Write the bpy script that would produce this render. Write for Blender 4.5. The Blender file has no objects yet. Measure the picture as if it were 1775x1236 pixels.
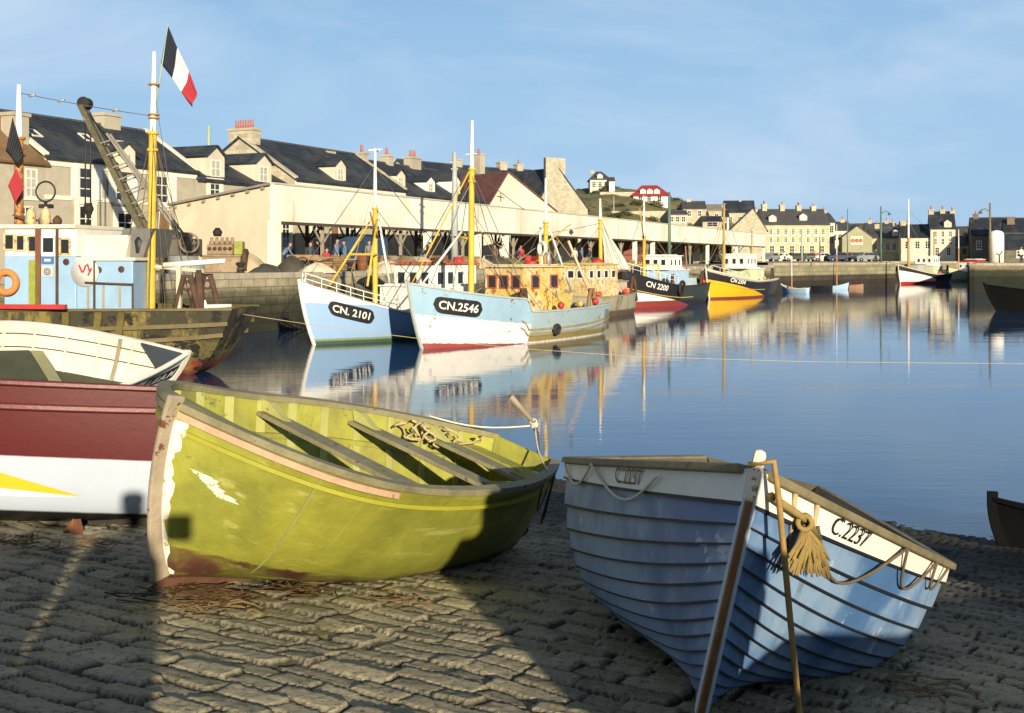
import bpy, bmesh, math, random
import numpy as np
from mathutils import Vector, Matrix, geometry

# ------------------------------------------------------------------ camera, world, sun, exposure
scene = bpy.context.scene
COL = scene.collection
R = random.Random(11)
PI = math.pi
rad = math.radians
F, CX, HY, HC = 2000.0, 887.5, 449.0, 3.4      # focal length and horizon of the photograph in its pixels, eye height above water

cam_d = bpy.data.cameras.new("camera")
cam = bpy.data.objects.new("camera", cam_d)
COL.objects.link(cam)
cam.location = (0, 0, HC)
cam.rotation_euler = (rad(90), 0, 0)
cam_d.sensor_width = 36.0
cam_d.lens = 36.0 * F / 1775.0
cam_d.shift_y = -(618.0 - HY) / 1775.0
cam_d.clip_start = 0.05
cam_d.clip_end = 3000
scene.camera = cam

SUN_EL = rad(12.3)
SUN_AZ = math.atan2(0.281, -1.0)                # towards the sun, clockwise from +Y
world = bpy.data.worlds.new("World")
scene.world = world
world.use_nodes = True
wn, wl = world.node_tree.nodes, world.node_tree.links
wn.clear()
w_out = wn.new("ShaderNodeOutputWorld")
w_bg = wn.new("ShaderNodeBackground")
w_tc = wn.new("ShaderNodeTexCoord")
w_sky = wn.new("ShaderNodeTexSky")
w_sky.sky_type = 'NISHITA'
w_sky.sun_disc = False
w_sky.sun_elevation = SUN_EL
w_sky.sun_rotation = SUN_AZ
w_sky.air_density = 1.0
w_sky.dust_density = 0.4
w_sky.ozone_density = 2.2
w_map = wn.new("ShaderNodeMapping")
w_map.inputs['Rotation'].default_value = (0.0, 0.0, rad(25))
w_map.inputs['Scale'].default_value = (1.2, 3.2, 5.5)
w_ns = wn.new("ShaderNodeTexNoise")
w_ns.inputs['Scale'].default_value = 1.6
w_ns.inputs['Detail'].default_value = 9
w_ns.inputs['Roughness'].default_value = 0.55
w_ns.inputs['Distortion'].default_value = 0.6
w_rp = wn.new("ShaderNodeValToRGB")
w_rp.color_ramp.elements[0].position = 0.40
w_rp.color_ramp.elements[0].color = (0, 0, 0, 1)
w_rp.color_ramp.elements[1].position = 0.68
w_rp.color_ramp.elements[1].color = (1, 1, 1, 1)
w_mx = wn.new("ShaderNodeMix")
w_mx.data_type = 'RGBA'
w_mx.inputs['B'].default_value = (7.2, 8.2, 9.2, 1)
w_ml = wn.new("ShaderNodeMath"); w_ml.operation = 'MULTIPLY'; w_ml.inputs[1].default_value = 0.55
wl.new(w_tc.outputs['Generated'], w_map.inputs['Vector'])
wl.new(w_map.outputs['Vector'], w_ns.inputs['Vector'])
wl.new(w_ns.outputs['Fac'], w_rp.inputs['Fac'])
wl.new(w_rp.outputs['Color'], w_ml.inputs[0])
wl.new(w_ml.outputs[0], w_mx.inputs['Factor'])
w_tint = wn.new("ShaderNodeMix")
w_tint.data_type = 'RGBA'
w_tint.inputs['Factor'].default_value = 0.9
w_sep = wn.new("ShaderNodeSeparateXYZ")
w_gr = wn.new("ShaderNodeValToRGB")
el_ = w_gr.color_ramp.elements
el_[0].position = 0.0; el_[0].color = (.385, .585, .815, 1)
el_[1].position = 1.0; el_[1].color = (.012, .034, .10, 1)
for p_, c_ in ((.12, (.35, .555, .805, 1)), (.21, (.30, .51, .77, 1)), (.30, (.085, .19, .38, 1)), (.5, (.032, .082, .20, 1))):
    e_ = el_.new(p_); e_.color = c_
w_sc = wn.new("ShaderNodeVectorMath"); w_sc.operation = 'SCALE'; w_sc.inputs['Scale'].default_value = 10.0
wl.new(w_tc.outputs['Generated'], w_sep.inputs[0])
wl.new(w_sep.outputs['Z'], w_gr.inputs['Fac'])
wl.new(w_gr.outputs['Color'], w_sc.inputs[0])
wl.new(w_sc.outputs['Vector'], w_tint.inputs['B'])
wl.new(w_sky.outputs['Color'], w_tint.inputs['A'])
wl.new(w_tint.outputs['Result'], w_mx.inputs['A'])
wl.new(w_mx.outputs['Result'], w_bg.inputs['Color'])
wl.new(w_bg.outputs['Background'], w_out.inputs['Surface'])
w_bg.inputs['Strength'].default_value = 0.07

sun_d = bpy.data.lights.new("sun", 'SUN')
sun_d.energy = 5.0
sun_d.angle = rad(0.5)
sun_d.color = (1.0, 0.86, 0.64)
sun = bpy.data.objects.new("sun", sun_d)
COL.objects.link(sun)
ldir = Vector((-math.sin(SUN_AZ) * math.cos(SUN_EL), -math.cos(SUN_AZ) * math.cos(SUN_EL), -math.sin(SUN_EL)))
sun.rotation_euler = ldir.to_track_quat('-Z', 'Y').to_euler()
sun.location = (20, -60, 40)
scene.view_settings.view_transform = 'Standard'
scene.view_settings.look = 'None'
scene.view_settings.gamma = 1.0
scene.view_settings.exposure = 0.6
scene.render.engine = 'CYCLES'
scene.cycles.max_bounces = 6
scene.cycles.diffuse_bounces = 3
scene.cycles.caustics_reflective = False
scene.cycles.caustics_refractive = False

# ------------------------------------------------------------------ helpers
def at(px, py, d):
    return Vector(((px - CX) / F * d, d, HC - (py - HY) / F * d))

def zof(py, d):
    return HC - (py - HY) / F * d

def V(*a):
    return Vector(a)

def sm(a, b, x):
    x = np.clip((np.asarray(x, float) - a) / (b - a), 0, 1)
    return x * x * (3 - 2 * x)

def tag(o, label=None, cat=None, group=None, kind=None):
    if label: o['label'] = label
    if cat: o['category'] = cat
    if group: o['group'] = group
    if kind: o['kind'] = kind
    return o

def empty(name, label, cat, loc=(0, 0, 0), rot=(0, 0, 0), group=None):
    o = bpy.data.objects.new(name, None)
    o.empty_display_size = 0.2
    COL.objects.link(o)
    o.location = loc
    o.rotation_euler = rot
    return tag(o, label, cat, group)

def copy_tree(o, parent=None):
    c = o.copy()
    COL.objects.link(c)
    c.parent = parent
    for ch in o.children:
        copy_tree(ch, c)
    return c

class MB:
    """collects polygons; build() links them as one mesh object"""
    def __init__(s):
        s.v, s.f, s.m, s.s = [], [], [], []
        s.att = {}
    def add(s, vs, fs, m=0, smooth=False):
        b = len(s.v)
        s.v += [tuple(map(float, v)) for v in vs]
        for f in fs:
            s.f.append([b + i for i in f]); s.m.append(m); s.s.append(smooth)
        return b
    def quad(s, a, b, c, d, m=0):
        s.add([a, b, c, d], [(0, 1, 2, 3)], m)
    def box(s, c, size, rz=0.0, m=0, mat=None):
        hx, hy, hz = size[0] / 2, size[1] / 2, size[2] / 2
        mt = mat or Matrix.Rotation(rz, 3, 'Z')
        c = Vector(c)
        vs = [c + mt @ Vector((x * hx, y * hy, z * hz)) for z in (-1, 1) for y in (-1, 1) for x in (-1, 1)]
        s.add(vs, [(0, 2, 3, 1), (4, 5, 7, 6), (0, 1, 5, 4), (2, 6, 7, 3), (0, 4, 6, 2), (1, 3, 7, 5)], m)
    def b2(s, lo, hi, m=0):
        s.box([(a + b) / 2 for a, b in zip(lo, hi)], [abs(b - a) for a, b in zip(lo, hi)], m=m)
    def beam(s, p0, p1, w, h, m=0, up=(0, 0, 1)):
        p0, p1 = Vector(p0), Vector(p1)
        d = p1 - p0
        L = d.length
        d = d / L
        u = Vector(up)
        if abs(d.dot(u)) > 0.98: u = Vector((0, 1, 0))
        x = d.cross(u).normalized(); z = x.cross(d)
        s.box((p0 + p1) / 2, (w, L, h), m=m, mat=Matrix((x, d, z)).transposed())
    def tube(s, pts, r, n=8, m=0, cap=True):
        pts = [Vector(p) for p in pts]
        k = len(pts)
        rs = r if isinstance(r, (list, tuple)) else [r] * k
        vs, fs = [], []
        u = None
        for i, p in enumerate(pts):
            t = (pts[min(i + 1, k - 1)] - pts[max(i - 1, 0)]).normalized()
            if u is None:
                u = t.cross(Vector((0, 0, 1)) if abs(t.z) < .9 else Vector((1, 0, 0))).normalized()
            u = (u - t * u.dot(t)).normalized()
            w = t.cross(u)
            for j in range(n):
                a = 2 * PI * j / n
                vs.append(p + (u * math.cos(a) + w * math.sin(a)) * rs[i])
        for i in range(k - 1):
            for j in range(n):
                fs.append((i * n + j, i * n + (j + 1) % n, (i + 1) * n + (j + 1) % n, (i + 1) * n + j))
        if cap:
            fs.append(tuple(range(n - 1, -1, -1))); fs.append(tuple(range((k - 1) * n, k * n)))
        s.add(vs, fs, m, True)
    def lathe(s, prof, c=(0, 0, 0), n=16, m=0, axis=None):
        c = Vector(c)
        mt = axis or Matrix.Identity(3)
        vs, fs = [], []
        for r_, z in prof:
            for j in range(n):
                a = 2 * PI * j / n
                vs.append(c + mt @ Vector((r_ * math.cos(a), r_ * math.sin(a), z)))
        for i in range(len(prof) - 1):
            for j in range(n):
                fs.append((i * n + j, i * n + (j + 1) % n, (i + 1) * n + (j + 1) % n, (i + 1) * n + j))
        fs.append(tuple(range(n - 1, -1, -1))); fs.append(tuple(range((len(prof) - 1) * n, len(prof) * n)))
        s.add(vs, fs, m, True)
    def ring(s, c, r, t, n=20, m=0, axis=None, k=8):
        c = Vector(c); mt = axis or Matrix.Identity(3)
        vs, fs = [], []
        for i in range(n):
            a = 2 * PI * i / n
            for j in range(k):
                b = 2 * PI * j / k
                q = r + t * math.cos(b)
                vs.append(c + mt @ Vector((q * math.cos(a), q * math.sin(a), t * math.sin(b))))
        for i in range(n):
            for j in range(k):
                i2, j2 = (i + 1) % n, (j + 1) % k
                fs.append((i * k + j, i2 * k + j, i2 * k + j2, i * k + j2))
        s.add(vs, fs, m, True)
    def sweep(s, pts, outs, w, h, m=0, closed_ends=True, up=(0, 0, 1)):
        """rectangular section: w along outs (centred), h downwards"""
        vs, fs = [], []
        n = len(pts)
        for i, (p, o) in enumerate(zip(pts, outs)):
            p, o = Vector(p), Vector(o).normalized()
            u = Vector(up[i]) if isinstance(up, list) else Vector(up)
            vs += [p - o * w / 2, p + o * w / 2, p + o * w / 2 - u * h, p - o * w / 2 - u * h]
        for i in range(n - 1):
            for j in range(4):
                fs.append((i * 4 + j, i * 4 + (j + 1) % 4, (i + 1) * 4 + (j + 1) % 4, (i + 1) * 4 + j))
        fs += [(3, 2, 1, 0), ((n - 1) * 4, (n - 1) * 4 + 1, (n - 1) * 4 + 2, (n - 1) * 4 + 3)]
        s.add(vs, fs, m)
    def prism(s, poly, ext, m=0):
        """closed 3-D polygon extruded by a vector"""
        n = len(poly); e = Vector(ext)
        p = [Vector(q) for q in poly]
        s.add(p + [q + e for q in p], [tuple(range(n))[::-1], tuple(range(n, 2 * n))] + [(i, (i + 1) % n, n + (i + 1) % n, n + i) for i in range(n)], m)
    def grid(s, A, m=0, flip=False, smooth=True, wrap=False):
        nt, nh = A.shape[:2]
        fs = []
        for i in range(nt - 1):
            for j in range(nh - 1):
                q = (i * nh + j, (i + 1) * nh + j, (i + 1) * nh + j + 1, i * nh + j + 1)
                fs.append(q[::-1] if flip else q)
        return s.add(A.reshape(-1, 3), fs, m, smooth)
    def build(s, name, mats, parent=None, bevel=0.0, fix=True, loc=None):
        me = bpy.data.meshes.new(name)
        me.from_pydata(s.v, [], s.f)
        for mt in (mats if isinstance(mats, (list, tuple)) else [mats]):
            me.materials.append(mt)
        me.polygons.foreach_set('material_index', s.m)
        me.polygons.foreach_set('use_smooth', s.s)
        for k, vals in s.att.items():
            a = me.attributes.new(k, 'FLOAT', 'POINT')
            a.data.foreach_set('value', np.asarray(vals, np.float32))
        me.update()
        if fix:
            bm = bmesh.new(); bm.from_mesh(me)
            bmesh.ops.recalc_face_normals(bm, faces=bm.faces)
            bm.to_mesh(me); bm.free()
        o = bpy.data.objects.new(name, me)
        COL.objects.link(o)
        if parent: o.parent = parent
        if loc: o.location = loc
        if bevel:
            b = o.modifiers.new('bevel', 'BEVEL'); b.width = bevel; b.segments = 2; b.limit_method = 'ANGLE'
        return o

# ------------------------------------------------------------------ materials
MC = {}
def M(name, col, var=.22, scale=3.0, rough=.65, bump=.2, bscale=None, chip=None, chip_at=.63, chip_scale=7.0,
      streak=None, streak_at=.58, streak_scale=(5, 5, .5), metal=0.0, spec=.4, zones=None, jit=.02, stretch=(1, 1, 1), brick=None, second=None):
    if name in MC: return MC[name]
    mt = bpy.data.materials.new(name); MC[name] = mt
    mt.use_nodes = True
    N, L = mt.node_tree.nodes, mt.node_tree.links
    N.clear()
    out = N.new("ShaderNodeOutputMaterial"); bs = N.new("ShaderNodeBsdfPrincipled")
    L.new(bs.outputs[0], out.inputs[0])
    tc = N.new("ShaderNodeTexCoord"); mp = N.new("ShaderNodeMapping")
    mp.inputs['Scale'].default_value = stretch
    L.new(tc.outputs['Object'], mp.inputs[0])
    def noise(sc, det=6, ro=.6, vec=None):
        n = N.new("ShaderNodeTexNoise"); n.inputs['Scale'].default_value = sc; n.inputs['Detail'].default_value = det
        n.inputs['Roughness'].default_value = ro
        L.new(vec or mp.outputs[0], n.inputs['Vector'])
        return n.outputs['Fac']
    def math_(op, a, b=None, c=None):
        n = N.new("ShaderNodeMath"); n.operation = op
        for i, q in enumerate((a, b, c)):
            if q is None: continue
            if isinstance(q, (int, float)): n.inputs[i].default_value = q
            else: L.new(q, n.inputs[i])
        return n.outputs[0]
    def ramp01(v, a, b):
        n = N.new("ShaderNodeMapRange"); n.interpolation_type = 'SMOOTHSTEP'
        n.inputs[1].default_value = a; n.inputs[2].default_value = b
        L.new(v, n.inputs[0]); return n.outputs[0]
    def mix(f, a, b, blend='MIX'):
        n = N.new("ShaderNodeMix"); n.data_type = 'RGBA'; n.blend_type = blend
        if isinstance(f, (int, float)): n.inputs['Factor'].default_value = f
        else: L.new(f, n.inputs['Factor'])
        for k, q in (('A', a), ('B', b)):
            if isinstance(q, tuple): n.inputs[k].default_value = (*q[:3], 1)
            else: L.new(q, n.inputs[k])
        return n.outputs['Result']
    c = tuple(col)
    if zones:
        sep = N.new("ShaderNodeSeparateXYZ"); L.new(tc.outputs['Object'], sep.inputs[0])
        src = {'z': (sep.outputs['Z'], sep.outputs['X'])}
        if any(z[0] == 'h' for z in zones):
            ah = N.new("ShaderNodeAttribute"); ah.attribute_name = 'hh'
            at_ = N.new("ShaderNodeAttribute"); at_.attribute_name = 'tt'
            src['h'] = (ah.outputs['Fac'], at_.outputs['Fac'])
        jn = math_('MULTIPLY', math_('SUBTRACT', noise(6, 4), .5), jit * 2)
        for zz in zones:
            kind, a, bx, zc = zz[:4]
            s_, x_ = src[kind]
            val = math_('ADD', math_('SUBTRACT', s_, math_('MULTIPLY', x_, bx)), jn)
            w_ = zz[4] if len(zz) > 4 else (.004 if kind == 'h' else .012)
            fac = ramp01(val, a - w_, a + w_)
            if len(zz) > 5:                       # only where x is beyond a limit
                fac = math_('MULTIPLY', fac, math_('GREATER_THAN' if zz[6] > 0 else 'LESS_THAN', x_, zz[5]))
            c = mix(fac, c, zc)
    if brick:
        bt = N.new("ShaderNodeTexBrick")
        bw, bh, mort, mc = brick
        bt.inputs['Scale'].default_value = 1; bt.inputs['Brick Width'].default_value = bw; bt.inputs['Row Height'].default_value = bh
        bt.inputs['Mortar Size'].default_value = mort; bt.inputs['Color1'].default_value = (1, 1, 1, 1)
        bt.inputs['Color2'].default_value = (.72, .72, .74, 1); bt.inputs['Mortar'].default_value = (mc, mc, mc, 1)
        bv = N.new("ShaderNodeCombineXYZ"); s2 = N.new("ShaderNodeSeparateXYZ"); L.new(tc.outputs['Object'], s2.inputs[0])
        L.new(math_('ADD', s2.outputs['X'], s2.outputs['Y']), bv.inputs[0]); L.new(s2.outputs['Z'], bv.inputs[1])
        L.new(bv.outputs[0], bt.inputs['Vector'])
        c = mix(1.0, c, bt.outputs['Color'], 'MULTIPLY')
    if second:                                    # broad patches of another tone
        c = mix(math_('MULTIPLY', ramp01(noise(second[1], 5, .6), .45, .62), second[2]), c, tuple(second[0]))
    n1 = noise(scale, 8, .65); n2 = noise(scale * .22, 4)
    v1 = math_('ADD', math_('MULTIPLY', math_('ADD', n1, math_('SUBTRACT', n2, 1.0)), var * 2.6), 1.0)
    vv = N.new("ShaderNodeCombineColor")
    for i in range(3): L.new(v1, vv.inputs[i])
    c = mix(1.0, c, vv.outputs[0], 'MULTIPLY')
    if streak:
        m2 = N.new("ShaderNodeMapping"); m2.inputs['Scale'].default_value = streak_scale
        L.new(tc.outputs['Object'], m2.inputs[0])
        c = mix(math_('MULTIPLY', ramp01(noise(1.0, 6, .7, m2.outputs[0]), streak_at, streak_at + .14), .8), c, tuple(streak))
    if chip:
        c = mix(ramp01(noise(chip_scale, 9, .72), chip_at, chip_at + .03), c, tuple(chip))
    L.new(c, bs.inputs['Base Color'])
    bs.inputs['Roughness'].default_value = rough
    bs.inputs['Metallic'].default_value = metal
    bs.inputs['Specular IOR Level'].default_value = spec
    if bump:
        b = N.new("ShaderNodeBump"); b.inputs['Strength'].default_value = bump; b.inputs['Distance'].default_value = .02
        L.new(noise(bscale or scale * 5, 8, .7), b.inputs['Height']); L.new(b.outputs[0], bs.inputs['Normal'])
    return mt

white = M('white_paint', (.78, .76, .68), var=.12, rough=.55, streak=(.45, .36, .22), streak_at=.62)
cream = M('cream_paint', (.74, .68, .5), var=.15, streak=(.4, .28, .14), streak_at=.6)
yellow = M('mast_yellow', (.62, .40, .05), var=.25, scale=5, chip=(.28, .16, .05), chip_at=.64)
brown = M('brown_wood', (.22, .13, .06), var=.35, scale=4, stretch=(1, 1, .2))
greywood = M('weathered_wood', (.27, .23, .16), var=.35, scale=5)
darkwood = M('dark_timber', (.06, .048, .035), var=.35)
black = M('black_paint', (.018, .018, .02), var=.3, rough=.5)
tar = M('tar', (.02, .016, .013), var=.4, rough=.8)
rust = M('rust', (.17, .07, .03), var=.45, scale=6, rough=.85)
rustdark = M('dark_rust', (.08, .045, .028), var=.5, scale=6, rough=.9)
glass = M('dark_glass', (.02, .025, .03), var=.1, rough=.12, bump=0, spec=.6)
rope_m = M('rope', (.42, .34, .18), var=.3, scale=30, rough=.9)
rope_w = M('pale_rope', (.62, .58, .45), var=.2, scale=30, rough=.9)
rope_d = M('dark_rope', (.12, .09, .05), var=.3, scale=30, rough=.9)
wire = M('wire', (.10, .09, .08), var=.2, rough=.6, bump=0)
redp = M('red_paint', (.42, .035, .03), var=.2, rough=.5)
galv = M('grey_metal', (.33, .34, .33), var=.2, rough=.5, metal=.3)
shade_black = M('painted_shade_black', (.006, .006, .006), var=.3, rough=.95, spec=.05)  # paints in the shade on the two boats at the right edge
rubber = M('rubber', (.02, .02, .02), var=.2, rough=.8)
orange = M('orange_paint', (.65, .17, .04), var=.2)
ltblue = M('light_blue_paint', (.35, .5, .66), var=.12, rough=.5, streak=(.3, .22, .14), streak_at=.64, chip=(.5, .4, .25), chip_at=.72)

# ------------------------------------------------------------------ hull shape
def zsheer(t, P):
    tm = P['tm']; u = np.clip((t - tm) / (1 - tm), 0, 1); v = np.clip((tm - t) / tm, 0, 1)
    z = P['D'] + P['rb'] * u ** P.get('re', 2) + P['rs'] * v ** 2
    if 'st' in P: z = z + P['st'][1] * sm(P['st'][0] - .012, P['st'][0] + .012, t)
    return z

def hull(t, h, P):
    t = np.asarray(t, float); h = np.asarray(h, float)
    t, h = np.broadcast_arrays(t, h)
    tm = P['tm']; u = np.clip((t - tm) / (1 - tm), 0, 1); v = np.clip((tm - t) / tm, 0, 1)
    b = P['B'] / 2 * np.where(t > tm, 1 - u ** P['pb'], 1 - (1 - P['tr']) * v ** P.get('pt', 2))
    zs = zsheer(t, P)
    n = P['nm'] + (P['nb'] - P['nm']) * sm(.5, 1, t) + (P['ns'] - P['nm']) * sm(.5, 0, t)
    zk = P['ks'] * v ** 3
    y = b * np.maximum(h, 1e-6) ** n
    z = zk + (zs - zk) * h
    x = P['L'] * (t - .5) - P['kb'] * (1 - h) ** 2 * sm(.6, 1, t) - P['kr'] * h ** P.get('ke', 1) * sm(.35, 0, t)
    if 'rk' in P: x = x + P['rk'] * (h - 1) * sm(.7, 1, t)
    return np.stack([x, y, z], -1)

def hn(t, h, P):
    e = 1e-3
    t = np.clip(np.asarray(t, float), e, 1 - e); h = np.clip(np.asarray(h, float), .004, 1 - e)
    a = hull(t + e, h, P) - hull(t - e, h, P); b = hull(t, h + e, P) - hull(t, h - e, P)
    n = np.cross(b, a)
    return n / (np.linalg.norm(n, axis=-1, keepdims=True) + 1e-9)

def hp(P, t, h, side=1, off=0.0):
    t, h = np.broadcast_arrays(np.asarray(t, float), np.asarray(h, float))
    p = hull(t, h, P) + hn(t, h, P) * off
    p = np.array(p); p[..., 1] *= side
    if off < 0: p[..., 1] = np.where(p[..., 1] * side < 0, 0, p[..., 1])
    return p

def outs(P, t, h, side):
    n = hn(t, h, P) * np.array([1, side, 1]); n[..., 2] = 0
    return n

def hull_outer(P, nt=40, nh=16, strakes=0, lap=.013, xm_=4.2):
    mb = MB(); H, Tt = [], []
    ts = np.linspace(0, 1, nt)
    if strakes:
        for side in (1, -1):
            for j in range(strakes):
                ex = xm_ - (xm_ - 1.1) * np.clip((ts - .42) / .58, 0, 1) ** .8
                TOP = .862
                lo = TOP * (j / (strakes - 1)) ** ex; hi = TOP * (min(j + 1, strakes - 1) / (strakes - 1)) ** ex
                if j == strakes - 1: hi = lo * 0 + 1.0
                fade = 1 - .55 * sm(.93, 1, ts)
                A = np.stack([hp(P, ts, lo + (hi - lo) * k, side, 0) + (hp(P, ts, lo + (hi - lo) * k, side, 1) - hp(P, ts, lo + (hi - lo) * k, side, 0)) * ((lap * (1 - k) + .001) * fade)[:, None] for k in (0, .10, .5, 1)], 1)
                top = j == strakes - 1
                mb.grid(A[:, 1:], m=1 if top else 0, flip=side > 0, smooth=True); mb.grid(A[:, :2], m=2 if j else 0, flip=side > 0, smooth=True)
                H += [0.] * (5 * nt); Tt += [0.] * (5 * nt)
                if j:
                    Bq = np.stack([hp(P, ts, lo, side, 0) + (A[:, 0] - hp(P, ts, lo, side, 0)) * k for k in (-.2, 1)], 1)
                    mb.grid(Bq, m=2, flip=side > 0, smooth=False); H += list(np.repeat(lo, 2)); Tt += list(np.repeat(ts, 2))
    else:
        hs = np.linspace(0, 1, nh) ** 1.8
        for side in (1, -1):
            tt, hh = np.meshgrid(ts, hs, indexing='ij')
            mb.grid(hp(P, tt, hh, side), flip=side > 0); H += list(hh.ravel()); Tt += list(tt.ravel())
    hs = np.linspace(0, 1, 12) ** 1.8
    A = np.stack([hp(P, 0 * hs, hs, 1), hp(P, 0 * hs, hs, -1)], 1)
    mb.grid(A, smooth=False); H += list(np.repeat(hs, 2)); Tt += [0.0] * 24
    mb.att = {'hh': H, 'tt': Tt}
    return mb

def hull_inner(P, th=.03, h0=.0, nt=36, nh=12, hfun=None):
    mb = MB()
    ts = np.linspace(.004, .985, nt)
    for side in (1, -1):
        lo = hfun(ts) if hfun else np.full(nt, h0)
        k = np.linspace(0, 1, nh)
        hh = lo[:, None] + (1 - lo[:, None]) * k[None, :] ** (1.0 if hfun else 1.6)
        tt = np.repeat(ts[:, None], nh, 1)
        mb.grid(hp(P, tt, hh, side, -th), flip=side < 0)
    hs = np.linspace(float(hfun(np.array([0.]))[0]) if hfun else h0, 1, 8)
    A = np.stack([hp(P, 0 * hs, hs, 1, -th), hp(P, 0 * hs, hs, -1, -th)], 1); A[..., 0] += th
    mb.grid(A, smooth=False)
    return mb

def deck_strip(P, hfun, th=.03, t0=.004, t1=.985, nt=36, camber=0.0, ny=5):
    mb = MB(); ts = np.linspace(t0, t1, nt)
    a = hp(P, ts, hfun(ts), 1, -th); b = hp(P, ts, hfun(ts), -1, -th)
    k = np.linspace(0, 1, ny)
    A = a[:, None, :] * (1 - k)[None, :, None] + b[:, None, :] * k[None, :, None]
    A[..., 2] += camber * (1 - (2 * k - 1) ** 2)[None, :] * np.clip(np.abs(a[:, 1]) * 2, 0, 1)[:, None]
    mb.grid(A, smooth=False)
    return mb

def gunwale(P, w=.07, hgt=.05, t0=0., t1=.995, h=1.0, lift=.0, side=1, off=0.0, nt=40):
    ts = np.linspace(t0, t1, nt); hh = np.full(nt, float(h)) if not callable(h) else h(ts)
    p = hp(P, ts, hh, side, off); p[:, 2] += lift
    mb = MB(); mb.sweep(p, outs(P, ts, np.minimum(hh, .99), side), w, hgt)
    return mb

def stem_mb(P, w=.07, d=.08, head=.1, h0=0.0, off=.02, keel=True, kd=.08):
    """stem post following the bow profile, carried on under the hull as the keel"""
    hs = np.linspace(1, h0, 22)
    p = hull(np.full(22, 1.0), hs, P); p[:, 1] = 0
    tang = np.gradient(p, axis=0); f = np.stack([-tang[:, 2], 0 * hs, tang[:, 0]], 1)
    f /= np.linalg.norm(f, axis=1, keepdims=True)
    pts = list(p); fs = list(f)
    up = p[0] - tang[0] / np.linalg.norm(tang[0]) * head
    pts = [up] + pts; fs = [f[0]] + fs
    mb = MB(); vs, q = [], []
    for a, o in zip(pts, fs):
        for s, e in ((-1, -.05), (1, -.05), (.6, d), (-.6, d)):
            vs.append(Vector(a) + Vector(o) * e + Vector((0, s * w / 2, 0)))
    n = len(pts)
    for i in range(n - 1):
        for j in range(4): q.append((i * 4 + j, i * 4 + (j + 1) % 4, i * 4 + 4 + (j + 1) % 4, i * 4 + 4 + j))
    q += [(0, 1, 2, 3), (n * 4 - 1, n * 4 - 2, n * 4 - 3, n * 4 - 4)]
    mb.add(vs, q)
    return mb

def keel_mb(P, w=.06, d=.08, t0=0, t1=1.0):
    ts = np.linspace(t0, t1, 24); p = hull(ts, 0 * ts, P); p[:, 1] = 0; p[:, 2] += .01
    mb = MB(); mb.sweep(p, [(0, 1, 0)] * 24, w, d)
    return mb

def text_mesh(body, size, bold=.0, shear=0.0):
    cu = bpy.data.curves.new('t', 'FONT'); cu.body = body; cu.size = size; cu.offset = bold; cu.shear = shear
    cu.align_x = 'CENTER'; cu.align_y = 'CENTER'; cu.resolution_u = 3
    ob = bpy.data.objects.new('t', cu); COL.objects.link(ob)
    bpy.context.view_layer.update()
    me = bpy.data.meshes.new_from_object(ob.evaluated_get(bpy.context.evaluated_depsgraph_get()))
    v = [tuple(x.co) for x in me.vertices]; f = [tuple(p.vertices) for p in me.polygons]
    bpy.data.objects.remove(ob); bpy.data.curves.remove(cu); bpy.data.meshes.remove(me)
    return v, f

def plate_mesh(w, h, n=20, r=None):
    r = r if r is not None else h / 2
    vs, fs = [], []
    for i in range(n + 1):
        u = -w / 2 + w * i / n
        e = max(0, abs(u) - (w / 2 - r)); y = h / 2 - r + math.sqrt(max(r * r - e * e, 1e-6))
        for k in range(4): vs.append((u, -y + 2 * y * k / 3, 0))
    for i in range(n):
        for k in range(3): fs.append((i * 4 + k, i * 4 + 4 + k, i * 4 + 5 + k, i * 4 + 1 + k))
    return vs, fs

def decal(vf, P, t0, h0, side, off, name, mat, parent, slope=0.0, wide=1.0):
    """lays flat letters on the hull; reads left to right for someone outside"""
    tt = np.linspace(0, 1, 400); c = hull(tt, np.full(400, h0), P)
    s = np.concatenate([[0], np.cumsum(np.linalg.norm(np.diff(c[:, :2], axis=0), axis=1))])
    s0 = np.interp(t0, tt, s)
    v = np.array(vf[0]); dirn = 1 if side < 0 else -1
    t = np.interp(s0 + dirn * v[:, 0] * wide, s, tt)
    e = .01; n0 = np.linalg.norm(hull(t, np.full(len(t), h0 + e), P) - hull(t, np.full(len(t), h0 - e), P), axis=1) / (2 * e)
    h = h0 + (v[:, 1] + slope * v[:, 0]) / n0
    p = hp(P, t, np.clip(h, .01, .999), side, off)
    mb = MB(); mb.add(p, vf[1])
    return mb.build(name, mat, parent, fix=False)

def place(P):
    return dict(loc=(P['X'], P['Y'], P['Z']), rot=(P['heel'], P['pit'], P['psi']))

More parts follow.
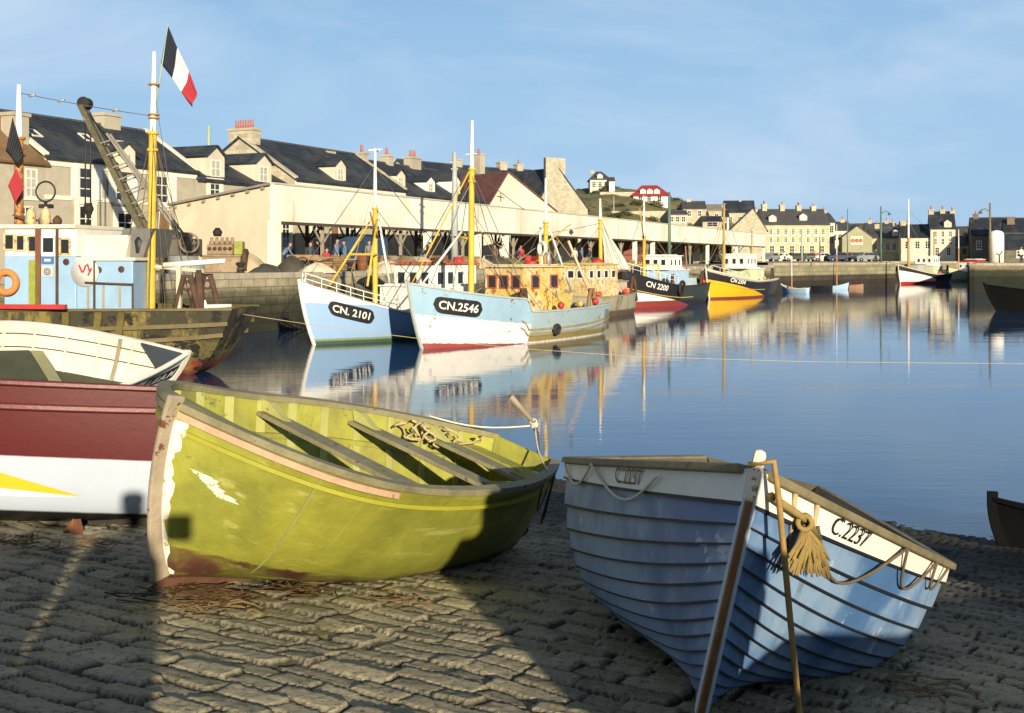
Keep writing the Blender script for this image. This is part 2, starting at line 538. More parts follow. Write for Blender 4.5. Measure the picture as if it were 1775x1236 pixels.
def window(parent, c, ud, nd, w, h, fm, gm=None, t=.06, bars=(1, 1), proud=.03, name='window', sill=False):
    """frame with a dark pane: c centre, ud along the wall, nd outward"""
    c, ud, nd = Vector(c), Vector(ud).normalized(), Vector(nd).normalized()
    up = Vector((0, 0, 1)) if abs(nd.z) < .5 else nd.cross(ud)
    mt = Matrix((ud, nd, up)).transposed()
    mb = MB()
    for sx in (-1, 1): mb.box(c + ud * sx * (w / 2 - t / 2) + nd * proud / 2, (t, proud, h), mat=mt)
    for sz in (-1, 1): mb.box(c + up * sz * (h / 2 - t / 2) + nd * proud / 2, (w - 2 * t, proud, t), mat=mt)
    for i in range(bars[0]): mb.box(c + ud * ((i + 1) / (bars[0] + 1) - .5) * w + nd * proud * .4, (t * .6, proud * .6, h - 2 * t), mat=mt)
    for i in range(bars[1]): mb.box(c + up * ((i + 1) / (bars[1] + 1) - .5) * h + nd * proud * .35, (w - 2 * t, proud * .5, t * .6), mat=mt)
    if sill: mb.box(c - up * (h / 2 + t * .7) + nd * proud * 1.2, (w + .2, proud * 2.4, t * 1.4), mat=mt)
    o = mb.build(name, fm, parent)
    g = MB(); g.box(c + nd * proud * .08, (w - t, proud * .14, h - t), mat=mt); g.build('pane', gm or glass, o)
    return o
# ------------------------------------------------------------------ slipway, water, quays, hill
def slip(x, y): return 1.8 - .1216 * (.595 * x + .804 * y)

def vnoise(x, y, seed=0):
    xi = np.floor(x).astype(np.int64); yi = np.floor(y).astype(np.int64)
    fx = x - xi; fy = y - yi
    fx = fx * fx * (3 - 2 * fx); fy = fy * fy * (3 - 2 * fy)
    def hsh(a, b):
        n = (a * 374761393 + b * 668265263 + seed * 974711) & 0x7fffffff
        n = ((n ^ (n >> 13)) * 1274126177) & 0x7fffffff
        return ((n ^ (n >> 16)) & 0xffff) / 65535.0
    return (hsh(xi, yi) * (1 - fx) + hsh(xi + 1, yi) * fx) * (1 - fy) + (hsh(xi, yi + 1) * (1 - fx) + hsh(xi + 1, yi + 1) * fx) * fy

def fbm(x, y, o=4, seed=0):
    s = 0; a = .5
    for i in range(o):
        s = s + a * vnoise(x, y, seed + i); x = x * 2.03 + 7.1; y = y * 2.03 + 3.7; a *= .5
    return s

def make_slip():
    ny, nx = 560, 760
    ys = 2.6 * (26 / 2.6) ** np.linspace(0, 1, ny)
    us = np.linspace(-.75, .75, nx)
    Y = np.repeat(ys[:, None], nx, 1); X = us[None, :] * (Y + 1.2)
    # rows of rough setts parallel to the water's edge
    a = X * .86 - Y * .51; b = X * .51 + Y * .86
    wa = a + .10 * (fbm(a * 1.1, b * 1.1, 3, 5) - .5) * 2; wb = b + .09 * (fbm(a * .8 + 9, b * .8, 2, 8) - .5) * 2
    rh = .185
    row = np.floor(wb / rh); fb = wb / rh - row
    rl = .30 + .14 * vnoise(row * 1.0, row * 0 + 3, 21)
    aa = wa / rl + vnoise(row, row * 0, 33) * 7
    aa = aa + .22 * np.sin(aa * 2.1 + row)
    col = np.floor(aa); fa = aa - col
    ea = np.minimum(fa, 1 - fa) * rl; eb = np.minimum(fb, 1 - fb) * rh
    e = np.minimum(ea, eb) + .018 * (fbm(a * 14, b * 14, 3, 2) - .5)
    jt = 1 - sm(.003, .015, e)
    rnd = vnoise(col * 1.0 + row * 17.0, row * 3.0 + col * 5.0, 77); rnd2 = vnoise(col * 3.0 + 5, row * 1.0 + col * 2.0, 55)
    tilt = (rnd2 - .5) * (fb - .5) * .05 + (rnd - .5) * (fa - .5) * .05
    z = slip(X, Y) + (rnd - .5) * .030 + tilt * .8 - .027 * jt + .010 * (fbm(a * 5.5, b * 9, 6, 11) - .5) + .017 * (fbm(a * 19, b * 24, 5, 61) - .5) + .07 * (fbm(a * .6, b * .6, 3, 14) - .5)
    mb = MB(); mb.grid(np.stack([X, Y, z], -1), smooth=False)
    mb.s = [True] * len(mb.f)
    mb.att = {'joint': jt.ravel(), 'stone': rnd2.ravel()}
    mt = bpy.data.materials.new('slip_stone'); mt.use_nodes = True
    N, L = mt.node_tree.nodes, mt.node_tree.links
    bs = N['Principled BSDF']
    def nd(t, **k):
        n = N.new(t)
        for q, v in k.items(): setattr(n, q, v)
        return n
    def mixc(f, A, B_):
        n = nd('ShaderNodeMix', data_type='RGBA')
        for k, q in (('Factor', f), ('A', A), ('B', B_)):
            if isinstance(q, tuple): n.inputs[k].default_value = (*q, 1)
            elif isinstance(q, float): n.inputs[k].default_value = q
            else: L.new(q, n.inputs[k])
        return n.outputs['Result']
    def mr(v, a_, b_, c_=0., d_=1.):
        n = nd('ShaderNodeMapRange'); n.inputs[1].default_value = a_; n.inputs[2].default_value = b_; n.inputs[3].default_value = c_; n.inputs[4].default_value = d_
        L.new(v, n.inputs[0]); return n.outputs[0]
    tc = nd('ShaderNodeTexCoord')
    def nz(sc, det=8, r_=.65):
        n = nd('ShaderNodeTexNoise'); n.inputs['Scale'].default_value = sc; n.inputs['Detail'].default_value = det; n.inputs['Roughness'].default_value = r_
        L.new(tc.outputs['Object'], n.inputs['Vector']); return n.outputs['Fac']
    aj = nd('ShaderNodeAttribute', attribute_name='joint'); as_ = nd('ShaderNodeAttribute', attribute_name='stone')
    c = mixc(as_.outputs['Fac'], (.22, .20, .13), (.48, .415, .27))
    c = mixc(mr(nz(7), .35, .7), c, (.35, .315, .20))
    c = mixc(mr(nz(1.1, 5), .52, .72, 0, .7), c, (.17, .155, .11))          # damp, algae-darkened patches
    c = mixc(mr(nz(30, 10, .75), .53, .62), c, (.09, .08, .055))
    c = mixc(mr(nz(2.3, 6), .62, .7), c, (.17, .16, .055))           # weed
    c = mixc(mr(aj.outputs['Fac'], .2, .8, 0, .92), c, (.04, .037, .027))
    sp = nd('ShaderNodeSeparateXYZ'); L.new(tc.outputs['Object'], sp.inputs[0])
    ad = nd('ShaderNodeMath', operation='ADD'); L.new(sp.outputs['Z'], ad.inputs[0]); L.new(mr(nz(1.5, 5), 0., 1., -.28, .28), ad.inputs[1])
    c = mixc(mr(ad.outputs[0], .92, .45), c, (.042, .04, .028))    # weed-covered strip by the water, carried upslope as painted-in shade
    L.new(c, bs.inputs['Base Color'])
    bs.inputs['Roughness'].default_value = .8
    bs.inputs['Specular IOR Level'].default_value = .3
    bp = nd('ShaderNodeBump'); bp.inputs['Strength'].default_value = .75; bp.inputs['Distance'].default_value = .018
    L.new(nz(38, 10, .72), bp.inputs['Height']); L.new(bp.outputs[0], bs.inputs['Normal'])
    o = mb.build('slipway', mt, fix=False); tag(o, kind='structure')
    g = MB()
    def q(x, y): return (x, y, slip(x, y) - .16)
    g.quad(q(-45, -25), q(45, -25), q(45, 34), q(-45, 34))
    tag(g.build('slipway_bed', mt), kind='structure')
make_slip()

def make_water():
    mt = bpy.data.materials.new('harbour_water'); mt.use_nodes = True
    N, L = mt.node_tree.nodes, mt.node_tree.links
    bs = N['Principled BSDF']
    bs.inputs['Base Color'].default_value = (.008, .045, .12, 1)
    bs.inputs['Roughness'].default_value = .035
    bs.inputs['IOR'].default_value = 1.36
    bs.inputs['Specular IOR Level'].default_value = .62
    tc = N.new('ShaderNodeTexCoord')
    prev = None
    for sc, st, dist, strg, rot in ((.5, (.5, 1.6, 1), .05, .10, 12), (2.4, (.5, 1.7, 1), .012, .20, -14), (8, (.6, 1.6, 1), .0035, .09, 5)):
        mp = N.new('ShaderNodeMapping'); mp.inputs['Scale'].default_value = st; mp.inputs['Rotation'].default_value = (0, 0, rad(rot))
        n = N.new('ShaderNodeTexNoise'); n.inputs['Scale'].default_value = sc; n.inputs['Detail'].default_value = 3
        b = N.new('ShaderNodeBump'); b.inputs['Strength'].default_value = strg; b.inputs['Distance'].default_value = dist
        L.new(tc.outputs['Object'], mp.inputs[0]); L.new(mp.outputs[0], n.inputs['Vector']); L.new(n.outputs['Fac'], b.inputs['Height'])
        if prev: L.new(prev, b.inputs['Normal'])
        prev = b.outputs[0]
    mp = N.new('ShaderNodeMapping'); mp.inputs['Scale'].default_value = (.35, 1.3, 1); mp.inputs['Rotation'].default_value = (0, 0, rad(-8))
    n = N.new('ShaderNodeTexNoise'); n.inputs['Scale'].default_value = .16; n.inputs['Detail'].default_value = 5
    mr_ = N.new('ShaderNodeMapRange'); mr_.inputs[1].default_value = .42; mr_.inputs[2].default_value = .68; mr_.inputs[3].default_value = .02; mr_.inputs[4].default_value = .085
    L.new(tc.outputs['Object'], mp.inputs[0]); L.new(mp.outputs[0], n.inputs['Vector']); L.new(n.outputs['Fac'], mr_.inputs[0]); L.new(mr_.outputs[0], bs.inputs['Roughness'])
    L.new(prev, bs.inputs['Normal'])
    mb = MB(); mb.quad((-300, -30, 0), (500, -30, 0), (500, 420, 0), (-300, 420, 0))
    tag(mb.build('water', mt, fix=False), kind='structure')
make_water()

QZ, PZ = 2.75, 3.0
def quay_x(d): return -12.7 + .58 * (d - 52)
quay_m = M('quay_ground', (.34, .29, .21), var=.35, scale=1.2, rough=.9, bump=.5, chip=(.16, .13, .1), chip_at=.6, chip_scale=1.5)
wall_m = M('quay_stone', (.022, .022, .014), var=.4, scale=2.5, rough=.9, bump=.6, brick=(1.1, .42, .03, .5), jit=.16,
           zones=[('z', .9, 0, (.04, .04, .022), .25), ('z', 1.55, 0, (.12, .11, .065), .25), ('z', 2.05, 0, (.34, .30, .20), .2)],
           streak=(.05, .06, .02), streak_at=.6)
pier_m = M('pier_stone', (.03, .026, .018), var=.35, scale=1.2, rough=.9, bump=.6, brick=(1.6, .5, .04, .6), jit=.12,
           zones=[('z', 1.0, 0, (.06, .045, .035), .1), ('z', 1.62, 0, (.27, .25, .15), .1)])
dark_pier_m = M('weedy_shaded_pier_stone', (.012, .014, .008), var=.4, scale=1.2, rough=.9, bump=.6, brick=(1.6, .5, .04, .6), jit=.2,
           zones=[('z', 1.7, 0, (.03, .032, .016), .2), ('z', 2.35, 0, (.2, .17, .1), .15)])  # dark lower courses: green weed plus shade put into the colour
cope_m = M('coping_stone', (.40, .36, .27), var=.25, rough=.85, brick=(1.3, 3, .03, .5))

def ground(name, poly, z, mat):
    tri = geometry.tessellate_polygon([[Vector((x, y, 0)) for x, y in poly]])
    me = bpy.data.meshes.new(name); me.from_pydata([(x, y, z) for x, y in poly], [], [tuple(t) for t in tri]); me.materials.append(mat); me.update()
    bm = bmesh.new(); bm.from_mesh(me)
    for f in bm.faces:
        f.normal_update()
        if f.normal.z < 0: f.normal_flip()
    bm.to_mesh(me); bm.free()
    o = bpy.data.objects.new(name, me); COL.objects.link(o); tag(o, kind='structure'); return o

ground('quay', [(quay_x(15), 15), (27.4, 121), (27.4, 330), (-260, 330), (-260, 15)], QZ, quay_m)
ground('pier_quay', [(27.4, 121), (47.2, 142), (58.5, 196), (81, 196), (45.6, 115), (140, 119), (420, 125), (420, 330), (27.4, 330)], PZ, quay_m)

def wall(name, label, pts, z, mat, cope=True, cat='quay wall'):
    root = empty(name, label, cat, (pts[0][0], pts[0][1], 0))
    o = Vector((pts[0][0], pts[0][1], 0))
    mb, cp = MB(), MB()
    for (x0, y0), (x1, y1) in zip(pts[:-1], pts[1:]):
        a, b = V(x0, y0, 0) - o, V(x1, y1, 0) - o
        d = (b - a).normalized(); n = V(d.y, -d.x, 0)
        mb.prism([a + n * .0 + V(0, 0, -1.5), a + V(0, 0, z - .26), a - n * .5 + V(0, 0, z - .26), a - n * .5 + V(0, 0, -1.5)], b - a)
        cp.prism([a + n * .06 + V(0, 0, z - .26), a + n * .06 + V(0, 0, z + .012), a - n * .62 + V(0, 0, z + .012), a - n * .62 + V(0, 0, z - .26)], b - a)
    mb.build('stone_facing', mat, root)
    cp.build('coping', cope_m, root)
    return root
wall('quay_wall', 'long stone quay wall with dark tide mark behind the moored trawlers', [(quay_x(15), 15), (27.4, 121)], QZ, wall_m)
wall('pier_wall', 'stone pier wall with pale top and dark tidal band beyond the yellow hulled boat', [(27.4, 121), (47.2, 142), (58.5, 196)], PZ, pier_m)
wall('quay_wall', 'far inner basin quay wall closing the channel behind the white bottomed boat', [(58.5, 196), (81, 196)], PZ, pier_m)
wall('pier_wall', 'weedy stone pier with painted-in shade at the right side of the picture below the white tank', [(81, 196), (45.6, 115), (140, 119)], PZ, dark_pier_m)

# hill
HC_PX = [(-400, 345), (800, 342), (940, 338), (1020, 330), (1090, 327), (1160, 346), (1240, 364), (1300, 374), (1440, 388), (1560, 392), (1700, 396), (2000, 398), (2600, 405)]
def hill_start(px): return float(np.interp(px, [-400, 1000, 1240, 1330, 2600], [170, 165, 175, 262, 262]))
def hill_z(px, d):
    d0 = hill_start(px)
    yc = float(np.interp(px, [p[0] for p in HC_PX], [p[1] for p in HC_PX]))
    zc = zof(yc, d0 + 95)
    return 2.6 + (zc - 2.6) * float(sm(d0, d0 + 95, d)) + (d > d0) * (float(fbm(np.array([px * .06]), np.array([d * .14]), 3, 3)[0]) - .5) * 2.2 * float(sm(d0, d0 + 30, d))
def make_hill():
    pxs = np.linspace(-400, 2600, 200); ks = np.linspace(0, 1, 60)
    A = np.zeros((200, 60, 3))
    for i, px in enumerate(pxs):
        d0 = hill_start(px)
        for j, k in enumerate(ks):
            d = d0 + k * 190
            A[i, j] = ((px - CX) / F * d, d, hill_z(px, min(d, d0 + 100)) - max(0, d - d0 - 100) * .12)
    mb = MB(); mb.grid(A)
    mt = M('hill_grass', (.13, .125, .045), var=.4, scale=.5, rough=.95, bump=.8, bscale=2, second=((.20, .16, .07), .06, .9), chip=(.035, .045, .018), chip_at=.56, chip_scale=.35)
    tag(mb.build('hill', mt), kind='structure')
make_hill()
# ------------------------------------------------------------------ beached boats in the foreground
# --- green boat
GP = dict(tm=.55, tr=.3431, pb=4.0, D=.9771, rb=.1991, rs=0., L=4.0967, B=2.0829, nm=.2855, nb=.5, ns=.3, kb=.3112, kr=-.0293, ks=.0216,
          psi=-2.1798, pit=-.1567, heel=-.2555, X=-1.2997, Y=8.918, Z=1.0546)
green = M('green_hull_paint', (.085, .03, .02), var=.3, scale=4, rough=.6, bump=.35, jit=.045,
          zones=[('h', .17, .05, (.275, .275, .035), .012)], second=((.20, .21, .03), 1.3, .85),
          streak=(.43, .41, .13), streak_at=.56, streak_scale=(.7, 4, 9), chip=(.20, .16, .05), chip_at=.645, chip_scale=5)
green_in = M('green_inside_paint', (.31, .31, .05), var=.35, scale=4, rough=.75, bump=.4, chip=(.18, .16, .07), chip_at=.61, second=((.24, .23, .06), 1.5, .8))
gunw = M('worn_gunwale', (.23, .21, .115), var=.4, scale=7, bump=.5, chip=(.09, .07, .05), chip_at=.6)
pinkwood = M('bare_rub_rail', (.50, .33, .21), var=.25, scale=7, bump=.4, chip=(.3, .2, .12), chip_at=.62)
stem_m = M('worn_stem', (.33, .27, .19), var=.35, scale=5, bump=.5, chip=(.13, .045, .025), chip_at=.57, chip_scale=4)
def hrange(a, b): return lambda ts: a + (b - a) * np.asarray(ts) * 0
def green_boat():
    P = GP
    g = empty('rowing_boat', 'weathered lime green rowing boat heeled on the cobbled slip with thwarts showing', 'rowing boat', **place(P))
    ho = hull_outer(P, 64, 30).build('hull', green, g)
    hull_inner(P, .035, .02).build('inner_planking', green_in, g)
    for side in (1, -1):
        gunwale(P, .085, .045, side=side, lift=.02, off=-.015).build('gunwale', gunw, g)
        gunwale(P, .026, .042, side=side, h=lambda t: 1 - .03 + 0 * t, off=.012, t0=.72 if side > 0 else .02).build('rub_rail', pinkwood if side > 0 else gunw, g)
        gunwale(P, .03, .04, side=side, h=lambda t: .72 + 0 * t, off=-.05, t0=.05, t1=.9).build('inner_stringer', green_in, g)
        gunwale(P, .02, .028, side=side, h=lambda t: .885 + 0 * t, off=.008, t0=.02, t1=.985).build('moulding', M('green_moulding', (.33, .32, .03), var=.25), g)
    # ribs
    for t in np.arange(.08, .93, .085):
        for side in (1, -1):
            hs = np.linspace(.05, .97, 14) ** 1.2
            p = hp(P, np.full(14, t), hs, side, -.045)
            mb = MB(); mb.sweep(p, [(1, 0, 0)] * 14, .085, .035, up=[Vector(-hn(t, h, P) * np.array([1, side, 1])) for h in hs])
            mb.build('rib', M('pale_green_rib', (.40, .40, .13), var=.3, scale=5, chip=(.22, .2, .1), chip_at=.62), g)
    # thwarts with knees
    for t in (.161, .338, .577):
        p = hp(P, t, .84, 1, -.04); w = abs(p[1])
        mb = MB(); mb.box((p[0], 0, p[2] + .03), (.22, 2 * w, .035)); th = mb.build('thwart', gunw, g, bevel=.006)
        for side in (1, -1):
            q = hp(P, t, .98, side, -.04); r_ = hp(P, t, .84, side, -.05)
            k = MB(); k.prism([(p[0] - .025, r_[1], r_[2] + .05), (p[0] - .025, r_[1] - side * .26, r_[2] + .05), (p[0] - .025, q[1] - side * .09, q[2] - .0), (p[0] - .025, q[1], q[2] - .0)], (.08, 0, 0)); k.build('knee', M('pale_green_rib', (.40, .40, .13)), g)
    # stern bench and breasthook
    a = hp(P, .03, .82, 1, -.04); b = hp(P, .10, .82, 1, -.04)
    mb = MB(); mb.prism([(a[0] + .05, -a[1], a[2] + .05), (a[0] + .05, a[1], a[2] + .05), (b[0], b[1], b[2] + .05), (b[0], -b[1], b[2] + .05)], (0, 0, -.03)); mb.build('stern_bench', green_in, g)
    ts = [.9, .94, .97, .995]
    pa = [hp(P, t, .985, 1, -.03) for t in ts]; pb_ = [hp(P, t, .985, -1, -.03) for t in ts[::-1]]
    mb = MB(); mb.prism([Vector(p) + V(0, 0, .01) for p in pa + pb_], (0, 0, -.05)); mb.build('breasthook', green_in, g)
    # floor boards
    deck_strip(P, lambda t: .10 + 0 * t, .04, .06, .9).build('floor_boards', green_in, g)
    # stem and keel
    s = stem_mb(P, .06, .07, .05); s.build('stem', stem_m, g, bevel=.012)
    keel_mb(P, .07, .07).build('keel', M('keel_bare', (.11, .05, .03), var=.5, scale=5, bump=.6), g)
    # transom rim
    hs = np.linspace(.15, 1, 14); l = list(hp(P, 0 * hs, hs, 1, 0)[::-1]) + list(hp(P, 0 * hs, hs, -1, 0))
    # scraped bare white patch beside the stem, flaked paint: thin filler following the hull
    pt = M('white_primer', (.74, .71, .6), var=.25, scale=14, chip=(.34, .29, .08), chip_at=.56, chip_scale=16)
    rr = random.Random(4)
    def patch(h0, h1, f0, f1, name, n=26, off=.003):
        hs = np.linspace(h0, h1, n); A = []
        for h in hs:
            q0 = f0(h) ; q1 = f1(h)
            A.append([hp(P, q0 + (q1 - q0) * k, h, 1, off) for k in (0, .5, 1)])
        mb = MB(); mb.grid(np.array(A).reshape(n, 3, 3)); return mb.build(name, pt, g)
    patch(.03, .93, lambda h: .9995, lambda h: .9935 - .004 * abs(math.sin(h * 9)) - .004 * rr.random() - (.012 if h < .07 else 0), 'primer_strip', 40)
    patch(.60, .70, lambda h: .974 - (.70 - h) * .30 + rr.random() * .004, lambda h: .974 - (.70 - h) * .30 - .012 - rr.random() * .009 - (.006 if h < .63 else 0), 'primer_patch', 22)
    # bits of gear
    for i, (t0, t1, hh) in enumerate(((.26, .16, .9), (.12, .24, .88), (.2, .06, .92))):
        pts = []
        for k in range(24):
            u = k / 23
            p = hp(P, t0 + (t1 - t0) * u, hh, -1, -.16 - .12 * u)
            pts.append(V(*p) + V(.05 * math.sin(k * 1.7 + i), .10 * math.sin(k * .8 + i * 2) * .6, .07 * math.sin(k * .55 + i) - .02))
        mb = MB(); mb.tube(pts, .011, 6); o = mb.build('mooring_rope', rope_m)
        o.matrix_world = Matrix.Translation(g.location) @ g.rotation_euler.to_matrix().to_4x4()
        tag(o, 'tangled brown rope lying over the after thwart of the green rowing boat', 'rope', 'ropes tangled in the green boat')
    # rudder frame of bent bar with its wooden tiller
    tr = hp(P, 0, 1, 1); x0 = -P['L'] / 2
    rud = MB()
    zt, zb = float(zsheer(0., P)) + .0, .12
    xs = float(hull(0., 1., P)[0]); xb = float(hull(0., .0, P)[0])
    rud.tube([(xs - .10, 0, zt + .16), (xs - .22, 0, zt - .02), (xs - .27, 0, zt - .35), (xb - .42, 0, .16), (xb - .12, 0, -.02), (xb + .32, 0, -.03)], .014, 8)
    rud.build('rudder_frame', rustdark, g)
    for k in (.22, .33):
        e = hp(P, .02 + k * .2, .97, 1, .02); mb = MB(); mb.tube([V(*e), V(*e) + V(-.02, .01, -.35 - k * .3)], .010, 6); mb.build('hanging_iron', rustdark, g)
    til = MB(); til.tube([(xs - .10, 0, zt + .15), (xs + .03, -.03, zt + .27), (xs + .34, -.1, zt + .44)], [.016, .022, .028], 8); til.build('tiller', greywood, g)
    lash = MB()
    for k in range(4): lash.ring((xs - .02 + k * .012, 0, zt + .22 + k * .012), .03, .006, 12, axis=Matrix.Rotation(rad(50), 3, 'Y'))
    lash.build('lashing', rope_w, g)
    for side in (1, -1):
        e = hp(P, .16, 1.0, side, -.02)
        mb = MB(); pp = [V(xs - .03, 0, zt + .22).lerp(V(*e) + V(0, 0, .04), k / 8) - V(0, 0, .06 * math.sin(PI * k / 8)) for k in range(9)]
        mb.tube(pp, .008, 6); mb.build('tiller_line', rope_w, g)
    e0, e1 = hp(P, .20, .95, 1, .012), hp(P, .09, .95, 1, .012)
    mb = MB(); mb.tube([V(*e0).lerp(V(*e1), k / 12) - V(0, 0, .28 * math.sin(PI * k / 12)) for k in range(13)], .007, 6); mb.build('grab_line', rope_d, g)
    return g
green_boat()

# --- blue clinker boat
BP = dict(re=1.3432, tm=.487, tr=.4, pb=1.3513, D=.821, rb=.3151, rs=.205, L=5.6, B=2.4969, nm=.15, nb=.6223, ns=.9, kb=.4818, kr=-.1949, ks=.4,
          psi=-1.7916, pit=-.1613, heel=-.2229, X=1.3334, Y=7.3509, Z=.9885)
blue_m = M('blue_clinker_paint', (.062, .145, .31), var=.25, scale=2.5, rough=.5, bump=.25, second=((.23, .33, .46), 1.1, .75), chip=(.34, .42, .50), chip_at=.60, chip_scale=4.5,
           streak=(.10, .12, .13), streak_at=.60)
top_m = M('white_top_strake', (.74, .71, .62), var=.12, scale=4, rough=.6, bump=.2, chip=(.38, .27, .13), chip_at=.69, streak=(.42, .3, .15), streak_at=.66)
seam_m = M('dark_plank_seam', (.008, .011, .02), var=.3)
rust_stem = M('rusty_stem_band', (.20, .085, .025), var=.5, scale=7, bump=.6, chip=(.34, .24, .10), chip_at=.58)
cap_m = M('olive_gunwale', (.19, .16, .085), var=.4, scale=8, bump=.5, chip=(.07, .06, .04), chip_at=.6)
def blue_boat():
    P = BP
    g = empty('rowing_boat', 'blue clinker rowing boat with white top strake, bow towards the viewer', 'rowing boat', **place(P))
    hull_outer(P, 70, strakes=14, lap=.022).build('hull', [blue_m, top_m, seam_m], g, fix=False)
    hull_inner(P, .03, .02).build('inner_planking', M('dark_bilge', (.09, .075, .05), var=.35), g)
    for side in (1, -1):
        gunwale(P, .07, .04, side=side, lift=.016, t1=.985).build('gunwale', cap_m, g, bevel=.008)
    st = stem_mb(P, .042, .05, .0); st.build('stem', rust_stem, g, bevel=.008)
    hd = MB(); p = hull(1., 1., P)
    hd.box((p[0] + .01, 0, p[2] - .03), (.08, .052, .22)); hd.build('stem_head', M('painted_stem_head', (.70, .62, .45), var=.3, scale=8, chip=(.3, .18, .06), chip_at=.56), g, bevel=.02)
    wl_ = stem_mb(P, .066, .012, -.1); wl_.build('stem_rebate', M('pale_rebate', (.42, .47, .52), var=.2), g)
    keel_mb(P, .06, .08).build('keel', rustdark, g)
    # cambered foredeck
    ts = np.linspace(.90, .985, 14); A = []
    for t in ts:
        e = hp(P, t, 1.0, 1, -.03); w = abs(e[1])
        A.append([[e[0], w * k, e[2] + .02 + .04 * (1 - k * k) * min(1, w * 3)] for k in np.linspace(-1, 1, 13)])
    mb = MB(); mb.grid(np.array(A)); A = np.array(A); 
    low = A[0].copy(); low[:, 2] -= .09
    mb.grid(np.stack([A[0], low], 0)); mb.build('foredeck', M('tarred_foredeck', (.22, .18, .10), var=.4, scale=8, bump=.5), g)
    for t in (.25, .5):
        q = hp(P, t, .72, 1, -.03); mb = MB(); mb.box((q[0], 0, q[2]), (.2, 2 * abs(q[1]), .03)); mb.build('thwart', greywood, g)
    # lettering on both bows
    for side, tc_ in ((-1, .74), (1, .62)):
        pass
    v = text_mesh('C.2237', .125, bold=.0, shear=.12)
    decal(v, P, .845, .932, -BSD, .021, 'registration', black, g, slope=0, wide=1.22)
    v = text_mesh('C.2237', .115, bold=.0, shear=.1)
    decal(v, P, .787, .932, BSD, .021, 'registration', black, g, slope=0, wide=1.22)
    # grab lines in bights
    def bight(side, t0, t1, sag, m=rope_m, r=.008, n=14, hA=.99, hB=.99):
        pts = []
        for k in range(n + 1):
            u = k / n; t = t0 + (t1 - t0) * u; h = hA + (hB - hA) * u - sag * math.sin(PI * u)
            pts.append(hp(P, t, h, side, .035))
        mb = MB(); mb.tube(pts, r, 6); mb.build('grab_line', m, g)
    bight(BSD, .86, .69, .15, rope_w, hA=.95); bight(BSD, .69, .55, .14, rope_w)
    bight(-BSD, .905, .73, .24, rope_d, hA=.9); bight(-BSD, .73, .63, .22, rope_d); bight(-BSD, .63, .57, .18, rope_d)
    for t in (.915, .95):
        a, b = hp(P, t, .995, -BSD, .02), hp(P, t - .02, .77, -BSD, .02); mb = MB(); mb.tube([a, b], .011, 6); mb.build('grab_line', rope_m, g)
    # frayed rope fender
    c = V(*hp(P, .935, .88, -BSD, .06)); rr = random.Random(5); mb = MB()
    for k in range(60):
        a = rr.uniform(-1.15, 1.0); l = rr.uniform(.11, .21)
        mb.tube([c, c + V(-.02 - a * .09, -BSD * (.04 + .05 * a + .02 * rr.random()), -l * .5), c + V(-.02 - a * .17, -BSD * (.05 + a * .10 + rr.random() * .03), -l)], [.011, .010, .005], 5)
    for k in range(5): mb.ring(c + V(.02 * k - .05, 0, .015), .03, .012, 10, axis=Matrix.Rotation(rad(80), 3, 'Y'))
    a = V(*hp(P, .985, .93, -BSD, .04)); b = V(*hp(P, .90, .86, -BSD, .04)); mb.tube([a, c + V(0, 0, .03), b], .017, 7)
    mb.build('rope_fender', M('straw_rope', (.27, .19, .06), var=.35, scale=25, rough=.9), g)
    return g
BSD = -1      # hull side seen on the left of the picture
bb = blue_boat()
def world_pt(P, p):
    return Matrix.Translation((P['X'], P['Y'], P['Z'])) @ (Matrix.Rotation(P['psi'], 4, 'Z') @ Matrix.Rotation(P['pit'], 4, 'Y') @ Matrix.Rotation(P['heel'], 4, 'X')) @ Vector(tuple(map(float, p)))
# painter hanging from the stem head to the stones
pw = world_pt(BP, hull(1., 1., BP)); e = at(1393, 1215, 4.95); e.z = slip(e.x, e.y) + .04
mb = MB(); s0 = pw + V(.06, -.05, .04)
mb.tube([s0 + V(-.1, .02, -.02), s0, s0.lerp(e, .12) + V(.005, 0, 0), s0.lerp(e, .5) + V(.0, -.02, -.02), e, e + V(.12, -.12, .0), e + V(.35, -.18, -.03)], .0135, 7)
tag(mb.build('mooring_rope', M('tarry_rope', (.30, .19, .06), var=.35, scale=30)), 'taut brown painter running from the blue boat stem down to the stones', 'rope')

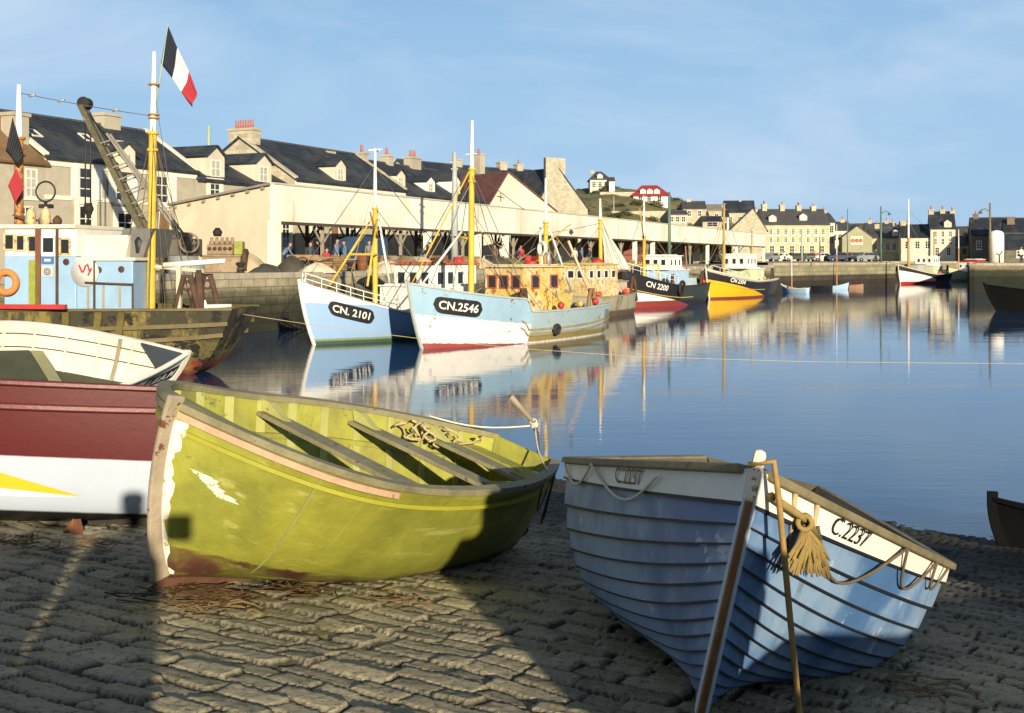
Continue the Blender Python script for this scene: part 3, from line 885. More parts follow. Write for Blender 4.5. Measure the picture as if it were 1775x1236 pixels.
# --- big red and white hull at the left edge
RP = dict(tm=.45, tr=.55, pb=2.6, D=1.22, rb=.42, rs=.02, L=5.6, B=2.0, nm=.2, nb=.62, ns=.22, kb=.5, kr=.0, ks=.12,
          psi=PI + .02, pit=-.058, heel=.12, X=-5.8, Y=10.35, Z=1.14)
RSD = 1
red_m = M('red_and_white_hull', (.012, .011, .010), var=.07, scale=2, rough=.42, bump=.12,
          zones=[('z', .14, -.0, (.42, .475, .57)), ('z', .61, .0, (.085, .009, .010), .008)], jit=.004)
def red_boat():
    P = RP
    g = empty('beached_boat', 'dark red and white painted wooden boat with yellow flash, propped on slip at left', 'boat', **place(P))
    hull_outer(P, 60, 30).build('hull', red_m, g)
    hull_inner(P, .04, .1).build('inner_planking', M('red_inside', (.2, .1, .08), var=.3), g)
    deck_strip(P, lambda t: .78 + 0 * t, .04).build('deck', greywood, g)
    for side in (1, -1):
        gunwale(P, .11, .05, side=side, lift=.02).build('gunwale', M('red_rail', (.10, .012, .012), var=.12, rough=.4), g, bevel=.012)
        gunwale(P, .05, .06, side=side, h=lambda t: .86 + 0 * t, off=.02).build('rub_rail', M('red_rail', (.24, .03, .025)), g, bevel=.015)
    stem_mb(P, .08, .07, .08).build('stem', M('red_rail', (.24, .03, .025)), g)
    keel_mb(P, .08, .12).build('keel', tar, g)
    # yellow and white flash painted on the white band
    ye = M('yellow_flash', (.62, .42, .02), var=.08); 
    def wedge(x_tip, x_root, zt, zb, z_tip, mat, off):
        A = []
        for k in np.linspace(0, 1, 24):
            x = x_root + (x_tip - x_root) * k
            t = x / P['L'] + .5
            zz = [zb + (z_tip - zb) * k, zt + (z_tip - zt) * k]
            row = []
            for q in (0, .5, 1):
                z = zz[0] + (zz[1] - zz[0]) * q; h = (z - float(P['ks'] * max(0, (P['tm'] - t) / P['tm']) ** 3)) / (float(zsheer(t, P)) - float(P['ks'] * max(0, (P['tm'] - t) / P['tm']) ** 3))
                row.append(hp(P, t, h, RSD, off))
            A.append(row)
        mb = MB(); mb.grid(np.array(A)); mb.build('painted_flash', mat, g)
    wedge(-2.10, -.88, .626, .378, .285, ye, .004)
    wedge(-2.04, -.88, .374, .26, .278, M('white_flash', (.8, .79, .74), var=.06), .0046)
    # prop under the bilge
    for x in (-2.1, .6):
        mb = MB(); z0 = -.14
        mb.beam((x - .12, .74, z0 - .06), (x, .68, .10), .06, .06); mb.beam((x + .16, .74, z0 - .06), (x, .68, .10), .05, .05); mb.beam((x - .25, .74, z0 + .06), (x + .28, .74, z0 + .07), .04, .04)
        mb.build('trestle', rust, g)
red_boat()

# --- white open boat beyond it
WP = dict(tm=.4551, tr=.8, pb=1.6474, D=1.1, rb=.05, rs=.35, L=5.686, B=2.4, nm=.2582, nb=.7947, ns=.5312, kb=.4281, kr=-.0593, ks=0.,
          psi=.8025, pit=.0335, heel=.55, X=-8.8517, Y=21.1994, Z=.6523)
def white_boat():
    P = WP
    wm = M('old_white_hull', (.62, .60, .53), var=.2, scale=3, chip=(.35, .3, .2), chip_at=.68, streak=(.3, .25, .15), streak_at=.62)
    wi = M('white_inside_planking', (.60, .57, .48), var=.22, scale=3, chip=(.34, .28, .18), chip_at=.7, streak=(.35, .28, .16), streak_at=.66)
    g = empty('rowing_boat', 'white open boat lying over on its side in front of the mossy trawler', 'rowing boat', **place(P))
    hull_outer(P, 44, 18).build('hull', wm, g)
    hull_inner(P, .04, .02).build('inner_planking', wi, g)
    for side in (1, -1):
        gunwale(P, .09, .05, side=side, lift=.02).build('gunwale', wm, g, bevel=.01)
        for h in (.62, .84):
            gunwale(P, .012, .018, side=side, h=lambda t, h=h: h + 0 * t, off=-.05, t0=.03, t1=.93).build('plank_seam', darkwood, g)
    deck_strip(P, lambda t: .30 + 0 * t, .05, .03, .86).build('floor_boards', M('dark_green_boards', (.055, .06, .035), var=.35), g)
    for t in (.55,):
        q = hp(P, t, .55, 1, -.04); mb = MB(); mb.box((q[0], 0, q[2]), (.24, 2 * abs(q[1]), .05)); mb.build('thwart', M('green_grey_thwart', (.22, .22, .12), var=.3), g)
    mb = MB(); q = hp(P, .42, .45, 1, -.04); mb.b2((q[0] - .55, -.55, q[2]), (q[0] + .5, .75, q[2] + .28)); mb.build('engine_box', M('dark_green_boards', (.055, .06, .035)), g, bevel=.02)
    for t in np.arange(.14, .94, .1):
        for side in (1, -1):
            hs = np.linspace(.1, .97, 12); p = hp(P, np.full(12, t), hs, side, -.055); mb = MB(); mb.sweep(p, [(1, 0, 0)] * 12, .06, .025, up=[Vector(-hn(t, h, P) * np.array([1, side, 1])) for h in hs]); mb.build('rib', wi, g)
    hs = np.linspace(.1, .98, 12); p = hp(P, np.full(12, .80), hs, 1, -.06)
    mb = MB(); mb.sweep(p, [(1, 0, 0)] * 12, .09, .04, up=[Vector(-hn(.80, h, P)) for h in hs]); mb.build('rib', greywood, g)
    stem_mb(P, .09, .06, .05).build('stem', wm, g)
    ts = [.86, .91, .95, .99]; pa = [hp(P, t, .98, 1, -.03) for t in ts]; pb_ = [hp(P, t, .98, -1, -.03) for t in ts[::-1]]
    mb = MB(); mb.prism([Vector(p) + V(0, 0, .02) for p in pa + pb_], (0, 0, -.05)); mb.build('foredeck', M('blue_black_deck', (.05, .06, .07), var=.2), g)
    n = decal(plate_mesh(.95, .34, 16, .03), P, .905, .66, -1, .012, 'name_board', black, g)
    decal(text_mesh('L.E.A.M', .26, .005, .15), P, .905, .66, -1, .02, 'registration', white, g)
white_boat()

# --- dark boat at the right edge of the slip, and two unseen ones added behind the camera to shade the blue boat and slip
def plain_boat(P, name, label, mats, thw=2, loc=None):
    g = empty(name, label, 'rowing boat', **place(P))
    hull_outer(P, 36, 14).build('hull', mats[0], g); hull_inner(P, .03, .03).build('inner_planking', mats[1], g)
    for side in (1, -1): gunwale(P, .07, .045, side=side, lift=.02).build('gunwale', mats[2], g)
    stem_mb(P, .07, .06, .08).build('stem', mats[2], g); keel_mb(P).build('keel', mats[2], g)
    for t in np.linspace(.25, .68, thw):
        q = hp(P, t, .72, 1, -.03); mb = MB(); mb.box((q[0], 0, q[2]), (.2, 2 * abs(q[1]), .03)); mb.build('thwart', mats[2], g)
    return g
base = dict(tm=.45, tr=.6, pb=2.4, D=.55, rb=.18, rs=.05, L=3.2, B=1.4, nm=.3, nb=.7, ns=.4, kb=.25, kr=-.05, ks=.06)
DP = dict(base, psi=PI - .1, pit=-.05, heel=.1, X=7.1, Y=13.1, Z=-.17)
plain_boat(DP, 'rowing_boat', 'rowing boat blacked in as shaded, its bow at the right edge of the waterline', (shade_black, shade_black, shade_black))
for X_, Y_, D_, ps in ((4.9, -.6, .98, -.24), (9.2, .6, 1.35, 2.8)):
    SP = dict(base, D=D_, L=5.0, B=1.9, rb=.6, re=1.2, tm=.25, tr=.75, psi=ps, pit=.05, heel=0, X=X_, Y=Y_, Z=float(slip(X_, Y_)) + .02)
    plain_boat(SP, 'rowing_boat', 'unseen grey rowing boat added for shade behind the viewer' if D_ < 1.2 else 'tall unseen grey rowing boat added for shade behind the viewer, further right', (greywood, greywood, darkwood))

# weed and straw on the slip
def weed_clump(px, py, d, n, w, label, mat, seed, strap=.02, ln=(.12, .35)):
    c = at(px, py, d); rr = random.Random(seed); mb = MB()
    for k in range(n):
        x, y = c.x + rr.gauss(0, w), c.y + rr.gauss(0, w * .45); a = rr.uniform(0, 2 * PI); l = rr.uniform(*ln)
        pts = [V(x + math.cos(a + .5 * math.sin(i)) * l * i / 4, y + math.sin(a + .5 * math.sin(i)) * l * i / 4, 0) for i in range(5)]
        for i, p in enumerate(pts): p.z = float(slip(p.x, p.y)) + .03 + .012 * math.sin(i * 1.6 + k) + .012 * rr.random()
        mb.sweep(pts, [(-math.sin(a), math.cos(a), .4)] * 5, strap * rr.uniform(.6, 1.3), .004)
    o = mb.build('seaweed_clump', mat); tag(o, label, 'seaweed', kind='stuff')
weed_a = M('brown_weed', (.085, .05, .02), var=.5, scale=9, rough=.6)
weed_b = M('straw_litter', (.17, .11, .045), var=.4, scale=9, rough=.9)
weed_clump(335, 1030, 7.35, 90, .15, 'dark brown seaweed heaped under the green boat stem', weed_a, 1)
weed_clump(350, 1062, 7.0, 12, .12, 'pale brown weed spread just in front of the green boat stem', weed_b, 2, .014)
weed_clump(690, 1022, 7.8, 9, .12, 'brown straw litter beside the keel of the green boat', weed_b, 3, .010)
weed_clump(510, 1008, 7.8, 22, .07, 'small tuft of weed under the middle of the green boat', weed_a, 4, .014)
weed_clump(60, 925, 8.9, 30, .35, 'brown weed strewn below the red and white hull', weed_b, 6, .014)
weed_clump(1600, 1110, 6.3, 12, .12, 'straw litter beside the blue boat in the right hand shade', weed_b, 8, .012)
# ------------------------------------------------------------------ fishing boats in the harbour
def ship(name, label, stem, axis, P, draft, bulw, mat, deck_m=None, rail_m=None, cat='fishing boat', inner=None, th=.06, deckf=None):
    """stem: (X, Y) of the bow at the waterline, axis: horizontal direction from bow to stern"""
    ax = Vector((axis[0], axis[1])).normalized()
    c = Vector(stem) + ax * (P['L'] / 2)
    P.update(X=c.x, Y=c.y, Z=-draft, pit=0, heel=P.get('heel', 0), psi=math.atan2(-ax.y, -ax.x))
    g = empty(name, label, cat, **place(P))
    hull_outer(P, 56, 20).build('hull', mat, g)
    hf = lambda t: np.clip((zsheer(t, P) - (bulw(t) if callable(bulw) else bulw) - P['ks'] * 0) / zsheer(t, P), .1, .97)
    hull_inner(P, th, hfun=hf, nh=3).build('bulwark', inner or rail_m or greywood, g)
    deck_strip(P, hf, th, camber=.06).build('deck', deck_m or greywood, g)
    for side in (1, -1): gunwale(P, .15, .07, side=side, lift=.03, off=-.03, nt=70).build('rail', rail_m or greywood, g)
    stem_mb(P, .12, .05, .12).build('stem', rail_m or greywood, g)
    P['hf'] = hf
    return g

def deck_z(P, x):
    t = np.array([x / P['L'] + .5]); return float(P['hf'](t)[0] * zsheer(t, P)[0])

def mast(g, x, z0, z1, r=.11, split=None, y=0., lean=0.0, top=white, bot=None, name='mast'):
    mb = MB(); split = split if split is not None else z1
    n = 6
    if split < z1 - .05:
        mb.tube([(x + lean * k / n, y, z0 + (split - z0) * k / n) for k in range(n + 1)], [r * (1 - .15 * k / n) for k in range(n + 1)], 10)
        mb.tube([(x + lean * (1 + k / n * .6), y, split - .1 + (z1 - split + .1) * k / n) for k in range(n + 1)], [r * .8 * (1 - .5 * k / n) for k in range(n + 1)], 10, m=1)
    else:
        mb.tube([(x + lean * k / n, y, z0 + (z1 - z0) * k / n) for k in range(n + 1)], [r * (1 - .4 * k / n) for k in range(n + 1)], 10)
    for zz in (split, split - .5): mb.lathe([(r * 1.25, zz - .04), (r * 1.25, zz + .04)], (x + lean * min(1, (zz - z0) / (split - z0)), y, 0), 10)
    return mb.build(name, [bot or yellow, top], g)

def stay(g, a, b, r=.016, m=None, name='stay'):
    a, b = Vector(a), Vector(b); mb = MB(); k = 6
    sag = (a - b).length * .008
    mb.tube([a.lerp(b, i / k) - V(0, 0, sag * math.sin(PI * i / k)) for i in range(k + 1)], r, 5)
    return mb.build(name, m or wire, g)

def spar(g, a, b, r=.06, m=None, name='boom'):
    mb = MB(); mb.tube([a, Vector(a).lerp(Vector(b), .5), b], [r, r * .95, r * .7], 8); return mb.build(name, m or white, g)

def cabin(g, x0, x1, hb, z0, z1, wall, roof, nf=3, ns=2, wz=None, wh=.45, fm=None, name='wheelhouse', ww=.42, arched=False, rake=.0, aft=0, over=.1, band=None):
    """box cabin; windows on the front (+x) and both sides"""
    mb = MB()
    hf = hb * .88
    lo = [(x0, -hb, z0), (x1, -hf, z0), (x1, hf, z0), (x0, hb, z0)]
    hi = [(x0, -hb * .96, z1), (x1 - rake, -hf * .96, z1), (x1 - rake, hf * .96, z1), (x0, hb * .96, z1)]
    mb.add(lo + hi, [(0, 1, 5, 4), (1, 2, 6, 5), (2, 3, 7, 6), (3, 0, 4, 7)])
    w = mb.build(name, wall, g)
    rf = MB(); o = over
    rf.prism([(x0 - o, -hb - o * .6, z1), (x1 - rake + o, -hf - o * .6, z1), (x1 - rake + o, hf + o * .6, z1), (x0 - o, hb + o * .6, z1)], (0, 0, .07))
    rf.prism([(x0, -hb * .7, z1 + .068), (x1 - rake, -hf * .7, z1 + .068), (x1 - rake, hf * .7, z1 + .068), (x0, hb * .7, z1 + .068)], (0, 0, .06))
    rf.build('cabin_roof', roof, g, bevel=.02)
    wz = wz if wz is not None else z1 - .42
    fm = fm or white
    fr = (wz - z0) / (z1 - z0)
    for i in range(nf):
        y = (i + .5) / nf * 2 * hf * .9 - hf * .9
        window(w, (x1 - rake * fr + .004, y, wz), (0, 1, 0), (1, 0, 0), min(ww, 1.7 * hf / nf * .8), wh, fm, bars=(0, 0), t=.05)
    for s in (-1, 1):
        for i in range(ns):
            k = (i + .5) / ns; x = x0 + .12 + (x1 - x0 - rake - .24) * k
            y = s * (hb + (hf - hb) * ((x - x0) / (x1 - x0))) * (1 - .04 * fr) + s * .012
            window(w, (x, y, wz), (1, s * (hf - hb) / (x1 - x0) * 1, 0), (0, s, 0), min(ww, (x1 - x0) / ns * .72), wh, fm, bars=(0, 0), t=.05)
    return w

def railing(g, P, t0, t1, z, m=None, n=7, sides=(1, -1), mid=True):
    for s in sides:
        ts = np.linspace(t0, t1, n); p = hp(P, ts, 1., s, -.1); mb = MB()
        top = [V(*q) + V(0, 0, z) for q in p]
        mb.tube(top, .022, 6)
        if mid: mb.tube([V(*q) + V(0, 0, z * .5) for q in p], .016, 6)
        for q, t_ in zip(p, top): mb.tube([V(*q), t_], .018, 6)
        mb.build('railing', m or white, g)

def numbers(g, P, text, t, h, side, size, plate=None, wide=1.0, slope=0., bold=.008, mat=None):
    if plate: decal(plate_mesh(*plate), P, t, h, side, .012, 'name_board', black, g, slope)
    decal(text_mesh(text, size, bold, .12), P, t, h, side, .024, 'registration', mat or white, g, slope, wide)

def gallows(g, x, y, z, w=.7, h=1.3, m=None):
    mb = MB(); a, b, c = V(x - w / 2, y, z), V(x, y, z + h), V(x + w / 2, y, z)
    mb.tube([a, a.lerp(b, .6) + V(-.06, 0, .05), b - V(.1, 0, 0), b + V(.1, 0, 0), c.lerp(b, .6) + V(.06, 0, .05), c], .09, 8)
    mb.ring(b - V(0, 0, .28), .13, .04, 12, axis=Matrix.Rotation(rad(90), 3, 'X'))
    mb.build('gallows', m or rustdark, g)

def winch(g, x, y, z, m=None):
    mb = MB(); ax = Matrix.Rotation(rad(90), 3, 'X')
    mb.lathe([(.28, -.5), (.28, -.46), (.14, -.44), (.14, .44), (.28, .46), (.28, .5)], (x, y, z + .4), 14, axis=ax)
    for s in (-.55, .55): mb.box((x, y + s, z + .25), (.3, .06, .5))
    mb.build('winch', m or rustdark, g)

def lifebuoy(g, c, axis, m=None): 
    mb = MB(); mb.ring(c, .28, .07, 20, axis=axis); mb.build('lifebuoy', m or white, g)

def clutter(g, P, xs, seed, n=8):
    """individual deck boxes, baskets and coils"""
    rr = random.Random(seed)
    for i in range(n):
        x = rr.uniform(*xs); y = rr.uniform(-.8, .8) * P['B'] / 2 * .7; z = deck_z(P, x) + .03
        mb = MB(); k = rr.randrange(3)
        if k == 0:
            a, b, h = rr.uniform(.4, .7), rr.uniform(.3, .5), rr.uniform(.25, .5); mb.box((x, y, z + h / 2), (a, b, h), rz=rr.random()); mb.box((x, y, z + h), (a + .05, b + .05, .05), rz=0)
            o = mb.build('deck_box', rr.choice([brown, greywood, rustdark]), g)
        elif k == 1:
            for q in range(4): mb.ring((x, y, z + .05 + q * .06), .26 - .02 * q, .035, 14)
            o = mb.build('rope_coil', rope_m, g)
        else:
            mb.lathe([(.2, 0), (.26, .2), (.26, .42), (.2, .46)], (x, y, z), 12); o = mb.build('basket', rr.choice([brown, rust]), g)

def tyre(g, c, axis, label, r=.3):
    mb = MB(); mb.ring(c, r, .1, 20, axis=axis); o = mb.build('tyre_fender', rubber); o.matrix_world = Matrix.Translation(g.location) @ g.rotation_euler.to_matrix().to_4x4()
    tag(o, label, 'tyre'); return o

def dress(g, P, xm, zt, seed, n=6):
    """running rigging, floats and deck gear"""
    rr = random.Random(seed)
    for k in range(n):
        s = rr.choice((-1, 1)); t = rr.uniform(.1, .9); e = hp(P, t, 1., s, -.05)
        stay(g, (xm + rr.uniform(-.05, .05), 0, zt * rr.uniform(.72, .98)), (e[0], e[1], e[2] + .05), r=.011, m=rr.choice((wire, rope_d, rope_m)))
    for k in range(4):
        t = rr.uniform(.1, .62); s = rr.choice((1, 1, -1)); e = hp(P, t, 1., s, -.25)
        mb = MB(); mb.lathe([(.02, -.17), (.12, -.1), (.16, 0), (.12, .1), (.02, .17)], (e[0], e[1], e[2] + .12), 10); mb.build('net_float', rr.choice((orange, redp, M('dull_yellow', (.45, .33, .10)), greywood)), g)

# --- CN 2101
P1 = dict(tm=.5, tr=.6, pb=2.6, D=2.0, rb=1.5, rs=.3, L=14.0, B=4.2, nm=.24, nb=.52, ns=.4, kb=.9, kr=-.5, ks=.3, rk=.55)
def ship_2101():
    P = P1
    m = M('hull_2101', (.05, .10, .06), var=.06, scale=2, rough=.45, bump=.08, jit=.02, streak=(.36, .33, .24), streak_at=.63, chip=(.34, .26, .14), chip_at=.70,
          zones=[('z', 1.13, 0, (.22, .25, .15), .03), ('z', 1.22, 0, (.27, .42, .64), .03), ('z', 2.26, .066, (.80, .78, .70), .02)])
    g = ship('fishing_boat', 'light blue and white trawler with black number board CN 2101', (-8.3, 45.0), (.53, .85), P, 1.0, .5, m, rail_m=white)
    numbers(g, P, 'CN. 2101', .868, .80, 1, .43, (2.05, .62), wide=1.0)
    railing(g, P, .72, .985, .42, n=8)
    # pale weather canopy over the foredeck
    x0 = P['L'] * .5 - 4.2
    zd = deck_z(P, 4)
    fd = MB(); A = []
    for t in np.linspace(.72, .97, 10):
        e = hp(P, t, .98, 1, -.12); w = abs(e[1]); A.append([[e[0], w * k, e[2] + .03 + .32 * (1 - k * k) * min(1, w)] for k in np.linspace(-1, 1, 9)])
    fd.grid(np.array(A)); fd.build('whaleback', M('pale_canvas', (.62, .57, .44), var=.2), g)
    xm = 7.0 - 4.7
    zt = 8.1 + 1.0
    mast(g, xm, deck_z(P, xm), zt, .12, split=6.55, top=white)
    mb = MB(); mb.beam((xm, -.35, zt - .06), (xm, .35, zt - .06), .05, .05); mb.beam((xm - .3, 0, zt - .1), (xm + .3, 0, zt - .1), .05, .05); mb.build('crosstree', white, g)
    spar(g, (xm, .1, 5.3), (xm + .95, .5, 6.35), .05, brown, 'derrick')
    for s in (-1, 1):
        spar(g, (xm + 1.75, s * 1.0, 3.3), (xm + .05, s * .15, 6.1), .05, yellow, 'strut')
    mb = MB(); mb.beam((xm + .9, -.65, 4.6), (xm + .9, .65, 4.6), .09, .09); mb.beam((xm + .9, .5, 4.6), (xm, .1, 4.6), .09, .09); mb.build('gallows_beam', yellow, g)
    stay(g, (xm, 0, 8.4), (6.9, 0, 3.9)); stay(g, (xm, 0, 6.6), (xm - 2, 1.8, 3.1)); stay(g, (xm, 0, 6.6), (xm - 2, -1.8, 3.1)); stay(g, (xm, 0, 8.3), (-2.5, 0, 4.8))
    spar(g, (xm - 2.6, -1.2, 3.0), (xm - 1.3, -.8, 6.0), .06, white, 'spar')
    # wheelhouse
    zd = deck_z(P, -1.5)
    cabin(g, -3.6, -.4, 1.25, zd, 4.15, white, M('red_trim', (.42, .1, .06), var=.2), nf=3, ns=4, wz=3.55, wh=.62, ww=.5, over=.16)
    cabin(g, -.4, .9, 1.0, zd, 3.2, white, white, nf=0, ns=0, name='deckhouse')
    mb = MB(); mb.lathe([(.28, 0), (.28, .5), (.22, .8)], (-3.9, 0, 3.7), 12); mb.build('funnel', redp, g)
    winch(g, 1.0, 0, deck_z(P, 1)); clutter(g, P, (-6, -4), 3, 5)
    # anchor stain plate on the bow
    lifebuoy(g, (-1.5, 1.3, 2.75), Matrix.Rotation(rad(90), 3, 'X'), orange)
    dress(g, P, xm, 8.4, 1, 5)
ship_2101()

# --- CN 2546
P2 = dict(tm=.5, tr=.72, pb=2.5, D=2.28, rb=.72, rs=.1, L=12.8, B=4.1, nm=.2, nb=.55, ns=.32, kb=.8, kr=-.35, ks=.5, rk=.55, st=(.60, .50), pt=2.6)
hull2546 = M('hull_2546', (.30, .06, .05), var=.12, scale=2, rough=.5, bump=.15, jit=.05, streak=(.36, .30, .15), streak_at=.60, streak_scale=(2.2, 2.2, .25),
             zones=[('z', .96, .045, (.78, .76, .70), .02), ('z', 1.66, .108, (.29, .44, .56), .03), ('z', 1.04, .0, (.26, .20, .07), .06, 1.0, -1), ('z', 1.42, .02, (.33, .43, .46), .10, 1.0, -1)],
             chip=(.22, .14, .06), chip_at=.60, chip_scale=3.0)
def ship_2546():
    P = P2
    g = ship('fishing_boat', 'pale blue trawler with white bow panel and black number board CN 2546', (-3.88, 43.0), (.574, .82), P, 1.0,
             lambda t: .62 + 0 * t, hull2546, rail_m=M('worn_blue_rail', (.36, .40, .38), var=.3, chip=(.22, .14, .07), chip_at=.6))
    numbers(g, P, 'CN.2546', .866, .81, 1, .46, (2.1, .66), wide=1.0)
    for h in (.60, .70):
        for s in (1, -1): gunwale(P, .06, .07, side=s, h=lambda t, h=h: h + .0 * t, off=.02, t1=.62).build('rub_rail', M('rusty_rub', (.27, .22, .12), var=.4), g)
    xm = 6.4 - 3.9
    mast(g, xm, deck_z(P, xm), 9.95, .13, split=8.0, lean=-.05)
    mb = MB(); mb.beam((xm, -.25, 8.6), (xm, .25, 8.6), .04, .04); mb.build('crosstree', white, g)
    spar(g, (xm, .1, 5.2), (xm - .3, -1.1, 5.3), .05, yellow, 'derrick')
    for s in (-1, 1):
        stay(g, (xm, 0, 8.0), (xm - 1.2, s * 1.9, 2.9)); stay(g, (xm, 0, 7.9), (xm + .3, s * 1.85, 3.3))
    stay(g, (xm, 0, 8.2), (6.6, 0, 3.5)); stay(g, (xm, 0, 8.0), (-1.3, 0, 6.5))
    spar(g, (xm + .05, -.05, 7.9), (xm + 2.6, -1.0, 3.3), .035, yellow, 'strut'); spar(g, (xm + .1, -.4, 5.5), (xm + 2.5, -.5, 3.4), .05, white, 'spar')
    # wheelhouse: rusty yellow
    yw = M('rusty_yellow_wheelhouse', (.56, .40, .09), var=.35, scale=3, rough=.6, bump=.3, second=((.55, .48, .30), .9, .85), chip=(.28, .12, .04), chip_at=.555, chip_scale=3.2, streak=(.72, .62, .38), streak_at=.5, streak_scale=(2, 2, .5))
    zd = deck_z(P, -1.5)
    redf = M('red_frame', (.38, .07, .04), var=.25)
    w = cabin(g, -2.7, .2, 1.15, zd, 4.05, yw, M('pale_orange_roof', (.62, .48, .28), var=.25), nf=3, ns=2, wz=3.45, wh=.58, ww=.55, fm=redf, over=.14)
    cabin(g, -3.6, -2.7, 1.0, zd, 2.95, M('olive_casing', (.42, .34, .10), var=.3, chip=(.2, .1, .05), chip_at=.6), greywood, nf=0, ns=0, name='engine_casing')
    mb = MB(); mb.tube([(-2.2, .3, 4.1), (-2.2, .3, 4.5)], .05, 8); mb.build('buoy_post', white, g)
    lifebuoy(g, (-2.2, .3, 4.85), Matrix.Rotation(rad(90), 3, 'Y') @ Matrix.Rotation(rad(25), 3, 'X'))
    mb = MB(); mb.lathe([(.3, 0), (.34, .12), (.3, .22)], (-2.55, -.5, 4.1), 12); mb.build('roof_raft', redp, g)
    mb = MB(); mb.lathe([(.10, 0), (.10, .6)], (-2.0, .75, 4.1), 8); mb.build('lamp_stand', galv, g)
    mast(g, -2.95, zd + .4, 7.95, .11, split=6.0, y=.0, lean=0)
    spar(g, (-2.95, 0, 5.1), (-4.2, .5, 5.95), .045, M('dull_yellow', (.45, .33, .10)), 'boom')
    mb = MB(); mb.lathe([(.02, -.12), (.1, -.04), (.1, .04), (.02, .12)], (-4.25, .5, 5.6), 10); mb.build('block', rustdark, g)
    spar(g, (-3.7, .7, 5.2), (-5.0, 1.2, 2.5), .06, M('pale_spar', (.62, .5, .34), var=.2), 'spar')
    gallows(g, .9, 1.45, deck_z(P, .9), .9, 1.5); gallows(g, -4.7, 1.3, deck_z(P, -4.7), .9, 1.35, brown); gallows(g, -4.9, -1.2, deck_z(P, -4.9), .9, 1.3)
    winch(g, 1.3, .2, deck_z(P, 1.3)); clutter(g, P, (-6.0, -3.6), 8, 7); clutter(g, P, (.3, 1.3), 18, 4)
    for k in range(3):
        t_ = .03 + k * .012
        a = hp(P, t_, .9, 1, .05); mb = MB(); mb.tube([V(*a), V(*a) - V(0, 0, .9)], .02, 5); mb.build('hanging_line', rope_d, g)
    c = hp(P, .44, .66, 1, .1); tyre(g, V(*c), Matrix.Rotation(rad(80), 3, 'X'), 'small dark tyre fender hung on the pale blue trawler side', .16)
    for s in (1, -1): stay(g, (-2.95, 0, 6.0), (-5.8, s * 1.3, 2.5), m=rope_m)
    dress(g, P, xm, 8.0, 2, 5); dress(g, P, -2.95, 6.2, 3, 4)
    return g
ship_2546()

# --- rusty grey boat with yellow wheelhouse behind it
P3 = dict(tm=.5, tr=.6, pb=2.5, D=2.2, rb=.7, rs=.15, L=12.5, B=4.0, nm=.2, nb=.55, ns=.28, kb=.8, kr=-.3, ks=.5, rk=.5, pt=2.6)
def ship_rusty():
    P = P3; ax = Vector((.55, .835)); stern = Vector((7.0, 73.0)); stem = stern - ax * 12.5
    m = M('rusty_grey_hull', (.10, .07, .04), var=.3, scale=2.5, rough=.75, bump=.3, jit=.06, zones=[('z', 1.35, 0, (.33, .31, .22), .06)], streak=(.13, .09, .05), streak_at=.52, streak_scale=(2, 2, .3), chip=(.16, .09, .05), chip_at=.6)
    g = ship('fishing_boat', 'weathered grey trawler with rusty cream wheelhouse and furled grey sail', stem, ax, P, 1.0, .5, m, rail_m=greywood)
    cw = M('rusty_cream', (.58, .47, .22), var=.25, chip=(.34, .18, .06), chip_at=.54, second=((.55, .52, .40), 1.0, .8), streak=(.45, .26, .08), streak_at=.5)
    zd = deck_z(P, -2)
    cabin(g, -3.4, .2, 1.2, zd, 4.05, cw, M('mustard_roof', (.5, .38, .12), var=.2), nf=3, ns=4, wz=3.5, wh=.5, ww=.5)
    cabin(g, -5.0, -3.4, 1.0, zd, 3.0, M('pinkish_casing', (.5, .4, .28), var=.3, chip=(.3, .15, .08), chip_at=.58), greywood, nf=0, ns=0, name='engine_casing')
    mb = MB(); mb.lathe([(.36, 0), (.34, .2), (.1, .34)], (-3.0, 0, 4.1), 12); mb.build('roof_dome', redp, g)
    mast(g, -3.4, zd, 8.1, .13, split=6.8, lean=.05)
    sl = MB(); a, b, c = V(-3.55, 0, 6.5), V(-3.6, 0, 3.8), V(-6.3, .5, 3.7)
    A = np.zeros((14, 12, 3))
    for i in range(14):
        for j in range(12):
            u, v = i / 13, j / 11; p = a.lerp(b, u); q = a.lerp(c, u); r_ = p.lerp(q, v); A[i, j] = (r_.x, r_.y + .18 * math.sin(v * 7 + u * 2) * u, r_.z - .2 * math.sin(PI * v) * (1 - u))
    sl.grid(A); o = sl.build('sail', M('grey_sail', (.56, .54, .46), var=.15), g); s_ = o.modifiers.new('thickness', 'SOLIDIFY'); s_.thickness = .03
    spar(g, (-3.5, 0, 3.75), (-6.4, .5, 3.6), .06, brown)
    mast(g, 3.6, deck_z(P, 3.6), 6.2, .12, split=4.8); stay(g, (3.6, 0, 6), (6.2, 0, 3.2)); stay(g, (3.6, 0, 5.8), (-3.4, 0, 6.6)); stay(g, (-3.4, 0, 6.8), (-6.0, 1, 2.4)); stay(g, (-3.4, 0, 6.8), (-6.0, -1, 2.4))
    spar(g, (2.2, 1.2, 2.6), (4.6, 1.0, 6.6), .05, white, 'spar')
    gallows(g, -5.2, 1.3, deck_z(P, -5.2), .9, 1.5); winch(g, 1.5, 0, deck_z(P, 1.5)); clutter(g, P, (-5.9, -4.6), 21, 5); clutter(g, P, (.6, 2.4), 22, 5)
    dress(g, P, -3.4, 7.0, 4, 4); dress(g, P, 3.6, 6.0, 5, 3)
ship_rusty()

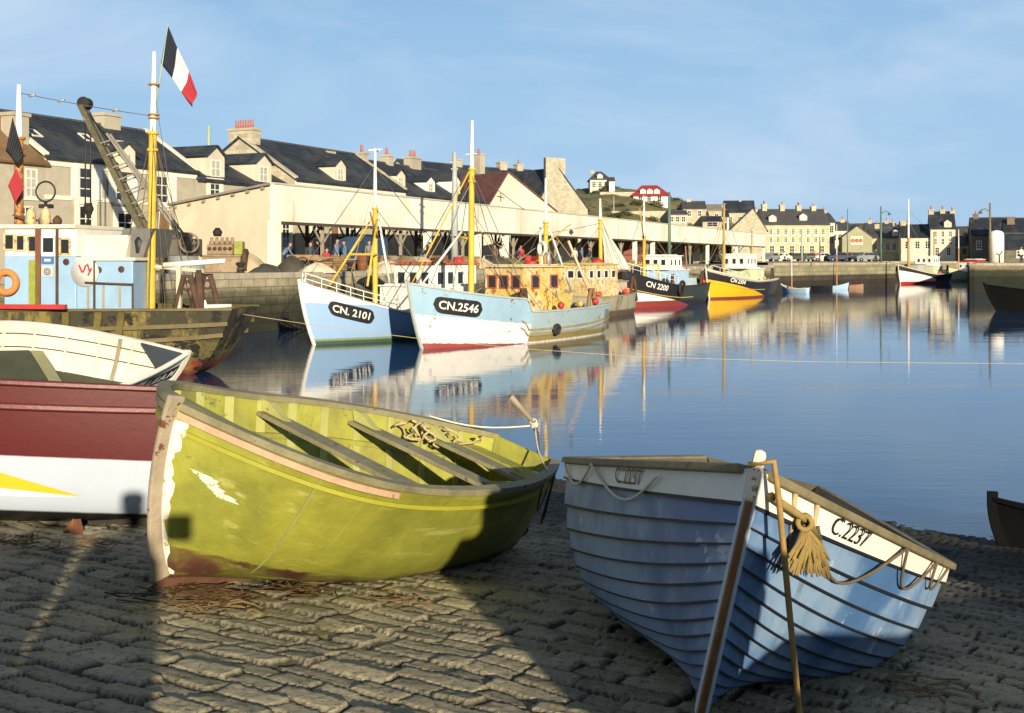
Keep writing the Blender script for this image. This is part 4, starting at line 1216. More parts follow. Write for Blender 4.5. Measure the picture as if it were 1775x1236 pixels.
# --- CN 2200
P4 = dict(tm=.5, tr=.7, pb=2.5, D=2.45, rb=1.2, rs=.1, L=14.2, B=4.4, nm=.22, nb=.55, ns=.32, kb=.8, kr=-.4, ks=.5, rk=.5, pt=2.6)
def ship_2200():
    P = P4
    m = M('hull_2200', (.26, .045, .04), var=.12, scale=2, rough=.45, bump=.1, jit=.03, streak=(.05, .06, .05), streak_at=.64,
          zones=[('z', 1.42, 0, (.03, .035, .025), .03), ('z', 1.45, .0, (.78, .76, .70), .02, 1.2, 1), ('z', 1.19, .156, (.022, .02, .024), .02), ('z', 1.42, .0, (.035, .045, .035), .05, 1.0, -1)])
    g = ship('fishing_boat', 'black white and red trawler numbered CN 2200 with white railings', (7.5, 79.0), (.485, .875), P, 1.0, .45, m, rail_m=black)
    numbers(g, P, 'CN 2200', .80, .86, 1, .56, wide=1.1, bold=.012)
    for s in (1, -1): gunwale(P, .05, .05, side=s, h=lambda t: .66 + .02 * t, off=.02, t0=.4).build('rub_rail', M('yellow_line', (.5, .36, .06)), g)
    railing(g, P, .62, .985, .6, n=10)
    zd = deck_z(P, -1)
    cabin(g, -2.6, .6, 1.3, zd, 3.55, ltblue, white, nf=0, ns=0, name='deckhouse'); cabin(g, -1.5, .9, 1.15, 3.6, 4.6, white, white, nf=3, ns=3, wz=4.15, wh=.5)
    cabin(g, -4.6, -2.6, 1.2, zd, 3.0, M('pale_blue_casing', (.36, .45, .46), var=.25), greywood, nf=0, ns=0, name='engine_casing')
    xm = 7.1 - 4.0
    mast(g, xm, deck_z(P, xm), 8.6, .13, split=6.0)
    spar(g, (xm, 0, 5.8), (xm + 2.0, .5, 7.9), .05, M('dull_yellow', (.45, .33, .10)), 'derrick')
    mb = MB(); mb.beam((xm, -1.1, 4.0), (xm, 1.1, 4.0), .1, .1); mb.beam((xm, -1.1, 4.0), (xm, -1.1, 2.8), .1, .1); mb.beam((xm, 1.1, 4.0), (xm, 1.1, 2.8), .1, .1); mb.build('gantry', yellow, g)
    stay(g, (xm, 0, 8.2), (6.8, 0, 3.8)); stay(g, (xm, 0, 6), (-1, 0, 4.7)); stay(g, (-5.5, 0, 6), (-1.5, 0, 4.7))
    spar(g, (-5.2, .2, 2.4), (-4.2, .4, 5.4), .07, M('brick_brown', (.3, .14, .09)), 'spar')
    gallows(g, -4.9, 1.5, deck_z(P, -5), .9, 1.4); gallows(g, 1.6, 1.6, deck_z(P, 1.6), .8, 1.2); winch(g, 1.8, 0, deck_z(P, 1.8)); clutter(g, P, (-6.4, -4.8), 33, 6)
    c = hp(P, .60, .93, 1, .12); tyre(g, V(*c), Matrix.Rotation(rad(85), 3, 'X'), 'large black tyre hanging amidships on the black and white trawler', .5)
    dress(g, P, xm, 7.5, 6, 5)
ship_2200()

# --- yellow hulled CN 2304
P5 = dict(tm=.5, tr=.7, pb=2.5, D=2.5, rb=1.1, rs=.1, L=15.0, B=4.6, nm=.22, nb=.55, ns=.32, kb=.8, kr=-.4, ks=.5, rk=.5, pt=2.6)
def ship_2304():
    P = P5
    m = M('hull_2304', (.22, .05, .03), var=.1, scale=2, rough=.45, bump=.1, jit=.03,
          zones=[('z', 1.16, 0, (.035, .03, .025), .02), ('z', 1.16, 0, (.72, .40, .015), .02, -3.2, 1), ('z', 1.45, .17, (.022, .02, .022), .02), ('z', 1.16, 0, (.05, .05, .035), .05, -3.2, -1), ('h', .945, 0, (.42, .40, .34), .004)])
    g = ship('fishing_boat', 'black trawler with bright yellow lower bow numbered CN 2304', (16.3, 97.0), (.51, .86), P, 1.0, .45, m, rail_m=M('pale_rail', (.6, .57, .48)))
    numbers(g, P, 'CN 2304', .78, .87, 1, .5, wide=1.1, bold=.012)
    for s in (1, -1): gunwale(P, .05, .05, side=s, h=lambda t: .66 + .06 * t, off=.02, t0=.4).build('rub_rail', M('yellow_line', (.5, .36, .06)), g)
    zd = deck_z(P, -1)
    cabin(g, -3.6, -.2, 1.4, zd, 3.5, M('pale_green_deckhouse', (.5, .55, .36), var=.2), white, nf=0, ns=0, name='deckhouse'); cabin(g, -1.8, .6, 1.3, 3.55, 4.75, white, white, nf=3, ns=3, wz=4.2, wh=.55)
    mast(g, 3.2, deck_z(P, 3.2), 9.2, .15, split=9.2, bot=M('brown_yellow', (.40, .27, .08), var=.2))
    stay(g, (3.2, 0, 9), (7, 0, 3.8)); stay(g, (3.2, 0, 9), (-1, 0, 4.8)); stay(g, (3.2, 0, 6.5), (1.6, 1.8, 2.9))
    mast(g, -4.2, zd, 7.0, .10, split=7.0, bot=M('brown_yellow', (.4, .27, .08))); clutter(g, P, (-6.6, -4.4), 44, 7); gallows(g, -5.6, 1.5, deck_z(P, -5.6), .9, 1.4)
    a = hp(P, .9, 1, -1, .0); railing(g, P, .70, .97, .4, n=6, mid=False)
    dress(g, P, 3.2, 8.6, 7, 5)
ship_2304()

# --- two boats in the far channel
P6 = dict(tm=.5, tr=.7, pb=2.5, D=2.3, rb=1.3, rs=.1, L=17.5, B=5.0, nm=.22, nb=.55, ns=.32, kb=.8, kr=-.4, ks=.5, rk=.6, pt=2.6)
def ship_far():
    P = P6
    m = M('hull_far', (.30, .03, .03), var=.1, scale=2, rough=.5, bump=.1, jit=.03, zones=[('z', 1.35, 0, (.03, .03, .03), .02), ('z', 1.35, 0, (.78, .75, .70), .02, 0.5, 1), ('z', 1.6, .15, (.03, .025, .025), .02), ('z', 1.35, 0, (.03, .035, .03), .04, 0.5, -1)])
    g = ship('fishing_boat', 'distant black trawler with white bow panel and red waterline in the channel', (51.7, 154.5), (.62, .78), P, 1.0, .45, m, rail_m=M('pale_rail', (.6, .57, .48)))
    zd = deck_z(P, -2)
    cabin(g, -4.8, -1.6, 1.5, zd, 3.4, M('pale_green_deckhouse', (.5, .55, .36)), white, nf=0, ns=0, name='deckhouse'); cabin(g, -3.8, -1.4, 1.4, 3.45, 4.7, white, white, nf=3, ns=3, wz=4.2, wh=.55)
    cabin(g, 1.5, 4.5, 1.3, deck_z(P, 3), 3.6, M('grey_canvas', (.4, .38, .34)), greywood, nf=0, ns=0, name='deckhouse')
    mast(g, 4.8, deck_z(P, 4.8), 12.6, .18, split=7.2, bot=M('orange_brown', (.42, .22, .07), var=.2))
    mast(g, -5.6, zd, 8.2, .13, split=8.2, bot=M('brown_yellow', (.4, .27, .08))); stay(g, (4.8, 0, 11), (-5.6, 0, 8)); stay(g, (4.8, 0, 11), (8.2, 0, 4))
    clutter(g, P, (-7, -4.9), 55, 6); gallows(g, -6.5, 1.6, deck_z(P, -6.5), 1, 1.6)
    dress(g, P, 4.8, 10.5, 8, 5)
ship_far()
P7 = dict(P6, L=13., B=4.2, D=2.2, rb=.8); [P7.pop(k, None) for k in ('hf', 'X', 'Y', 'Z')]
def ship_pale():
    P = P7
    m = M('hull_pale_green', (.3, .28, .12), var=.2, scale=2, rough=.6, zones=[('z', 1.3, 0, (.50, .52, .30), .05)], streak=(.4, .36, .1), streak_at=.55)
    g = ship('fishing_boat', 'distant pale green boat moored behind the white bowed trawler in the channel', (66.4, 176), (.75, .66), P, 1.0, .4, m, rail_m=white)
    zd = deck_z(P, 0)
    cabin(g, -.8, 1.4, 1.2, zd, 3.9, white, redp, nf=2, ns=2, wz=3.3, wh=.5); cabin(g, -3.2, -.9, 1.2, zd, 4.3, redp, white, nf=0, ns=0, name='deckhouse'); mast(g, 3.0, deck_z(P, 3), 9, .11, split=6, bot=M('orange_brown', (.42, .22, .07)))
ship_pale()

# --- small boats by the pier
def skiff(x, d, L, psi, mats, label, mast_h=0, people=0):
    P = dict(base, L=L, B=L * .34, D=.75, rb=.4, rs=.1, psi=psi, pit=0, heel=0, X=x, Y=d, Z=-.32)
    g = plain_boat(P, 'small_boat', label, mats)
    if mast_h: mast(g, L * .1, .3, mast_h, .07, split=mast_h * .55, top=white, bot=M('orange_brown', (.42, .22, .07)))
    return g
pb1 = at(1377, 505, 116); skiff(pb1.x, 116, 3.3, PI - .9, (ltblue, greywood, white), 'small light blue open boat beneath the pier wall beside the yellow trawler', 3.6)
pb2 = at(1445, 500, 130); skiff(pb2.x, 130, 3.4, -.35, (ltblue, greywood, black), 'small blue grey open boat with a mast, middle of the pier wall', 7.6)
pb3 = at(1472, 500, 133); skiff(pb3.x, 133, 3.2, PI - .35, (M('tan_hull', (.3, .2, .12)), greywood, redp), 'small tan and red open boat at the right end of the pier boats')
pb4 = at(1415, 500, 127); skiff(pb4.x, 127, 3.6, PI - .7, (black, greywood, black), 'small black open boat between the two blue boats under the pier')

# --- dark boat at the right edge in front of the right-hand pier
P8 = dict(tm=.5, tr=.6, pb=2.4, D=2.15, rb=.5, rs=.1, L=10., B=3.6, nm=.3, nb=.8, ns=.4, kb=1.0, kr=-.2, ks=.3, rk=1.0)
ship('fishing_boat', 'boat with hull blacked in as unlit at the right edge in front of the weedy pier', (30.7, 75.0), (.93, .36), P8, .9, .4, shade_black, rail_m=shade_black)

# --- big mossy trawler on the left, stern to the right
PT = dict(tm=.5, tr=.5, pb=2.6, D=2.95, rb=.9, rs=.0, L=18., B=4.8, nm=.2, nb=.5, ns=.32, kb=.8, kr=1.5, ks=.9, rk=.5, pt=3.0)
PT['kr'] = 1.9; PT['ke'] = .45
def trawler_left():
    P = PT
    m = M('mossy_hull', (.22, .03, .022), var=.22, scale=1.6, rough=.75, bump=.35, jit=.12,
          zones=[('z', 1.42, .0, (.10, .085, .03), .06), ('z', 2.0, .0, (.045, .04, .022), .06)], streak=(.24, .19, .05), streak_at=.50, streak_scale=(1.3, 1.3, .5), chip=(.016, .014, .01), chip_at=.54, chip_scale=1.7)
    # bow lies off the picture to the left
    g = ship('fishing_boat', 'large rusty trawler with mossy hull and light blue deckhouse at the left', (-27.75, 36.4), (.99, -.10), P, 1.0, .75, m, rail_m=M('mossy_rail', (.12, .10, .04), var=.4))
    for hh_ in (.80, .64):
        for s in (1, -1): gunwale(P, .09, .12, side=s, h=lambda t, q=hh_: q + .03 * (1 - t), off=.03, t0=.0).build('rub_rail', M('mossy_rub', (.12, .095, .035), var=.45, scale=3), g)
    TS = PTS
    for t in (.13, .155, .19, .3, .34, .40, .62):
        hs = np.linspace(.63, .98, 6); p = hp(P, np.full(6, t), hs, TS, .03)
        mb = MB(); mb.sweep(p, [(1, 0, 0)] * 6, .2, .07, up=[(0, -TS, 0)] * 6); mb.build('fender_strake', M('mossy_strake', (.13, .105, .03), var=.6, scale=4), g)
    # work in picture columns along the trawler: local x from the column
    def lx(px, dy=0.0, d=34.0):
        w = at(px, HY, d); return (Vector((w.x, w.y, 0)) - Vector((P['X'], P['Y'], 0))).dot(Vector((math.cos(P['psi']), math.sin(P['psi']), 0)))
    def yb(x, y): m = abs(float(hp(P, min(max(x / P['L'] + .5, .0), 1), .98, 1)[1])) - .38; return max(-m, min(m, y))
    z0 = 1.0           # draft: water is at local z = 1
    yn = TS
    deck = deck_z(P, 0)
    bl = M('blue_deckhouse', (.26, .41, .57), var=.14, scale=2, rough=.5, bump=.15, streak=(.33, .30, .22), streak_at=.64, streak_scale=(3, 3, .3), chip=(.22, .12, .07), chip_at=.72)
    xa, xb = lx(252), lx(22)
    hw = 1.55
    # aft house (low) and wheelhouse (tall) share the blue side
    body = MB(); zt = zof(452, 33.2) + z0; zw = zof(445, 33.2) + z0
    body.b2((xa, .25, deck - .1), (lx(152), hw, zt), 0)
    body.build('deckhouse', bl, g, bevel=.03)
    rf = MB(); rf.b2((xa - .1, .2, zt), (lx(152) - .02, hw + .08, zt + .09)); rf.build('cabin_roof', cream, g, bevel=.02)
    wb = MB(); wb.b2((lx(151.5), -hw, deck - .1), (xb, hw, zw)); wb.build('deckhouse', bl, g, bevel=.03)
    wz0, wz1 = zw + .004, zof(396, 33.2) + z0
    up = MB(); up.b2((lx(151), -hw + .03, wz0), (xb, hw - .03, wz1)); wh = up.build('wheelhouse', white, g, bevel=.03)
    rf = MB(); rf.b2((lx(152), -hw - .1, wz1), (xb + .2, hw + .1, wz1 + .12)); rf.build('cabin_roof', cream, g, bevel=.03)
    ud = (-1, 0, 0)
    for px, w_, hgt in ((31, 14, 26), (51, 12, 26), (73, 13, 27), (101, 19, 27), (131, 14, 26)):
        cz = zof(419 + (px - 31) * .08, 33.0) + z0
        window(wh, (lx(px), yn * (hw - .026), cz), ud, (0, yn, 0), w_ * 33 / F + .12, hgt * 33 / F + .08, M('ochre_frame', (.55, .42, .22), var=.3, chip=(.3, .13, .05), chip_at=.55) if px != 101 else white, bars=(0, 0), t=.055)
    # rusty posts, pipes and panels on the side
    for px, m_, w_ in ((118, rustdark, .07), (84, M('brick_post', (.17, .06, .035), var=.3), .16), (76, M('mossy_post', (.25, .27, .05), var=.4, scale=5), .28)):
        top_ = wz1 if px == 118 else (zw + .9 if px == 84 else zw - .1)
        mb = MB(); mb.b2((lx(px) - w_ / 2, yn * hw, deck), (lx(px) + w_ / 2, yn * (hw + .05), top_ if px != 84 else wz1)); mb.build('side_post', m_, g)
    for i, (px, py, s) in enumerate(((101, 451, 'sky'), (101, 471, 'rust'))):
        c = (lx(px), yn * (hw + .02), zof(py, 33) + z0)
        mb = MB(); mb.box(c, (.36, .03, .22 if i == 0 else .3)); pl = mb.build('notice_plate', M('deep_blue_plate', (.05, .14, .34)) if i == 0 else M('faded_plate', (.52, .42, .30), var=.3), g)
        mb = MB()
        if i == 0:
            for k in range(4): mb.box((c[0] - .02 + .05 * k - .06, yn * (hw + .04), c[2]), (.035, .012, .07))
        else:
            mb.ring((c[0], yn * (hw + .04), c[2]), .09, .018, 16, axis=Matrix.Rotation(rad(90), 3, 'X')); mb.ring((c[0], yn * (hw + .04), c[2]), .04, .014, 12, axis=Matrix.Rotation(rad(90), 3, 'X'))
        mb.build('emblem', white if i == 0 else M('deep_blue_plate', (.05, .14, .34)), pl)
    mb = MB(); mb.lathe([(.42, 0), (.42, .05)], (lx(168), yn * (hw + .0), zof(472, 33) + z0), 24, axis=Matrix.Rotation(rad(-90 * yn), 3, 'X')); dish = mb.build('round_hatch', M('grey_white', (.55, .56, .53), var=.15), g)
    mb = MB(); zc = zof(469, 33) + z0
    for dx, dz, a in ((-.12, .05, .4), (.0, .05, -.4), (.12, .08, .3), (.16, -.04, -.5)): mb.box((lx(168) - dx, yn * (hw + .06), zc + dz), (.05, .014, .24), mat=Matrix.Rotation(a, 3, 'Y'))
    mb.build('red_mark', redp, dish)
    for px, py in ((134, 454), (192, 468), (232, 467)):
        mb = MB(); mb.ring((lx(px), yn * (hw + .02), zof(py, 33) + z0), .075, .022, 14, axis=Matrix.Rotation(rad(90), 3, 'X')); mb.lathe([(.07, 0), (.07, .02)], (lx(px), yn * (hw - .0), zof(py, 33) + z0), 14, axis=Matrix.Rotation(rad(-90 * yn), 3, 'X'))
        mb.build('porthole', rustdark, g)
    mb = MB(); y_ = yn * (hw + .1); mb.tube([(lx(170), y_, zof(490, 33) + z0), (lx(253), y_, zof(493, 33) + z0)], .03, 6)
    for px in (186, 254): mb.tube([(lx(px), y_, zof(491, 33) + z0), (lx(px), y_, deck)], .025, 6)
    mb.build('handrail', rustdark, g)
    mb = MB(); mb.tube([(lx(185), yn * (hw + .04), zt), (lx(185), yn * (hw + .04), deck)], .03, 6); mb.build('drain_pipe', rustdark, g)
    for px, l in ((173, 60), (200, 70), (229, 40)):
        mb = MB(); z_ = zof(493, 33) + z0; mb.b2((lx(px) - .035, yn * (hw - .002), z_ - l * 33 / F), (lx(px) + .035, yn * (hw + .012), z_)); mb.build('rust_runnel', M('rust_stain', (.30, .24, .17), var=.4, scale=6), g)
    # canopy, skylight and gear on the aft house roof
    mb = MB(); x1, x2 = lx(150), lx(206); mb.prism([(x1, -1.2, zt + .09), (x1, 1.2, zt + .09), (x1, .9, zt + .75), (x1, -.9, zt + .75)], (x2 - x1 - .4, 0, 0)); mb.build('skylight', M('canvas_cover', (.62, .58, .44), var=.2), g)
    mb = MB(); mb.prism([(lx(200), -.9, zt + .09), (lx(200), .9, zt + .09), (lx(215), .8, zt + .95), (lx(215), -.8, zt + .95)], (-.9, 0, .0)); mb.build('boat_cover', M('dark_canvas', (.13, .13, .12), var=.35), g)
    for i in range(6):
        mb = MB(); x = lx(203 + i * 8); k = .25 + .12 * (i % 3); mb.lathe([(.12 + .03 * (i % 2), 0), (.16, k), (.08, k + .15)], (x, yn * (.5 + .12 * (i % 3)), zt + .09), 10); mb.build('ventilator', (rustdark, galv, black)[i % 3], g)
    # mizzen mast with white top
    xm = lx(258)
    ym = 0.55 * yn
    mast(g, xm, deck, zof(92, 34.3) + z0, .135, split=zof(232, 34.3) + z0, y=ym, lean=-.07)
    for py in (148, 200, 206):
        mb = MB(); mb.ring((xm - .1, ym, zof(py, 34.3) + z0), .14, .03, 12); mb.build('mast_band', M('orange_brown', (.42, .22, .07)), g)
    ztop = zof(215, 34.3) + z0
    for k, (px, dy) in enumerate(((205, .9), (215, .3), (228, -1.2), (290, -1.0), (300, .4), (310, 1.2), (282, 1.3), (322, -.6))):
        stay(g, (xm - .09, ym + .05 * (k % 3), ztop - .1 * (k % 4)), (lx(px), dy * 1.3 * yn, deck + .7), m=rope_d, r=.013)
    stay(g, (xm - .09, ym, zof(150, 34) + z0), (lx(330), ym, deck + .7), m=wire, r=.01)
    # aft gallows, boom and gear
    gallows(g, lx(330), yb(lx(330), 1.25), deck, 1.0, 1.7, rustdark); gallows(g, lx(330), yb(lx(330), -1.25), deck, 1.0, 1.7, rustdark)
    mb = MB(); mb.beam((lx(322), yb(lx(340), .3), deck), (lx(352), yb(lx(352), .9), zof(470, 33) + z0), .16, .16); mb.beam((lx(360), yb(lx(360), .9), deck), (lx(352), yb(lx(352), .9), zof(468, 33) + z0), .16, .16); mb.build('aft_frame', rustdark, g)
    spar(g, (lx(284), yn * .7, zof(460, 33.5) + z0), (lx(396), yn * .7, zof(452, 33.5) + z0), .09, white)
    mb = MB(); mb.beam((lx(268), .6 * yn, zof(462, 33.5) + z0), (lx(360), .8 * yn, zof(470, 33.5) + z0), .1, .1); mb.beam((lx(316), yb(lx(316), 1.0), deck), (lx(316), yb(lx(316), .9), zof(462, 33.5) + z0), .13, .13); mb.build('boom_crutch', M('pale_post', (.5, .46, .34), var=.2), g)
    for k in range(8):
        mb = MB(); x = lx(270 + k * 10); mb.lathe([(.14, 0), (.18, .25 + .1 * (k % 3)), (.1, .45 + .15 * (k % 2))], (x, yb(x, .2 + .25 * (k % 4)), deck), 10); mb.build('deck_gear', (ltblue, greywood, rustdark, M('deep_blue_plate', (.05, .14, .34)))[k % 4], g)
    for px in (362, 370, 378): spar(g, (lx(px), yb(lx(px), .8), deck + .1), (lx(362), yb(lx(362), .9), deck + 1.0), .03, white, 'stanchion')
    spar(g, (lx(350), yb(lx(350), 1.0), zof(534, 33) + z0), (lx(405), yb(lx(405), .6), zof(532, 33) + z0), .07, M('old_white_hull', (.62, .60, .53)), 'spar')
    # painted plank along the rail, lifebuoy
    mb = MB(); mb.b2((lx(160), yn * (P['B'] / 2 - .04), zof(537, 32) + z0), (lx(-40), yn * (P['B'] / 2 + .12), zof(529, 32) + z0)); mb.build('rail_plank', redp, g)
    mb = MB(); mb.ring((lx(30), yn * (hw + .12), zof(490, 33) + z0), .30, .10, 22, axis=Matrix.Rotation(rad(90), 3, 'X')); mb.build('lifebuoy', M('orange_buoy', (.62, .20, .05), var=.2), g)
    # foremast and its gear by the wheelhouse
    xf_ = lx(8)
    mast(g, xf_, deck, zof(140, 34) + z0, .15, split=zof(235, 34) + z0, y=.3 * yn, bot=M('rusty_mast', (.40, .19, .05), var=.4, scale=4, chip=(.2, .07, .03), chip_at=.5))
    mb = MB(); mb.ring((lx(61), yn * .4, zof(330, 34) + z0), .30, .028, 26, axis=Matrix.Rotation(rad(90), 3, 'X')); mb.tube([(lx(61), yn * .4, zof(348, 34) + z0), (lx(60), yn * .4, wz1 + .1)], .05, 8)
    mb.box((lx(62), yn * .4, zof(356, 34) + z0), (.35, .25, .12)); mb.build('radio_loop', black, g)
    for k in range(7):
        mb = MB(); x = lx(35 + k * 9); mb.lathe([(.10, 0), (.14, .12), (.12, .2 + .1 * (k % 3)), (.03, .3 + .12 * (k % 3))], (x, yn * (.6 + .2 * (k % 3)), wz1 + .12), 10); mb.build('roof_gear', (rustdark, galv, M('ochre_frame', (.55, .42, .22)))[k % 3], g)
    mb = MB(); mb.beam((lx(10), yn * .7, zof(372, 34) + z0), (lx(85), yn * .7, zof(388, 34) + z0), .05, .05); mb.beam((lx(5), yn * 1.2, zof(392, 34) + z0), (lx(120), yn * 1.2, zof(397, 34) + z0), .05, .05); mb.build('roof_rail', rustdark, g)
    stay(g, (xf_, .3 * yn, zof(154, 34) + z0), (xm - .1, ym, zof(203, 34.3) + z0), r=.012, m=wire)
    for k in (.1, .32, .72):
        p = V(xf_, .3 * yn, zof(154, 34) + z0).lerp(V(xm - .1, ym, zof(203, 34.3) + z0), k); mb = MB(); mb.tube([p - V(.1, 0, -.01), p + V(.1, 0, -.04)], .035, 6); mb.build('insulator', galv, g)
    stay(g, (lx(40), yn * .7, wz1), (lx(112), yn * .7, wz1 - .1), m=wire)
    # flags are things of their own
    def flag(corners, mats, name, label, rip=.05, nx=18, ny=8, split=None):
        A, B_, C_, D_ = [Vector(c) for c in corners]; mb = MB()
        G = np.zeros((nx + 1, ny + 1, 3)); n = (B_ - A).cross(D_ - A).normalized()
        for i in range(nx + 1):
            for j in range(ny + 1):
                u, v = i / nx, j / ny; p = A.lerp(D_, u).lerp(B_.lerp(C_, u), v) + n * rip * (math.sin(u * 7 + v * 2.2) + .5 * math.sin(v * 6 + u * 3)) * u
                G[i, j] = p
        for i in range(nx):
            mb.grid(G[i:i + 2], m=min(len(mats) - 1, int(i / nx * len(mats))))
        o = mb.build(name, mats, fix=False); s_ = o.modifiers.new('thickness', 'SOLIDIFY'); s_.thickness = .008
        return tag(o, label, 'flag')
    W = lambda px, py, d=34.3: at(px, py, d)
    flag((W(291, 44), W(279, 110), W(335, 186), W(344, 163)), [M('flag_blue', (.012, .016, .03), var=.1, rough=.8), M('flag_white', (.72, .69, .6), var=.1, rough=.8), M('flag_red', (.36, .03, .04), var=.1, rough=.8)],
         'french_flag', 'French tricolour flag drooping from the staff above the trawler mast', .17)
    st = MB(); a, b = W(266, 208), W(292, 40); st.tube([a, a.lerp(b, .5), b], [.028, .022, .014], 6)
    inv = g.matrix_basis if False else (Matrix.Translation(g.location) @ g.rotation_euler.to_matrix().to_4x4()).inverted()
    st.v = [tuple(inv @ Vector(v)) for v in st.v]; st.build('flag_staff', M('pale_green_staff', (.34, .42, .26)), g)
    flag((W(22, 203), W(10, 262), W(30, 285), W(40, 270)), [M('flag_black', (.012, .014, .018), var=.1)], 'signal_flag', 'black signal flag hanging by the trawler foremast at the left edge', .05, 8, 8)
    flag((W(28, 292), W(14, 322), W(27, 352), W(43, 324)), [M('flag_red', (.36, .03, .04), var=.1)], 'signal_flag', 'red diamond shaped signal flag at the left edge above the wheelhouse', .03, 8, 8)
    return g
PTS = 1
PT_g = trawler_left()

# mooring line from the trawler's stern across the harbour
pts = []
prof = [(422, 545, 33.0), (560, 566, 33.2), (720, 586, 33.4), (900, 604, 33.6), (1100, 618, 33.8), (1400, 627, 34), (1800, 631, 34), (2100, 625, 34)]
for (a, b) in zip(prof[:-1], prof[1:]):
    for k in range(6): pts.append(at(*a).lerp(at(*b), k / 6))
mb = MB(); mb.tube(pts, .0085, 6)
tag(mb.build('mooring_rope', rope_m), 'long pale mooring rope stretched low over the water from the trawler stern', 'rope')
# ------------------------------------------------------------------ market hall, houses, hill houses
slate = M('slate_roof', (.034, .043, .056), var=.5, scale=1.6, rough=.7, bump=.35, brick=(.35, .22, .02, .45), spec=.3, second=((.055, .06, .06), .4, .7), chip=(.10, .10, .075), chip_at=.70, chip_scale=4)
slate2 = M('grey_slate_roof', (.085, .082, .085), var=.3, scale=1.2, rough=.7, bump=.35, brick=(.35, .22, .02, .6))
redroof = M('red_brown_tiles', (.15, .06, .05), var=.35, scale=1.5, bump=.4, brick=(.35, .25, .03, .6), chip=(.08, .06, .05), chip_at=.62)
brightred = M('bright_red_tiles', (.30, .035, .035), var=.2, scale=1.5)
stucco = M('grey_stucco', (.41, .37, .28), var=.16, scale=2, rough=.95, bump=.3, second=((.34, .31, .23), .4, .6))
stuccoY = M('yellow_stone', (.56, .49, .31), var=.2, scale=2, rough=.95, bump=.3, brick=(.7, .32, .02, .8))
stuccoW = M('pale_render', (.60, .55, .43), var=.14, scale=2, rough=.95, second=((.5, .45, .34), .3, .6))
gabstone = M('grey_stone', (.50, .45, .32), var=.2, scale=2.4, rough=.95, bump=.4, brick=(.6, .28, .03, .75))
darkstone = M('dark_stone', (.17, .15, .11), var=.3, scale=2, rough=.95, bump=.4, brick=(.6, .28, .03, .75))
trim = M('white_trim', (.72, .68, .55), var=.12, scale=3)
potm = M('red_chimney_pot', (.40, .13, .09), var=.2)
shutter = M('white_shutter', (.66, .66, .62), var=.1, scale=6)
curtain = M('curtain_pane', (.40, .38, .32), var=.25, rough=.3, bump=0)

